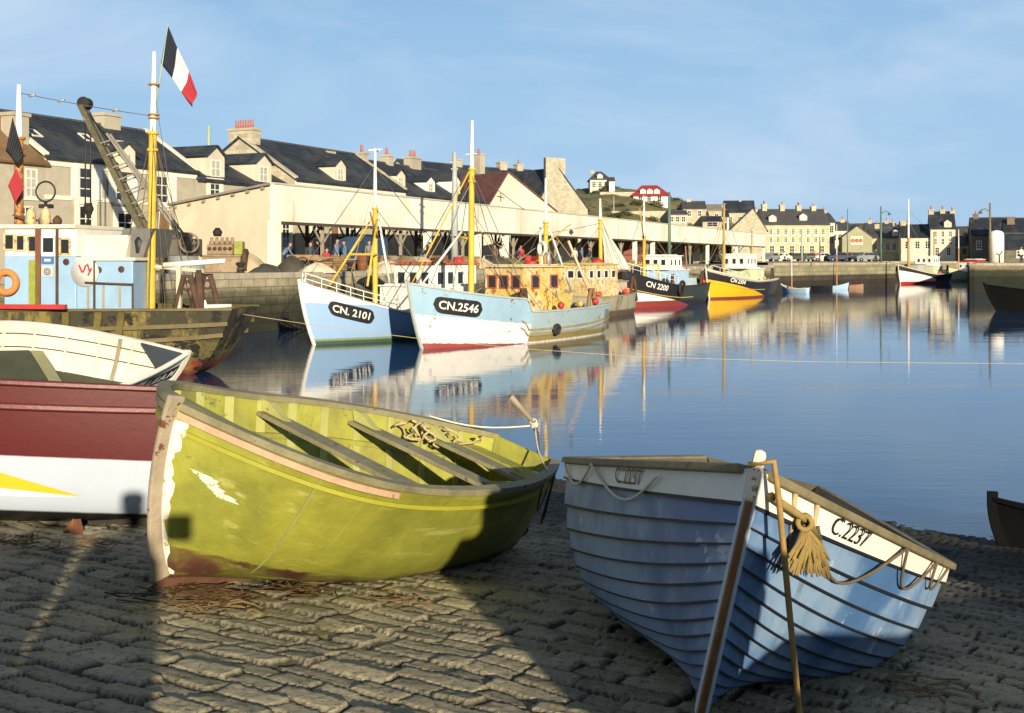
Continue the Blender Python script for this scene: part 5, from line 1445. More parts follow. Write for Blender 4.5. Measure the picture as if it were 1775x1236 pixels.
def house(name, label, A, B_, depth, zb, ze, zr, wall, roof, wins=(), chims=(), dorms=(), cat='house', group=None, verge=.12, gable_front=False, band=None, hip=0.0, eave=.22, skylights=(), ridge_off=.5, vergestone=None):
    """A, B_: facade ends left and right as seen; wins: (u, z, w, h, kind); chims: (u, v, w, d, ztop, pots)"""
    A, B_ = Vector(A[:2]), Vector(B_[:2]); d = B_ - A; L = d.length
    g = empty(name, label, cat, (A.x, A.y, zb), (0, 0, math.atan2(d.y, d.x)), group)
    he, hr = ze - zb, zr - zb; D = depth
    mb = MB()
    if gable_front:
        m = L * ridge_off
        mb.add([(0, 0, -1), (L, 0, -1), (L, 0, he), (m, 0, hr), (0, 0, he), (0, D, -1), (L, D, -1), (L, D, he), (m, D, hr), (0, D, he)],
               [(0, 1, 2, 3, 4), (5, 9, 8, 7, 6), (0, 4, 9, 5), (1, 6, 7, 2)])
    else:
        m = D * ridge_off
        mb.add([(0, 0, -1), (L, 0, -1), (L, 0, he), (0, 0, he), (0, D, -1), (L, D, -1), (L, D, he), (0, D, he), (hip, m, hr), (L - hip, m, hr)],
               [(0, 1, 2, 3), (4, 7, 6, 5)] + ([(0, 3, 8, 7, 4), (1, 5, 6, 9, 2)] if not hip else [(0, 3, 7, 4), (1, 5, 6, 2)]))
    mb.build('wall', wall, g)
    rf = MB(); th = .14; v = verge
    def slab(e0, e1, r1, r0):
        e0, e1, r1, r0 = map(Vector, (e0, e1, r1, r0)); n = (e1 - e0).cross(r0 - e0).normalized()
        if n.z < 0: n = -n
        poly = [e0, e1, r1] + ([r0] if (r1 - r0).length > 1e-4 else [])
        rf.prism([p + n * .02 for p in poly], n * th)
    s_ = (hr - he) / (m if m else 1); s2 = (hr - he) / ((L if gable_front else D) - m)
    if gable_front:
        slab((-eave, -v, he - eave * s_), (-eave, D + v, he - eave * s_), (m, D + v, hr), (m, -v, hr)); slab((L + eave, D + v, he - eave * s2), (L + eave, -v, he - eave * s2), (m, -v, hr), (m, D + v, hr))
    elif hip:
        slab((-eave, -eave, he - eave * s_), (L + eave, -eave, he - eave * s_), (L - hip, m, hr), (hip, m, hr)); slab((L + eave, D + eave, he - eave * s_), (-eave, D + eave, he - eave * s_), (hip, m, hr), (L - hip, m, hr))
        slab((-eave, D + eave, he - eave * s_), (-eave, -eave, he - eave * s_), (hip, m, hr), (hip, m, hr)); slab((L + eave, -eave, he - eave * s_), (L + eave, D + eave, he - eave * s_), (L - hip, m, hr), (L - hip, m, hr))
    else:
        slab((-v, -eave, he - eave * s_), (L + v, -eave, he - eave * s_), (L + v, m, hr), (-v, m, hr)); slab((L + v, D + eave, he - eave * s2), (-v, D + eave, he - eave * s2), (-v, m, hr), (L + v, m, hr))
    ro = rf.build('roof', roof, g)
    if not gable_front and not hip:
        rd = MB(); rd.beam((-v, m, hr + .17), (L + v, m, hr + .17), .28, .12); rd.build('ridge_tile', slate2, ro)
        if vergestone:
            for x in (0, L):
                vs = MB(); vs.prism([(x - .16, -.1, he + .05), (x - .16, m, hr + .16), (x - .16, m, hr + .32), (x - .16, -.1, he + .24)], (.34, 0, 0)); vs.build('verge_stone', vergestone, ro)
    if band:
        for z0, h_, mt in band:
            b = MB(); b.b2((-.02, -.06, z0 - zb), (L + .02, .02, z0 - zb + h_)); b.build('string_course', mt, g)
    for (u, zc, w, h, kind) in wins:
        c = (u * L, -.012, zc - zb)
        if kind == 'door':
            w_ = window(g, c, (1, 0, 0), (0, -1, 0), w, h, trim, brown, t=.12, bars=(0, 0), name='door')
        else:
            w_ = window(g, c, (1, 0, 0), (0, -1, 0), w, h, trim, curtain if kind == 'light' else glass, t=.09 if kind != 'small' else .05, bars=(1, 2) if h > 1.2 else (1, 1), sill=kind != 'small')
            if kind in ('surround', 'shut', 'shutopen'):
                b = MB()
                for s in (-1, 1): b.box((c[0] + s * (w / 2 + .14), -.03, c[2]), (.24, .1, h + .1))
                b.box((c[0], -.03, c[2] + h / 2 + .16), (w + .6, .12, .26)); b.build('stone_surround', trim, w_)
            if kind in ('shut', 'shutopen'):
                for s in (-1, 1):
                    b = MB(); x = c[0] + s * (w / 2 + .10 + w * .26); b.box((x, -.11, c[2]), (w * .5, .05, h)); 
                    for k in range(9): b.box((x, -.14, c[2] - h / 2 + h * (k + .5) / 9), (w * .4, .02, h * .05))
                    b.build('shutter', shutter, w_)
    for (u, vv, w, dp, zt, pots) in chims:
        x, y = u * L, vv * D; zt -= zb
        zroof = hr - abs(y - m) / max(m, D - m) * (hr - he) - .4 if not gable_front else he - .2
        c = MB(); c.b2((x - w / 2, y - dp / 2, zroof), (x + w / 2, y + dp / 2, zt - .12)); c.b2((x - w / 2 - .08, y - dp / 2 - .08, zt - .12), (x + w / 2 + .08, y + dp / 2 + .08, zt + .06))
        co = c.build('chimney', wall if wall not in (stuccoW,) else gabstone, g)
        for k in range(pots):
            p = MB(); q = ((k + .5) / pots - .5)
            px_, py_ = (x + q * w * .8, y) if w >= dp else (x, y + q * dp * .8)
            p.lathe([(.15, 0), (.12, .35), (.14, .6), (.11, .62)], (px_, py_, zt + .06), 8); p.build('chimney_pot', potm, co)
    for (u, zb_, w, h, mt) in dorms:
        x = u * L; z0 = zb_ - zb
        y0 = (z0 - he) / (hr - he) * m - .12
        dd = MB(); hh = h * .68; yb = y0 + (h + .1) / ((hr - he) / m)
        dd.add([(x - w / 2, y0, z0 - .3), (x + w / 2, y0, z0 - .3), (x + w / 2, y0, z0 + hh), (x, y0, z0 + h), (x - w / 2, y0, z0 + hh), (x - w / 2, yb, z0 - .3), (x + w / 2, yb, z0 - .3), (x + w / 2, yb, z0 + hh), (x, yb, z0 + h), (x - w / 2, yb, z0 + hh)],
               [(0, 1, 2, 3, 4), (0, 4, 9, 5), (1, 6, 7, 2)])
        do = dd.build('dormer', mt, g)
        dr = MB()
        for s in (-1, 1):
            a, b, c_, e = V(x + s * (w / 2 + .15), y0 - .18, z0 + hh - .08), V(x, y0 - .18, z0 + h + .02), V(x, yb, z0 + h + .02), V(x + s * (w / 2 + .15), yb, z0 + hh - .08)
            n = (b - a).cross(e - a).normalized(); n = n if n.z > 0 else -n
            dr.prism([a, b, c_, e], n * .1)
        dr.build('dormer_roof', roof, do)
        window(do, (x, y0 - .012, z0 + hh * .45), (1, 0, 0), (0, -1, 0), w * .55, hh * .82, trim, curtain, t=.09, bars=(1, 1))
    for (u, zz, w) in skylights:
        x = u * L; k = (zz - zb - he) / (hr - he); y = k * m; n = V(0, -(hr - he), m).normalized()
        window(ro, V(x, y, zz - zb) + n * .17, (1, 0, 0), n, w, w * 1.2, trim, glass, t=.07, bars=(0, 0), name='skylight', proud=.06)
    return g

def dH(px, off=0.0): return (51.7 + off * 1.1) / (.46 - (px - CX) / F)
def H(px, off=0.0):
    d = dH(px, off); return V((px - CX) / F * d, d)
def zH(px, py, off=0.): return zof(py, dH(px, off))

# the row of houses behind the hall, left to right
a, b = H(78), H(340)
ze, zr = zH(80, 272), zof(196, dH(50) + 3.2)
uA = lambda px: (H(px) - a).length / (b - a).length
house('house', 'long grey stucco house with white shutters and dark slate roof behind the crane', a, b, 8.0, QZ, ze, zr, stucco, slate,
      wins=[(uA(148), zH(148, 318), 1.0, 1.75, 'shut'), (uA(211), zH(211, 325), 1.0, 1.7, 'shut'), (uA(280), zH(280, 330), 1.05, 1.75, 'shutopen'),
            (uA(148), zH(148, 391), 1.0, 2.2, 'surround'), (uA(216), zH(216, 386), 1.2, 1.2, 'surround'), (uA(285), zH(285, 392), 1.1, 2.1, 'door')],
      chims=[(uA(276), .5, 1.3, .9, zof(212, 73), 0)], dorms=[(uA(213), zH(213, 290) + .0, 1.2, 1.35, stuccoW)], skylights=[(uA(104), zH(104, 252) + .6, .7), (uA(200), zH(200, 256) + .5, .7), (uA(256), zH(256, 268) + .5, .7)],
      band=[(ze - .42, .34, trim), (zH(200, 352), .22, trim)], vergestone=trim)
a0, b0 = H(-330), H(77)
house('house', 'grey end house with tall chimney and rusty roof edge at the far left', a0, b0, 7.0, QZ, zH(60, 281), zof(205, 64), stucco, M('rusty_roof_edge', (.20, .12, .06), var=.4, scale=2),
      wins=[(.93, zH(60, 318), .8, 1.5, 'light'), (.9, zH(40, 372), 1.0, .9, 'win'), (.6, zH(0, 318), .9, 1.5, 'win')], chims=[(.95, .2, 1.0, .9, zof(203, 61), 0), (.80, .62, .9, .9, zof(172, 64), 0)])
a1, b1 = H(341), H(505)
uB = lambda px: (H(px) - a1).length / (b1 - a1).length
house('house', 'lower slate roofed house with two pale dormers between the shuttered house and big gable', a1, b1, 8.5, QZ, zH(400, 317), zof(262, dH(340) + 4), stucco, slate,
      wins=[(uB(372), zH(372, 335), 1.0, 1.3, 'surround'), (uB(450), zH(450, 350), 1.0, 1.4, 'surround'), (uB(495), zof(405, 78), .9, 2.0, 'surround'), (uB(420), zof(405, 74), .9, 1.9, 'win')],
      dorms=[(uB(381), zH(381, 309), 1.75, 2.0, stuccoW), (uB(462), zH(462, 318), 1.75, 1.95, stuccoW)], band=[(zH(400, 320), .2, trim)])
a2, b2 = H(512), H(702)
uC = lambda px: (H(px) - a2).length / (b2 - a2).length
house('house', 'tall slate house with bare stone gable and red chimney pots behind the hall end', a2, b2, 9.5, QZ, zH(520, 312), zof(247, dH(512) + 4.6), gabstone, slate,
      wins=[(uC(u_), zof(405, dH(u_)), 1.0, 2.0, 'surround') for u_ in (548, 612, 660)] + [(uC(580), zof(412, dH(580)), 1.2, 2.4, 'door')],
      chims=[(.035, .5, .9, 2.1, zof(226, dH(460) + 6), 4), (.72, .5, 1.0, .9, zof(262, dH(615) + 4), 0)], dorms=[(uC(594), zH(594, 315), 1.5, 1.7, stuccoW)], band=[(zH(520, 312) - .38, .3, trim)], vergestone=gabstone)
a3, b3 = H(704), H(838)
uD = lambda px: (H(px) - a3).length / (b3 - a3).length
house('house', 'long slate roofed terrace with small white dormers behind the market hall', a3, b3, 10., QZ, zH(710, 338), zof(283, dH(704) + 5), stucco, slate,
      wins=[(uD(u_), zof(412, dH(u_)), 1.0, 2.0, 'win') for u_ in (725, 775, 815)],
      chims=[(uD(717), .5, .7, .9, zof(268, dH(700) + 5), 1), (uD(758), .5, .8, .9, zof(272, dH(740) + 5), 1), (uD(800), .5, 1.6, .9, zof(276, dH(785) + 5), 2)],
      dorms=[(uD(712), zof(324, dH(705)), 1.5, 1.5, stuccoW), (uD(757), zof(334, dH(757)), 1.6, 1.4, white), (uD(803), zof(337, dH(803)), 1.8, 1.8, white)], skylights=[(uD(735), zof(315, dH(735)) + .4, .8)])
a4, b4 = H(838), H(944, 0)
# gable house with red brown roof: gable faces the water
pA, pB = at(838, 440, 112), at(975, 440, 119)
house('house', 'cream gable house with iron cross tie and red brown roof beyond the hall', pA, pB, 26, QZ, zof(372, 112), zof(301, 115), stuccoW, redroof, gable_front=True, ridge_off=.30, cat='house',
      wins=[(.2, zof(425, 114), .9, 1.6, 'win'), (.55, zof(425, 116), .9, 1.6, 'win')], chims=[])
cr = MB(); c = at(872, 338, 113); c = Vector((c.x, c.y - .35, c.z)); cr.box(c, (.9, .05, .1)); cr.box(c, (.1, .06, .9)); tag(cr.build('wall_tie', gabstone), 'small iron cross wall tie on the cream gable', 'wall tie')
pA, pB = at(740, 440, 128), at(868, 440, 138)
house('house', 'rear slate roofed house with two tall chimneys seen over the terrace', pA, pB, 9, QZ, zof(330, 132), zof(285, 136), stucco, slate, chims=[(.93, .3, .9, 1.2, zof(266, 138), 1), (.78, .5, 1.0, .9, zof(276, 138), 0)], wins=[(.9, zof(345, 132), .9, 1.4, 'win')])
pA, pB = at(862, 440, 150), at(960, 440, 156)
house('house', 'dark roofed row with pinkish strips behind the red brown roof', pA, pB, 10, QZ, zof(332, 150), zof(291, 154), gabstone, slate, chims=[(.48, .5, 1.2, .9, zof(281, 156), 0), (.78, .5, 1.0, .9, zof(283, 156), 1), (.55, .15, 1.2, 1., zof(318, 152), 0)])
pA, pB = at(928, 440, 128), at(1019, 440, 133)
house('house', 'big blank stone gable with wide chimney stack beside the hill', pA, pB, 15, QZ, zof(362, 130), zof(292, 130), gabstone, slate, gable_front=True, ridge_off=.42, verge=.05, chims=[])
ch = MB(); c0, c1 = at(946, 440, 129), at(980, 440, 131); dch = (c1 - c0); dch.z = 0
ch.prism([V(c0.x, c0.y - .2, zof(335, 130)), V(c0.x, c0.y - .2, zof(274, 130)), V(c1.x, c1.y - .2, zof(274, 130)), V(c1.x, c1.y - .2, zof(300, 130))], (-.2, 1.3, 0))
big = [o for o in bpy.data.objects if o.get('label', '').startswith('big blank stone gable')][0]
co = ch.build('chimney', gabstone); co.parent = big; bpy.context.view_layer.update(); co.matrix_parent_inverse = big.matrix_world.inverted()

# market hall along the quay
def Hx(d): return -12.4 + .428 * (d - 60)
def hall():
    P0 = V(Hx(60), 60, QZ); d = V(.428, 1, 0).normalized(); Lh = (183 - 60) * math.sqrt(1 + .428 ** 2)
    g = empty('market_hall', 'long open fish market hall with white fascia and shed roof along the quay', 'market hall', P0, (0, 0, math.atan2(d.y, d.x)))
    W = 6.4
    zt, zb_ = zof(319, 60) - QZ, zof(383, 60) - QZ
    zbk = zof(356, 62.3) - QZ
    fas = M('cream_fascia', (.77, .74, .62), var=.12, scale=.6, rough=.8, bump=.1, streak=(.46, .40, .28), streak_at=.60, streak_scale=(.9, .9, .10), second=((.60, .56, .44), .25, .8))
    mb = MB(); mb.b2((0, -.02, zb_), (Lh, .22, zt)); mb.build('fascia', fas, g)
    mb = MB(); mb.b2((-.05, -.08, zt), (Lh + .05, .30, zt + .09)); mb.build('coping', M('fascia_coping', (.5, .46, .36)), g)
    mb = MB(); mb.b2((.35, .0, zb_ - .16), (Lh - .3, .26, zb_ - .004)); mb.build('lintel_beam', darkwood, g)
    for x in (33.2, 58, 84, 110): 
        s = MB(); s.b2((x, -.03, zb_), (x + .12, -.015, zt)); s.build('joint_stain', M('joint_grey', (.42, .38, .28)), g)
    gm = M('gable_render', (.54, .47, .35), var=.1, scale=.9, rough=.95, bump=.2, second=((.45, .39, .29), .35, .7))
    mb = MB(); mb.prism([(0, .22, -.5), (0, W, -.5), (0, W, zbk), (0, .22, zt - .12)], (.3, 0, 0)); mb.build('gable_wall', gm, g)
    mb = MB(); mb.b2((-.06, -.05, -.5), (.62, .34, zb_ + .02)); mb.build('corner_pier', fas, g)
    mb = MB(); mb.prism([(-.25, .18, zt - .06), (-.25, W + .3, zbk + .0), (-.25, W + .3, zbk + .12), (-.25, .18, zt + .06)], (Lh + .4, 0, 0)); mb.build('roof', M('hall_roof', (.20, .19, .16), var=.25, bump=.3), g)
    for k in range(7):
        y = .6 + k * .95; z = zt - .2 + (zbk - zt) * (y - .2) / W
        p = MB(); p.b2((-.2, y - .06, z - .02), (.0, y + .06, z + .12)); p.build('purlin_end', greywood, g)
    q = math.sqrt(1 + .428 ** 2)
    for dd in (76.3, 83.6, 88.2, 119, 125, 148, 164, 182.4):
        x = (dd - 60) * q; p = MB(); p.b2((x - .27, .02, -.3), (x + .27, .36, zb_ - .16)); p.build('pillar', fas, g)
    def ypost(x, y, h, m):
        p = MB(); p.box((x, y, h / 2 - .2), (.16, .16, h + .4))
        for s in (-1, 1): p.beam((x, y, h * .58), (x + s * .95, y, h - .05), .075, .09)
        if y > 2: p.beam((x, y, h * .55), (x, y + (1.1 if y < 2 else -1.1), h - .05), .09, .1)
        p.build('timber_post', m, g)
    x = 3.4; i = 0
    while x < Lh - 2:
        hgt = zt - .5 + (zbk - zt) * 3.2 / W
        ypost(x, 3.2, min(hgt, zb_ + .1), darkwood); i += 1
        if i % 2: ypost(x + 2.2, .6, zb_ - .16, M('sunlit_tone_timber', (.30, .26, .2), var=.25))  # front posts get a sunlit tone; the inner row's dark stands for shade
        x += 4.6
    mb = MB(); mb.b2((.3, 3.1, zb_ + .0), (Lh, 3.3, zb_ + .26)); mb.build('tie_beam', darkwood, g)
    k = 0; x = 46
    while x < Lh - 3:          # boarded rear bays further along
        b = MB(); b.b2((x, W - .2, -.2), (x + 6.0 + 2 * (k % 2), W - .05, 3.2 if k % 3 else zbk - .1)); b.build('rear_panel', (M('rear_boards', (.14, .12, .09), var=.3), stuccoW, darkstone)[k % 3], g); x += 9.5; k += 1
    return g
hall()

# far side of the harbour
def hP(px, d, z=PZ): v = at(px, HY, d); return V(v.x, v.y)
def hP2(x0, x1, d, turn=.05):
    a_ = hP(x0, d); v = a_.normalized(); u = V(v.y, -v.x, 0) if len(a_) > 2 else Vector((v.y, -v.x)); w = (x1 - x0) / F * d * 1.03
    u = Vector((u[0], u[1])); vv = Vector((v[0], v[1])); e = Vector((a_[0], a_[1])) + u * w + vv * w * turn
    return Vector((a_[0], a_[1])), e
def row(n, z, w, h, kind='win', u0=.04, u1=.96): return [(u0 + (u1 - u0) * (i + .5) / n, z, w, h, kind) for i in range(n)]
d1, d2 = 224, 244
house('house', 'three storey yellow stone terrace with slate roof and chimneys facing the far quay', *hP2(1325, 1432, 226, .22), 10, PZ, zof(391, 233), zof(366, 236), stuccoY, slate2,
      wins=row(8, zof(402, 227), .72, 1.25) + row(8, zof(416, 227), .72, 1.25) + row(6, zof(434, 227), 1.0, 1.9, 'win'), chims=[(.08, .5, .9, 1.3, zof(357, 238), 2), (.36, .5, .9, 1.3, zof(359, 240), 1), (.62, .5, .9, 1.3, zof(361, 242), 2), (.85, .5, .9, 1.3, zof(363, 244), 1)], dorms=[(.14, zof(386, 230), 1.5, 1.5, stuccoW), (.62, zof(386, 238), 1.5, 1.5, stuccoW)])
house('house', 'grey stone gable end turned to the quay beside the yellow terrace', *hP2(1266, 1326, 214), 12, PZ, zof(400, 218), zof(364, 218), gabstone, slate2, gable_front=True, ridge_off=.62, chims=[], wins=[(.3, zof(420, 216), .9, 1.4, 'win')])
house('house', 'narrow pale end house of the yellow terrace with hipped slate roof', *hP2(1426, 1446, 240), 9, PZ, zof(386, 242), zof(370, 244), stuccoW, slate2, hip=1.0, wins=row(2, zof(398, 242), .9, 1.6) + row(2, zof(416, 242), .9, 1.6), chims=[(.2, .5, .8, 1., zof(366, 246), 1)])
house('house', 'low pale house set back between the terrace and the green gable', *hP2(1440, 1470, 250), 9, PZ, zof(400, 252), zof(386, 254), stuccoW, slate2, wins=row(3, zof(412, 252), .9, 1.5), chims=[(.7, .5, .9, .9, zof(381, 256), 1)])
hg = house('house', 'green grey gable house with red and white painted sign', *hP2(1460, 1508, 222), 14, PZ, zof(412, 224), zof(393, 224), M('green_grey_render', (.30, .29, .18), var=.2, scale=2), slate2, gable_front=True, ridge_off=.5, wins=[])
sg = MB(); sg.b2((1.55, -.09, zof(425, 225) - PZ), (3.8, -.03, zof(410, 225) - PZ)); so = sg.build('wall_sign', M('cream_sign', (.66, .56, .36)), hg)
for k in range(3):
    m_ = MB(); c = (1.95 + k * .72, -.11, zof(417.5, 225) - PZ); m_.ring(c, .26, .09, 14, axis=Matrix.Rotation(rad(90), 3, 'X')); m_.box((c[0], -.11, c[2] - .1), (.16, .03, .5)); m_.build('sign_mark', redp, so)
house('house', 'long low stone building with slate roof beside the green gable', *hP2(1508, 1575, 226), 9, PZ, zof(413, 229), zof(397, 232), stuccoY, slate2, wins=row(6, zof(428, 229), .9, 1.5), chims=[(.2, .5, .9, .9, zof(390, 232), 1), (.75, .5, .9, .9, zof(391, 234), 1)], dorms=[(.62, zof(411, 230), 1.4, 1.4, stuccoW)])
house('house', 'small stone house with steep dark roof left of the tall pale house', *hP2(1562, 1614, 216), 9, PZ, zof(412, 218), zof(391, 221), stuccoW, slate, wins=row(3, zof(425, 218), .9, 1.5), chims=[(.1, .5, 1.0, .9, zof(384, 222), 0)])
house('house', 'tall pale three storey house with stone gable and dark roof on the far quay', *hP2(1613, 1652, 214), 10, PZ, zof(398, 220), zof(371, 225), stuccoW, slate, wins=row(3, zof(406, 215), .62, 1.15) + row(3, zof(419, 215), .62, 1.2) + row(2, zof(436, 215), .8, 1.6, 'win'), chims=[(.08, .5, .9, 2.0, zof(365, 222), 3), (.55, .5, .9, 1.3, zof(367, 228), 2), (.95, .5, .9, 1.3, zof(370, 230), 2)], dorms=[(.7, zof(397, 222), 1.3, 1.5, stuccoW)])
house('house', 'low cream cottage with slate roof right of the tall pale house', *hP2(1652, 1676, 222), 8, PZ, zof(425, 224), zof(411, 226), stuccoW, slate2, wins=row(2, zof(436, 224), .9, 1.4), chims=[(.9, .5, .8, .8, zof(405, 228), 1)])
house('house', 'brown stone cottage with pale dormer next to the low cream cottage', *hP2(1676, 1702, 220), 8, PZ, zof(423, 222), zof(403, 225), stuccoY, slate, wins=row(3, zof(434, 222), .8, 1.4), chims=[(.5, .5, .8, .8, zof(397, 226), 1)], dorms=[(.35, zof(420, 222), 1.4, 1.6, stuccoW)])
house('house', 'dark walled house with broad slate roof behind the white tank', *hP2(1684, 1745, 208), 11, PZ, zof(408, 210), zof(379, 213), darkstone, slate, wins=row(3, zof(425, 210), .9, 1.5), chims=[(.15, .5, .9, 1.0, zof(372, 214), 1)])
house('house', 'brown house with pale chimney at the far right edge', *hP2(1742, 1850, 196), 11, PZ, zof(404, 198), zof(380, 202), M('brown_render', (.16, .12, .08), var=.3), slate, wins=row(5, zof(425, 198), .9, 1.5), chims=[(.1, .3, 1.2, 1.0, zof(377, 200), 0)])
house('shed', 'dark low shed with steep roof at the far right behind the weedy pier', *hP2(1742, 1860, 150), 9, PZ, zof(432, 150), zof(406, 152), darkstone, slate, cat='shed', wins=[(.2, zof(440, 150), .9, .9, 'win')])
for i, (x0, x1, d, ye, yr, lab) in enumerate(((1500, 1545, 270, 402, 388, 'distant grey roofed house above the low stone building, left one'), (1540, 1580, 275, 405, 392, 'distant grey roofed house behind the small steep roofed house'), (1376, 1425, 268, 392, 379, 'distant slate roof showing just above the yellow terrace'), (1640, 1690, 262, 408, 394, 'distant slate roof above the low cream cottage'))):
    house('house', lab, *hP2(x0, x1, d), 9, PZ, zof(ye, d), zof(yr, d + 4), gabstone, slate2, chims=[(.2, .5, .9, .9, zof(yr - 6, d + 4), 1), (.8, .5, .9, .9, zof(yr - 5, d + 4), 1)], wins=row(4, zof(ye + 6, d), .9, 1.2))
# hill houses
def hill_d(px, y):
    d0 = hill_start(px)
    for k in range(0, 96, 3):
        if HY - (hill_z(px, d0 + k) - HC) * F / (d0 + k) <= y: return d0 + k
    return d0 + 93
def hh(px0, px1, dd_, ye, yr, yb, *a, **k):
    n, lab, wall, roof = a
    d = hill_d((px0 + px1) / 2, yb)
    return house(n, lab, *hP2(px0, px1, d), k.pop('depth', 8), zof(yb, d) - .5, zof(ye, d), zof(yr, d + 3), wall, roof, **k)
hh(1023, 1056, 0, 311, 298, 331, 'house', 'pale hilltop house with dark hipped roof', stuccoW, slate2, hip=1.6, wins=row(3, zof(320, hill_d(1039.5, 331)), .9, 1.3), dorms=[(.5, zof(310, hill_d(1039.5, 331)), 1.2, 1.2, stuccoW)], chims=[(.15, .5, .8, .8, zof(294, hill_d(1039.5, 331)), 0)])
hh(1056, 1065, 0, 314, 309, 331, 'house', 'white lean-to annexe beside the hilltop house', white, slate2, depth=5)
hh(1098, 1156, 0, 338, 322, 352, 'house', 'white hillside house with bright red hipped roof and three dormers', white, brightred, hip=2.0, wins=[(.45, zof(345, hill_d(1127, 352)), .9, 1.5, 'win'), (.2, zof(345, hill_d(1127, 352)), .9, 1.2, 'win'), (.75, zof(345, hill_d(1127, 352)), .9, 1.2, 'win')], dorms=[(.28, zof(336.5, hill_d(1127, 352)), 1.2, 1.15, white), (.48, zof(336.5, hill_d(1127, 352)), 1.2, 1.15, white), (.68, zof(336.5, hill_d(1127, 352)), 1.2, 1.15, white)], eave=.5)
hh(1184, 1222, 0, 362, 350, 388, 'house', 'old stone house with gable on the hillside right of the red roof', gabstone, slate2, wins=row(2, zof(370, hill_d(1203, 388)), .8, 1.2), chims=[(.3, .5, .9, .9, zof(344, hill_d(1203, 388)), 0)])
hh(1216, 1250, 0, 365, 356, 390, 'house', 'flat topped stone outbuilding on the hillside', gabstone, greywood, wins=row(2, zof(375, hill_d(1233, 390)), .8, 1.2))
hh(1256, 1306, 0, 368, 349, 402, 'house', 'stone house with dark upper storey and pale mast before it', gabstone, slate, wins=row(3, zof(380, hill_d(1281, 402)), .9, 1.3), chims=[(.55, .5, .6, .8, zof(346, hill_d(1281, 402)), 0)])
hh(1158, 1190, 0, 372, 366, 402, 'house', 'low grey terrace building just above the hall roof', gabstone, slate2, wins=row(3, zof(380, hill_d(1174, 402)), .8, 1.1))
hh(1218, 1250, 0, 384, 376, 408, 'shed', 'dark open shed above the right part of the hall', gabstone, black, cat='shed', wins=[(.5, zof(389, hill_d(1234, 408)), 2.0, .9, 'small')])
for (x0, x1, d, yt, yb_, lab) in ((1060, 1180, 205, 366, 376, 'grey retaining wall on the hillside below the red roofed house'), (1040, 1110, 225, 333, 338, 'low pale field wall crossing the hill below the hilltop house'), (1180, 1260, 214, 384, 396, 'stone terrace wall below the old hillside house')):
    d = hill_d((x0 + x1) / 2, yb_ + 2); a_, b_ = at(x0, yt, d), at(x1, yt, d); mb = MB(); mb.prism([a_, b_, V(b_.x, b_.y, zof(yb_, d) - 2), V(a_.x, a_.y, zof(yb_, d) - 2)], (0, .5, 0)); tag(mb.build('garden_wall', gabstone), lab, 'wall')

xs_ = ((1176, 1200, 372, 362, 'cream'), (1204, 1228, 378, 368, 'grey'), (1236, 1262, 376, 364, 'white'), (1290, 1318, 378, 368, 'ochre'), (1300, 1330, 388, 377, 'grey'), (1442, 1462, 396, 386, 'cream'), (1462, 1488, 400, 390, 'white'), (1530, 1552, 398, 388, 'ochre'))
for i, (x0, x1, ye, yr, c_) in enumerate(xs_):
    lab = c_ + ' walled small house ' + ('on the slope above the hall, upper one', 'on the slope above the hall, lower one', 'beside the dark topped stone house', 'above the grey gable end', 'just behind the grey gable end', 'behind the terrace at its right end', 'behind the green gable', 'behind the long low building')[i]
    hh(x0, x1, 0, ye, yr, ye + 12, 'house', lab, {'cream': stuccoW, 'grey': gabstone, 'white': white, 'ochre': stuccoY}[c_], (slate, slate2)[i % 2], wins=row(3, zof(ye + 5, hill_d((x0 + x1) / 2, ye + 12)), .7, 1.1), chims=[((.2, .75)[i % 2], .5, .8, .9, zof(yr - 5, hill_d((x0 + x1) / 2, ye + 12) + 3), 1)])
# bushes on the hill
def bush_mesh(seed):
    rr = random.Random(seed); mb = MB()
    for k in range(420):
        th, ph = rr.uniform(0, 2 * PI), math.acos(rr.uniform(-.15, 1)); r_ = (.55 + .45 * rr.random()) * (1 + .25 * math.sin(3 * th + seed) * math.sin(2 * ph))
        c = V(math.cos(th) * math.sin(ph) * r_ * 1.25, math.sin(th) * math.sin(ph) * r_, math.cos(ph) * r_ * .85 + .1); s = rr.uniform(.06, .16)
        u = V(rr.gauss(0, 1), rr.gauss(0, 1), rr.gauss(0, 1)).normalized(); w = u.orthogonal().normalized()
        mb.add([c + u * s, c + w * s * .7, c - u * s, c - w * s * .7], [(0, 1, 2, 3)], m=rr.randrange(2))
    for k in range(5): mb.tube([(0, 0, -.5), (rr.uniform(-.4, .4), rr.uniform(-.4, .4), .6)], .04, 5, m=2)
    return mb
lf1, lf2 = M('dark_leaves', (.045, .06, .022), var=.3, scale=2), M('olive_leaves', (.09, .095, .03), var=.3, scale=2)
protos = [bush_mesh(s).build('bush', [lf1, lf2, brown], fix=False) for s in (1, 2, 3)]
rr = random.Random(9); nb = 0
for i in range(46):
    px = rr.choice([rr.uniform(1020, 1260), rr.uniform(1160, 1330), rr.uniform(1500, 1775), rr.uniform(1040, 1200)]); d = hill_start(px) + rr.uniform(25, 95)
    o = protos[nb] if nb < 3 else protos[nb % 3].copy()
    if nb >= 3: COL.objects.link(o)
    nb += 1
    s = rr.uniform(.6, 1.5); o.location = ((px - CX) / F * d, d, hill_z(px, d) - .1); o.scale = (s, s, s * rr.uniform(.7, 1.0)); o.rotation_euler = (0, 0, rr.uniform(0, 6))
    tag(o, 'dark green bush on the hillside above the harbour', 'bush', 'bushes on the hillside')
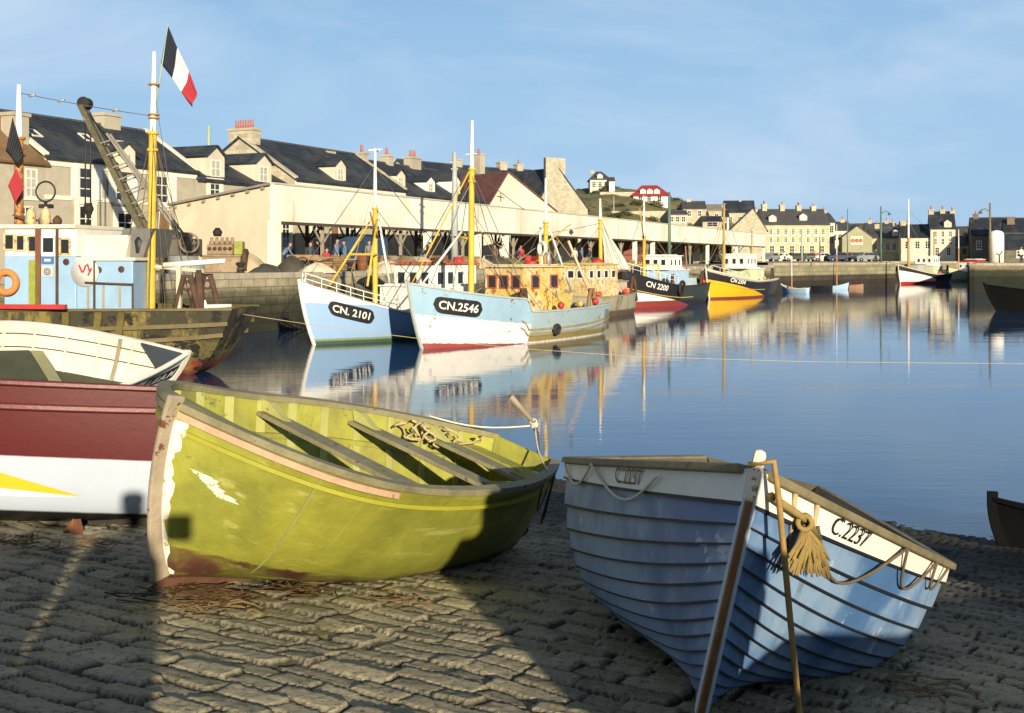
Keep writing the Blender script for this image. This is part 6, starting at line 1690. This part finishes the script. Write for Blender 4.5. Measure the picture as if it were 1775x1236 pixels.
# ------------------------------------------------------------------ quay furniture, crane, people, gear
def pole(px, ytop, ybase, d, r, m, label, arm=0, cat='lamp post', name='lamp_post', zbase=None):
    w = at(px, ybase, d); zb_ = zbase if zbase is not None else QZ; zt = zof(ytop, d)
    g = empty(name, label, cat, (w.x, w.y, zb_)); h = zt - zb_
    mb = MB(); mb.tube([(0, 0, 0), (0, 0, h * .5), (0, 0, h)], [r, r * .8, r * .55], 8); mb.build('post', m, g)
    if arm:
        a = MB(); a.tube([(0, 0, h - .9), (arm * .5, 0, h - .6), (arm, 0, h - .75)], r * .35, 6); a.build('bracket', m, g)
        l = MB(); l.lathe([(.06, .2), (.22, .05), (.24, 0), (.16, -.12)], (arm, 0, h - 1.0), 10); l.build('lamp_head', m, g)
    return g
concrete = M('grey_concrete', (.36, .38, .35), var=.2); greenpost = M('green_post', (.09, .15, .11), var=.2)
pl = pole(788, 264, 470, 66, .22, concrete, 'grey concrete post standing in front of the hall beside the yellow mast', cat='post', name='utility_post')
mb = MB(); mb.beam((-.25, 0, 6.2), (.25, 0, 6.2), .08, .08); mb.beam((-.2, 0, 5.8), (.2, 0, 5.8), .08, .08); mb.build('insulator_arm', concrete, pl)
pole(1160, 333, 455, 130, .24, greenpost, 'tall dark green post among the boats in front of the hall', cat='post', name='utility_post')
pole(1527, 358, 452, 150, .17, greenpost, 'green lamp post with one arm on the left pier', arm=1.1, zbase=PZ)
pole(1716, 352, 450, 122, .17, M('rust_green_post', (.14, .12, .07), var=.4), 'rusty green lamp post with one arm above the weedy pier', arm=-1.0, zbase=PZ)
pole(1469, 362, 452, 150, .09, greenpost, 'thin plain pole on the pier in front of the green gable', cat='pole', name='utility_pole', zbase=PZ)
pole(1421, 410, 452, 125, .09, brown, 'thin brown pole on the pier at the left of the small boats', cat='pole', name='utility_pole', zbase=PZ)
pole(1390, 398, 452, 190, .2, concrete, 'pale post on the quay in front of the yellow terrace', cat='post', name='utility_post', zbase=PZ)
pole(362, 219, 262, 86, .22, M('pale_green_staff', (.34, .42, .26)), 'pale green stepped pole rising behind the slate roofs', cat='pole', name='utility_pole', zbase=QZ)
pole(1116, 339, 400, 190, .16, concrete, 'grey pole on the hillside left of the red roofed house', cat='pole', name='utility_pole', zbase=8)
pole(1064, 340, 390, 215, .12, concrete, 'thin pole with a crossbar on the grassy hill', cat='pole', name='utility_pole', zbase=8)

# crane on the quay
def crane():
    b = at(318, 470, 54); g = empty('quay_crane', 'old mossy lattice crane with hanging hook on the quay at left', 'crane', (b.x, b.y, QZ))
    cm = M('mossy_boom', (.085, .075, .04), var=.4, scale=3, chip=(.25, .22, .12), chip_at=.6); 
    W = lambda px, py, d=54: at(px, py, d) - V(b.x, b.y, QZ)
    top, bot = W(143, 184), W(330, 470); up1 = W(152, 186)
    for s in (-.45, .45):
        mb = MB(); mb.beam(top + V(0, s * .4, 0), W(262, 420) + V(0, s, 0), .28, .26); mb.beam(W(262, 420) + V(0, s, 0), W(300, 470) + V(0, s, 0), .3, .3); mb.build('boom_chord', cm, g)
        mb = MB(); mb.beam(W(188, 232) + V(0, s * .5, 0), W(318, 412) + V(0, s, 0), .11, .11); mb.build('boom_rail', M('boom_grey', (.2, .19, .15), var=.3), g)
        n = 7
        for k in range(n):
            u = .28 + .62 * k / n
            p = top.lerp(W(262, 420), u) + V(.1, s, 0); q = W(188, 232).lerp(W(318, 412), max(0, u - .22) * 1.2) + V(0, s, 0)
            mb = MB(); mb.beam(p, q, .06, .06); mb.build('lattice_bar', M('boom_grey', (.2, .19, .15)), g)
    mb = MB(); mb.lathe([(.28, -.3), (.3, -.25), (.22, 0), (.3, .25), (.28, .3)], top + V(.12, 0, .12), 14, axis=Matrix.Rotation(rad(90), 3, 'X')); mb.build('boom_head', tar, g)
    for dx in (148, 157):
        mb = MB(); mb.tube([W(dx, 196), W(dx, 352)], .035, 6); mb.build('hoist_rope', black, g)
    mb = MB(); c = W(153, 362); mb.box(c, (.30, .22, .55)); mb.lathe([(.22, -.12), (.22, .12)], c, 14, axis=Matrix.Rotation(rad(90), 3, 'X'))
    mb.tube([c - V(0, 0, .25), c - V(0, 0, .55), c - V(.12, 0, .72), c - V(.02, 0, .8), c + V(.1, 0, -.7)], .045, 8); mb.build('hook_block', tar, g)
    for a_, b_ in (((150, 192), (312, 405)), ((230, 300), (308, 398))):
        mb = MB(); mb.tube([W(*a_), W(*b_)], .03, 6); mb.build('luffing_rope', black, g)
    wz = W(328, 421, 53.2); mb = MB(); ax = Matrix.Rotation(rad(90), 3, 'X') @ Matrix.Rotation(rad(12), 3, 'Y')
    mb.ring(wz, .42, .045, 24, axis=ax)
    for k in range(3): d_ = ax @ V(math.cos(k * PI / 3), math.sin(k * PI / 3), 0); mb.tube([wz - d_ * .42, wz + d_ * .42], .025, 6)
    mb.lathe([(.08, -.08), (.08, .08)], wz, 10, axis=ax); mb.build('hand_wheel', M('wheel_brown', (.2, .15, .09), var=.3), g)
    mb = MB(); mb.lathe([(1.0, 0), (1.0, .35), (.7, .4), (.7, .8)], (-.1, .3, 0), 20); mb.build('turntable', galv, g)
    mb = MB(); mb.b2((-.9, -.2, .8), (.6, 1.1, 1.6)); mb.b2((-.6, -.1, 1.6), (.2, .9, 1.9)); mb.build('crane_body', M('dull_crane_grey', (.09, .08, .065), var=.35, chip=(.2, .1, .05), chip_at=.62), g, bevel=.05)
crane()

# rusty engine block and covered heaps beside the gable
def engine():
    b = at(385, 466, 56); g = empty('engine_block', 'rusty old engine with cylinder heads standing on the quay before the gable', 'engine', (b.x, b.y, QZ))
    em = M('engine_rust', (.26, .19, .12), var=.4, scale=5, chip=(.14, .09, .06), chip_at=.58)
    mb = MB(); mb.b2((-.85, -.5, 0), (1.0, .5, .75)); mb.b2((-.95, -.55, .75), (1.05, .55, .85)); mb.build('crankcase', em, g, bevel=.04)
    mb = MB(); mb.b2((-.65, -.4, .85), (.6, .4, 1.35)); mb.build('cylinder_block', em, g, bevel=.05)
    for k in range(5):
        h = MB(); h.lathe([(.13, 0), (.13, .16), (.08, .2), (.08, .34), (.04, .36)], (-.5 + k * .25, 0, 1.35), 10); h.build('cylinder_head', em, g)
        h = MB(); h.lathe([(.09, -.08), (.09, .04)], (-.5 + k * .25, -.42, 1.15), 10, axis=Matrix.Rotation(rad(90), 3, 'X')); h.build('port_cover', rustdark, g)
    mb = MB(); mb.lathe([(.18, 0), (.24, .22), (.1, .42)], (-.25, .1, 1.75), 10); mb.build('exhaust_cap', tar, g)
    mb = MB(); mb.lathe([(.55, -.06), (.55, .06)], (1.15, 0, .6), 20, axis=Matrix.Rotation(rad(90), 3, 'Y')); mb.build('flywheel', rustdark, g)
    mb = MB(); mb.b2((.62, -.3, .85), (1.05, .3, 1.5)); mb.build('gearbox', M('mossy_post', (.25, .27, .05)), g, bevel=.05)
engine()
def heap(px, py, d, w, dp, h, mat, label, seed, name='heap', cat='heap', z=None):
    c = at(px, py, d); rr = random.Random(seed); A = np.zeros((16, 26, 3))
    ph = [rr.uniform(0, 6) for _ in range(6)]
    for i in range(16):
        v = i / 15
        for j in range(26):
            a = 2 * PI * j / 25; r_ = (1 - v) ** .6 * (1 + .16 * math.sin(2 * a + ph[0]) + .10 * math.sin(5 * a + ph[1]) + .05 * math.sin(9 * a + ph[2] + 4 * v))
            A[i, j] = (math.cos(a) * r_ * w / 2, math.sin(a) * r_ * dp / 2, h * (v ** .8) * (1 + .08 * math.sin(3 * a + ph[3])) - .05)
    A[-1] = (0, 0, h * .98)
    mb = MB(); mb.grid(A); o = mb.build(name, mat, None, loc=(c.x, c.y, z if z is not None else QZ)); return tag(o, label, cat)
net_d = M('dark_net', (.05, .045, .035), var=.5, scale=9, bump=.9); net_b = M('brown_net', (.20, .14, .07), var=.5, scale=9, bump=.9); tarp = M('buff_tarpaulin', (.36, .30, .19), var=.25, scale=4); sand = M('pale_heap', (.48, .43, .32), var=.25, scale=6)
heap(422, 468, 56.5, 2.2, 1.6, 1.05, tarp, 'buff tarpaulin covered heap on the quay right of the engine', 1)
heap(458, 468, 56.5, 2.0, 1.2, .45, net_d, 'dark heap of netting at the foot of the hall corner', 2)
heap(350, 468, 56.0, 1.6, 1.2, .5, net_b, 'brown netting heap in front of the crane wheel', 3)
heap(548, 474, 58.0, 1.7, 1.2, .5, sand, 'pale sandy heap behind the bow of the CN 2101 trawler', 4)
heap(672, 476, 57.5, 2.4, 1.4, .6, sand, 'pale heap on the quay right of the first yellow mast', 5)
heap(505, 468, 59.5, 1.9, 1.2, .85, net_d, 'dark heap of nets between the hall corner and the seated people', 6)
k = 0
for px in range(700, 1000, 26):
    d = 38.1 / (.428 - (px - CX) / F) - 3.5; heap(px, 462, d, rr.uniform(1.6, 2.6), 1.3, rr.uniform(.5, 1.0), (net_b, tarp, net_d, M('green_net', (.12, .13, .05), var=.4, scale=9))[k % 4],
         ('brown net heap', 'buff covered heap', 'black net heap', 'olive net heap')[k % 4] + ' behind the moored boats, ' + ('the leftmost one', 'the middle one', 'the rightmost one')[k // 4], 10 + k); k += 1

# fish crates, barrels
def crate_proto():
    g = empty('fish_crate', 'wooden slatted fish crate stacked on the quay in front of the hall', 'crate', group='fish crates on the quay')
    for s in (-1, 1):
        for z in (.07, .19):
            mb = MB(); mb.box((0, s * .24, z), (.8, .02, .1)); mb.build('side_slat', brown, g)
        mb = MB(); mb.box((s * .39, 0, .13), (.02, .46, .24)); mb.build('end_panel', greywood, g)
    mb = MB(); mb.box((0, 0, .01), (.78, .46, .02)); mb.build('crate_base', brown, g); return g
cp = crate_proto(); first = True; rr = random.Random(31)
for px in list(range(540, 700, 22)) + list(range(720, 1000, 30)) + [1010, 1050, 1090]:
    dh = 38.1 / (.428 - (px - CX) / F) - rr.uniform(.3, 2.2)
    w = at(px + rr.uniform(-6, 6), 460, dh)
    for lv in range(rr.randrange(1, 4)):
        o = cp if first else copy_tree(cp); first = False
        o.location = (w.x, w.y, QZ + .02 + lv * .25); o.rotation_euler = (0, 0, rr.uniform(.5, 1.6))
for i, px in enumerate((628, 735, 792, 846, 915, 968)):
    dh = 38.1 / (.428 - (px - CX) / F) - 2.6; w = at(px, 460, dh); g = empty('barrel', ('rust brown', 'dark blue', 'pale grey', 'black', 'rust red', 'green')[i] + ' oil barrel standing on the quay before the hall', 'barrel', (w.x, w.y, QZ))
    m_ = (rust, M('deep_blue_plate', (.05, .14, .34)), galv, black, redp, greenpost)[i]
    mb = MB(); mb.lathe([(.29, 0), (.29, .28), (.305, .30), (.29, .32), (.29, .58), (.305, .6), (.29, .62), (.29, .88)], (0, 0, 0), 14); mb.build('drum', m_, g)
    mb = MB(); mb.lathe([(.27, .88), (.27, .90)], (0, 0, 0), 14); mb.build('lid', galv, g)

def stall(px, d, label):
    w = at(px, 460, d); g = empty('sorting_table', label, 'table', (w.x, w.y, QZ), (0, 0, 1.1))
    mb = MB(); mb.box((0, 0, .82), (2.2, .9, .07)); mb.build('table_top', greywood, g)
    for sx in (-1, 1):
        for sy in (-1, 1): mb = MB(); mb.box((sx * .95, sy * .36, .39), (.09, .09, .78)); mb.build('leg', brown, g)
stall(555, 64.5, 'wooden fish sorting table under the hall by the seated people'); stall(660, 69.5, 'wooden fish sorting table under the hall right of the lorry')

# vehicles
def car(px, d, z, yaw, col, label, L=4.0, hgt=1.45, van=False, cat='car'):
    w = at(px, HY, d); g = empty('van' if van else 'parked_car', label, cat, (w.x, w.y, z), (0, 0, yaw), None if van else 'cars parked on the far quay')
    W = .78
    prof = [(-L / 2, .32), (-L / 2, .8), (-L * .42, .92), (-L * .25, 1.0), (-L * .14, hgt), (L * .22, hgt), (L * .40, .98), (L / 2, .85), (L / 2, .32)] if not van else [(-L / 2, .35), (-L / 2, 1.0), (-L * .40, 1.15), (-L * .30, hgt), (L / 2, hgt), (L / 2, .35)]
    mb = MB(); mb.prism([(x, -W, y) for x, y in prof], (0, 2 * W, 0)); bd = mb.build('body', col, g, bevel=.06)
    for s in (-1, 1):
        mb = MB()
        ws = [(-L * .20, 1.0), (-L * .125, hgt - .1), (.02, hgt - .1), (.02, 1.0)], [(.08, 1.0), (.08, hgt - .1), (L * .2, hgt - .1), (L * .33, 1.0)]
        if van: ws = [(-L * .36, 1.2), (-L * .29, hgt - .15), (-L * .12, hgt - .15), (-L * .12, 1.2)],
        for q in ws: mb.prism([(x, s * (W + .004), y) for x, y in q], (0, s * .012, 0))
        mb.build('side_window', glass, g)
        for x in (-L * .31, L * .29):
            wl_ = MB(); wl_.lathe([(.30, -.08), (.31, 0), (.30, .08)], (x, s * (W - .05), .31), 16, axis=Matrix.Rotation(rad(90), 3, 'X')); tw = wl_.build('wheel', rubber, g)
            hb_ = MB(); hb_.lathe([(.15, -.02), (.13, .02)], (x, s * (W + .035), .31), 12, axis=Matrix.Rotation(rad(90), 3, 'X')); hb_.build('rim', galv, tw)
        hl = MB(); hl.lathe([(.09, 0), (.09, .03)], (-L / 2 - .01, s * .55, .68), 10, axis=Matrix.Rotation(rad(90), 3, 'Y')); hl.build('headlight', galv, g)
    return g
for i, (px, d, yaw, col, lab) in enumerate(((1336, 196, .9, M('grey_car', (.2, .22, .24)), 'grey blue car parked just past the end of the hall'), (1352, 200, .3, M('pale_car', (.55, .53, .45)), 'pale cream car second past the end of the hall'), (1376, 204, .2, black, 'black car parked before the yellow terrace, left of centre'), (1398, 206, .5, M('green_car', (.08, .12, .08)), 'dark green car parked before the yellow terrace, right of centre'), (1424, 196, .3, M('white_car', (.6, .6, .56)), 'white car parked by the right end of the yellow terrace'), (1452, 180, .2, M('navy_car', (.03, .04, .08)), 'navy blue car on the pier near the green gable'), (1478, 182, .4, M('brown_car', (.15, .09, .06)), 'brown car on the pier below the red and white sign'), (1500, 178, .3, M('grey_car', (.2, .22, .24)), 'grey car on the pier right of the red and white sign'))):
    car(px, d, PZ, yaw, col, lab)
car(622, 70.5, QZ, 1.15, M('lorry_blue', (.03, .06, .13), var=.2), 'dark blue van parked under the hall behind the yellow mast', L=4.4, hgt=2.0, van=True, cat='van')
car(1100, 126, QZ, 1.2, M('rust_red_van', (.28, .10, .07)), 'rust red van parked under the hall by the white pillars', L=4.6, hgt=2.4, van=True, cat='van')

# white round-topped tank on the right pier
def tank():
    w = at(1727, 446, 128); g = empty('storage_tank', 'white round topped storage tank on the right hand pier', 'tank', (w.x, w.y, PZ))
    r_ = .8; h = zof(399, 128) - PZ
    mb = MB(); mb.lathe([(r_, 0), (r_, h * .82), (r_ * .93, h * .91), (r_ * .7, h * .97), (.08, h)], (0, 0, 0), 28); mb.build('tank_shell', M('tank_white', (.82, .79, .70), var=.05), g)
    for z in (.25, 1.2, 2.0): b = MB(); b.ring((0, 0, z), r_ + .01, .025, 28); b.build('hoop', trim, g)
    b = MB(); b.tube([(.0, -r_ - .1, 0), (0, -r_ - .1, .9), (-.3, -r_ - .1, 1.0)], .05, 6); b.tube([(.1, -r_ - .1, .9), (.3, -r_ - .1, 1.3)], .04, 6); b.build('valve_pipe', rust, g)
tank()
wb = at(1697, 440, 121)

# people
SK = {}
def person(loc, yaw, pose, cols, label, h=1.7, hat=None, coat=None):
    """skin-modifier figure; cols: trousers, top, skin, hair"""
    j = {}
    lean = {'stand': .03, 'walk': .06, 'bend': .75, 'sit': .12}[pose]; s = h / 1.75
    hz = .92 if pose != 'sit' else .5
    def up(r_, side=0, f=0): return V(side, -math.sin(lean) * r_ - f, hz + math.cos(lean) * r_)
    pts = [V(0, 0, hz), up(.2), up(.42), up(.53), up(.62)]; rad_ = [.15, .15, .17, .07, .06]; ed = [(0, 1), (1, 2), (2, 3), (3, 4)]
    def chain(root, ps, rs):
        prev = root
        for p, r_ in zip(ps, rs): pts.append(p); rad_.append(r_); ed.append((prev, len(pts) - 1)); prev = len(pts) - 1
    st = .22 if pose == 'walk' else .02
    for sd in (-1, 1):
        if pose == 'sit': chain(0, [V(sd * .09, 0, hz), V(sd * .11, -.42, hz), V(sd * .11, -.45, .08), V(sd * .11, -.58, .04)], [.1, .08, .055, .045])
        else: chain(0, [V(sd * .09, 0, hz - .05), V(sd * .1, -sd * st - .03, .48), V(sd * .1, sd * st * -1 + .02, .08), V(sd * .11, -sd * st - .12, .04)], [.1, .075, .055, .045])
        sh = up(.48, sd * .19)
        arm = {'stand': [V(sd * .24, .02, sh.z - .28), V(sd * .23, -.10, sh.z - .52)], 'walk': [V(sd * .24, sd * .12, sh.z - .28), V(sd * .23, sd * .16 - .1, sh.z - .52)],
               'bend': [sh + V(sd * .05, -.12, -.26), sh + V(sd * -.02, -.3, -.46)], 'sit': [sh + V(sd * .05, -.08, -.25), sh + V(sd * -.04, -.32, -.34)]}[pose]
        chain(2, [sh, arm[0], arm[1], arm[1] + V(0, -.04, -.09)], [.075, .055, .042, .045])
    pts = [p * s for p in pts]; rad_ = [r_ * s for r_ in rad_]
    me = bpy.data.meshes.new('person'); me.from_pydata(pts, ed, []); o = bpy.data.objects.new('person', me); COL.objects.link(o)
    m = o.modifiers.new('skin', 'SKIN'); sk = me.skin_vertices[0].data
    for i, r_ in enumerate(rad_): sk[i].radius = (r_, r_)
    sk[0].use_root = True
    o.modifiers.new('sub', 'SUBSURF').levels = 1
    bpy.context.view_layer.update()
    bm_ = bpy.data.meshes.new_from_object(o.evaluated_get(bpy.context.evaluated_depsgraph_get())); bpy.data.objects.remove(o)
    for mt in cols[:3]: bm_.materials.append(mt)
    nk = pts[3]; hands = [pts[-1], pts[-1 - 8]]
    for p in bm_.polygons:
        c = p.center; leg = c.z < (hz - .03) * s if pose != 'sit' else (c.z < (hz + .04) * s)
        near = min((c - h_).length for h_ in hands) < .10 * s
        top = (c - pts[4]).length < .09 * s
        p.material_index = 2 if (near or top) else (0 if leg else 1); p.use_smooth = True
    b = bpy.data.objects.new('person', bm_); COL.objects.link(b); b.location = loc; b.rotation_euler = (0, 0, yaw); tag(b, label, 'person')
    hc = (pts[4] + V(0, -.02, .10) * s)
    hd = MB(); hd.lathe([(.02, -.13), (.06, -.12), (.078, -.05), (.088, .02), (.08, .08), (.05, .12), (.01, .13)], hc, 14); hd.lathe([(.012, -.02), (.016, 0), (.004, .03)], hc + V(0, -.088, 0), 6); 
    for sd in (-1, 1): hd.lathe([(.012, -.03), (.014, .02)], hc + V(sd * .09, .01, 0), 6)
    hd.build('head', cols[2], b)
    if hat:
        ht = MB(); ht.lathe([(.10, .05), (.105, .08), (.09, .14), (.02, .16)], hc, 14); ht.box(hc + V(0, -.1, .065), (.14, .1, .02)); ht.build('cap', hat, b)
    else:
        hr = MB(); hr.lathe([(.085, .015), (.098, .05), (.092, .1), (.055, .14), (.01, .15)], hc + V(0, .014, 0), 14); hr.build('hair', cols[3], b)
    if coat:
        ct = MB(); ct.lathe([(.36, .30), (.34, .7), (.31, 1.05), (.30, 1.35), (.22, 1.47), (.09, 1.52)], (0, .02, 0), 18); ct.build('long_coat', coat, b)
    return b
skin_m = M('skin', (.42, .24, .16), var=.1); hair_d = M('dark_hair', (.03, .02, .015)); navy = M('navy_cloth', (.03, .04, .075), var=.25); blu = M('work_blue', (.10, .16, .27), var=.2); gry = M('grey_cloth', (.16, .16, .15), var=.2); rdc = M('red_jersey', (.40, .03, .03)); wht = M('white_shirt', (.6, .58, .52)); blk = M('black_cloth', (.02, .02, .022)); yel = M('yellow_oilskin', (.6, .45, .03)); brn = M('brown_cloth', (.14, .09, .06))
def ppl(px, d, z=QZ): w = at(px, HY, d); return (w.x, w.y, z)
person(ppl(489, 61.5), 1.9, 'bend', (navy, blu, skin_m, hair_d), 'person in blue work jacket leaning forward by the hall corner', hat=navy)
person(ppl(538, 65.5), .5, 'stand', (blk, navy, skin_m, hair_d), 'person in navy coat standing under the first hall bay', 1.6)
person(ppl(551, 66.5), -.4, 'stand', (blk, blk, skin_m, hair_d), 'person in black coat beside the navy coat', 1.68)
person(ppl(566, 64.0), .3, 'sit', (yel, rdc, skin_m, hair_d), 'person in red jersey and yellow oilskin trousers sitting by the table', 1.65)
person(ppl(583, 65.5), 1.2, 'walk', (gry, M('slate_blue_jacket', (.13, .17, .22)), skin_m, hair_d), 'person in slate blue jacket walking past the red jersey', 1.8)
person(ppl(597, 67), -1.2, 'stand', (blk, blu, skin_m, hair_d), 'person in bright blue jacket near the dark van', 1.72, hat=blk)
person(ppl(640, 68), .2, 'walk', (navy, gry, skin_m, hair_d), 'person in grey jacket right of the dark blue van', 1.74)
person(ppl(744, 75.5), .6, 'stand', (navy, blk, skin_m, hair_d), 'person in black by the first white pillar', 1.7, hat=navy)
person(ppl(858, 85.5), -.6, 'stand', (blk, brn, skin_m, hair_d), 'person in brown jacket between the two white pillars', 1.7)
person(ppl(870, 86.5), .5, 'walk', (navy, wht, skin_m, hair_d), 'person in white shirt beside the brown jacket', 1.72)
person(ppl(893, 88.5), .9, 'bend', (blk, navy, skin_m, hair_d), 'person in navy bending right of the second white pillar', 1.7)
person(ppl(903, 90), .0, 'stand', (gry, rdc, skin_m, hair_d), 'person in red top standing behind the yellow wheelhouse', 1.7)
person(ppl(996, 104), .0, 'stand', (navy, wht, skin_m, hair_d), 'person in white shirt standing under the middle of the hall', 1.7)
person(ppl(1008, 105), 1., 'walk', (blk, blu, skin_m, hair_d), 'person in blue walking under the middle of the hall', 1.74)
person(ppl(1022, 106), -1., 'stand', (blk, navy, skin_m, hair_d), 'person in navy under the hall left of the grey sail', 1.7)
person(ppl(1360, 190, PZ), .4, 'stand', (blk, wht, skin_m, hair_d), 'tiny person in white before the yellow terrace', 1.7)
person(ppl(1412, 188, PZ), 1.4, 'walk', (navy, rdc, skin_m, hair_d), 'tiny person in red walking before the yellow terrace', 1.7)
person(ppl(1518, 150, PZ), .4, 'stand', (blk, navy, skin_m, hair_d), 'person in navy standing near the end of the left pier', 1.7)
person(ppl(1770, 122, PZ), .4, 'stand', (navy, wht, skin_m, hair_d), 'person in white shirt on the right pier at the picture edge', 1.7)

# the photographer and companions behind the camera, plus a right-hand figure added to cast shade: only their shadows are in the picture
gx = lambda x, y: (x, y, float(slip(x, y)))
person(gx(-.37, -.42), PI, 'stand', (gry, brn, skin_m, hair_d), 'person in brown coat standing just behind the camera', 1.82, hat=brn, coat=brn)
person(gx(2.1, .55), PI, 'stand', (blk, navy, skin_m, hair_d), 'unseen person in long navy coat added for shade behind the camera at right', 1.86, hat=blk, coat=blk)
person(gx(-1.08, -.3), PI, 'stand', (blk, gry, skin_m, hair_d), 'person in grey coat standing behind the camera at left', 1.5, coat=gry)
person(gx(-1.55, -.45), PI, 'stand', (navy, blu, skin_m, hair_d), 'person in blue jacket standing behind the camera, leftmost', 1.46, coat=blu)
g = empty('box_camera', 'black box camera held up behind the viewpoint', 'camera', (0.0, -.22, 3.4))
mb = MB(); mb.b2((-.08, -.05, -.08), (.08, .05, .08)); mb.build('camera_body', black, g, bevel=.01)
mb = MB(); mb.lathe([(.035, 0), (.035, .02)], (0, -.07, 0), 12, axis=Matrix.Rotation(rad(90), 3, 'X')); mb.build('lens', galv, g)

# bollards and timber on the quay edge
def bollard_proto():
    g = empty('bollard', 'black iron mooring bollard on the coping of the long quay wall', 'bollard', group='bollards along the quay')
    mb = MB(); mb.lathe([(.2, 0), (.17, .08), (.14, .3), (.22, .38), (.22, .46), (.1, .5)], (0, 0, 0), 12); mb.build('bollard_post', tar, g)
    mb = MB(); mb.ring((0, 0, .2), .17, .03, 14); mb.build('rope_turn', rope_d, g); return g
bp_ = bollard_proto()
for i, d in enumerate((46, 53, 60, 68, 77, 86, 96, 106, 116)):
    o = bp_ if i == 0 else copy_tree(bp_); o.location = (quay_x(d) - .35, d, QZ + .012)
for i, (px, lab) in enumerate(((700, 'stack of grey timber baulks on the quay right of the first yellow mast'), (808, 'stack of timber baulks on the quay behind the white wheelhouse'), (1035, 'stack of dark timber baulks on the quay behind the grey sail'))):
    dh = 38.1 / (.428 - (px - CX) / F) - 2.4; w = at(px, 460, dh); g = empty('timber_stack', lab, 'timber', (w.x, w.y, QZ), (0, 0, 1.0))
    for r_ in range(3):
        for k in range(4 - r_): mb = MB(); mb.box((0, (k - (3 - r_) / 2) * .3, .14 + r_ * .27), (2.6, .25, .25), rz=.02 * (k - 1)); mb.build('baulk', (greywood, brown, darkwood)[(i + k) % 3], g)
for i, px in enumerate((524, 612, 690, 755, 835, 930)):
    dh = 38.1 / (.428 - (px - CX) / F) - 1.2; w = at(px, 460, dh); g = empty('hand_cart', ('brown', 'grey', 'black', 'rusty', 'pale green', 'dark red')[i] + ' two wheeled hand cart standing before the hall', 'cart', (w.x, w.y, QZ), (0, 0, .4 + i))
    m_ = (brown, greywood, tar, rust, M('pale_green_deckhouse', (.5, .55, .36)), redp)[i]
    mb = MB(); mb.box((0, 0, .62), (1.5, .8, .06)); mb.box((0, .4, .75), (1.5, .04, .25)); mb.box((0, -.4, .75), (1.5, .04, .25)); mb.build('cart_bed', m_, g)
    for sd in (-1, 1):
        mb = MB(); ax = Matrix.Rotation(rad(90), 3, 'X'); mb.ring((-.1, sd * .48, .38), .36, .035, 18, axis=ax)
        for q in range(4): d_ = ax @ V(math.cos(q * PI / 4), math.sin(q * PI / 4), 0); mb.tube([V(-.1, sd * .48, .38) - d_ * .35, V(-.1, sd * .48, .38) + d_ * .35], .018, 5)
        mb.build('wheel', darkwood, g)
        mb = MB(); mb.beam((.7, sd * .3, .62), (1.6, sd * .28, .75), .05, .05); mb.build('handle', m_, g)
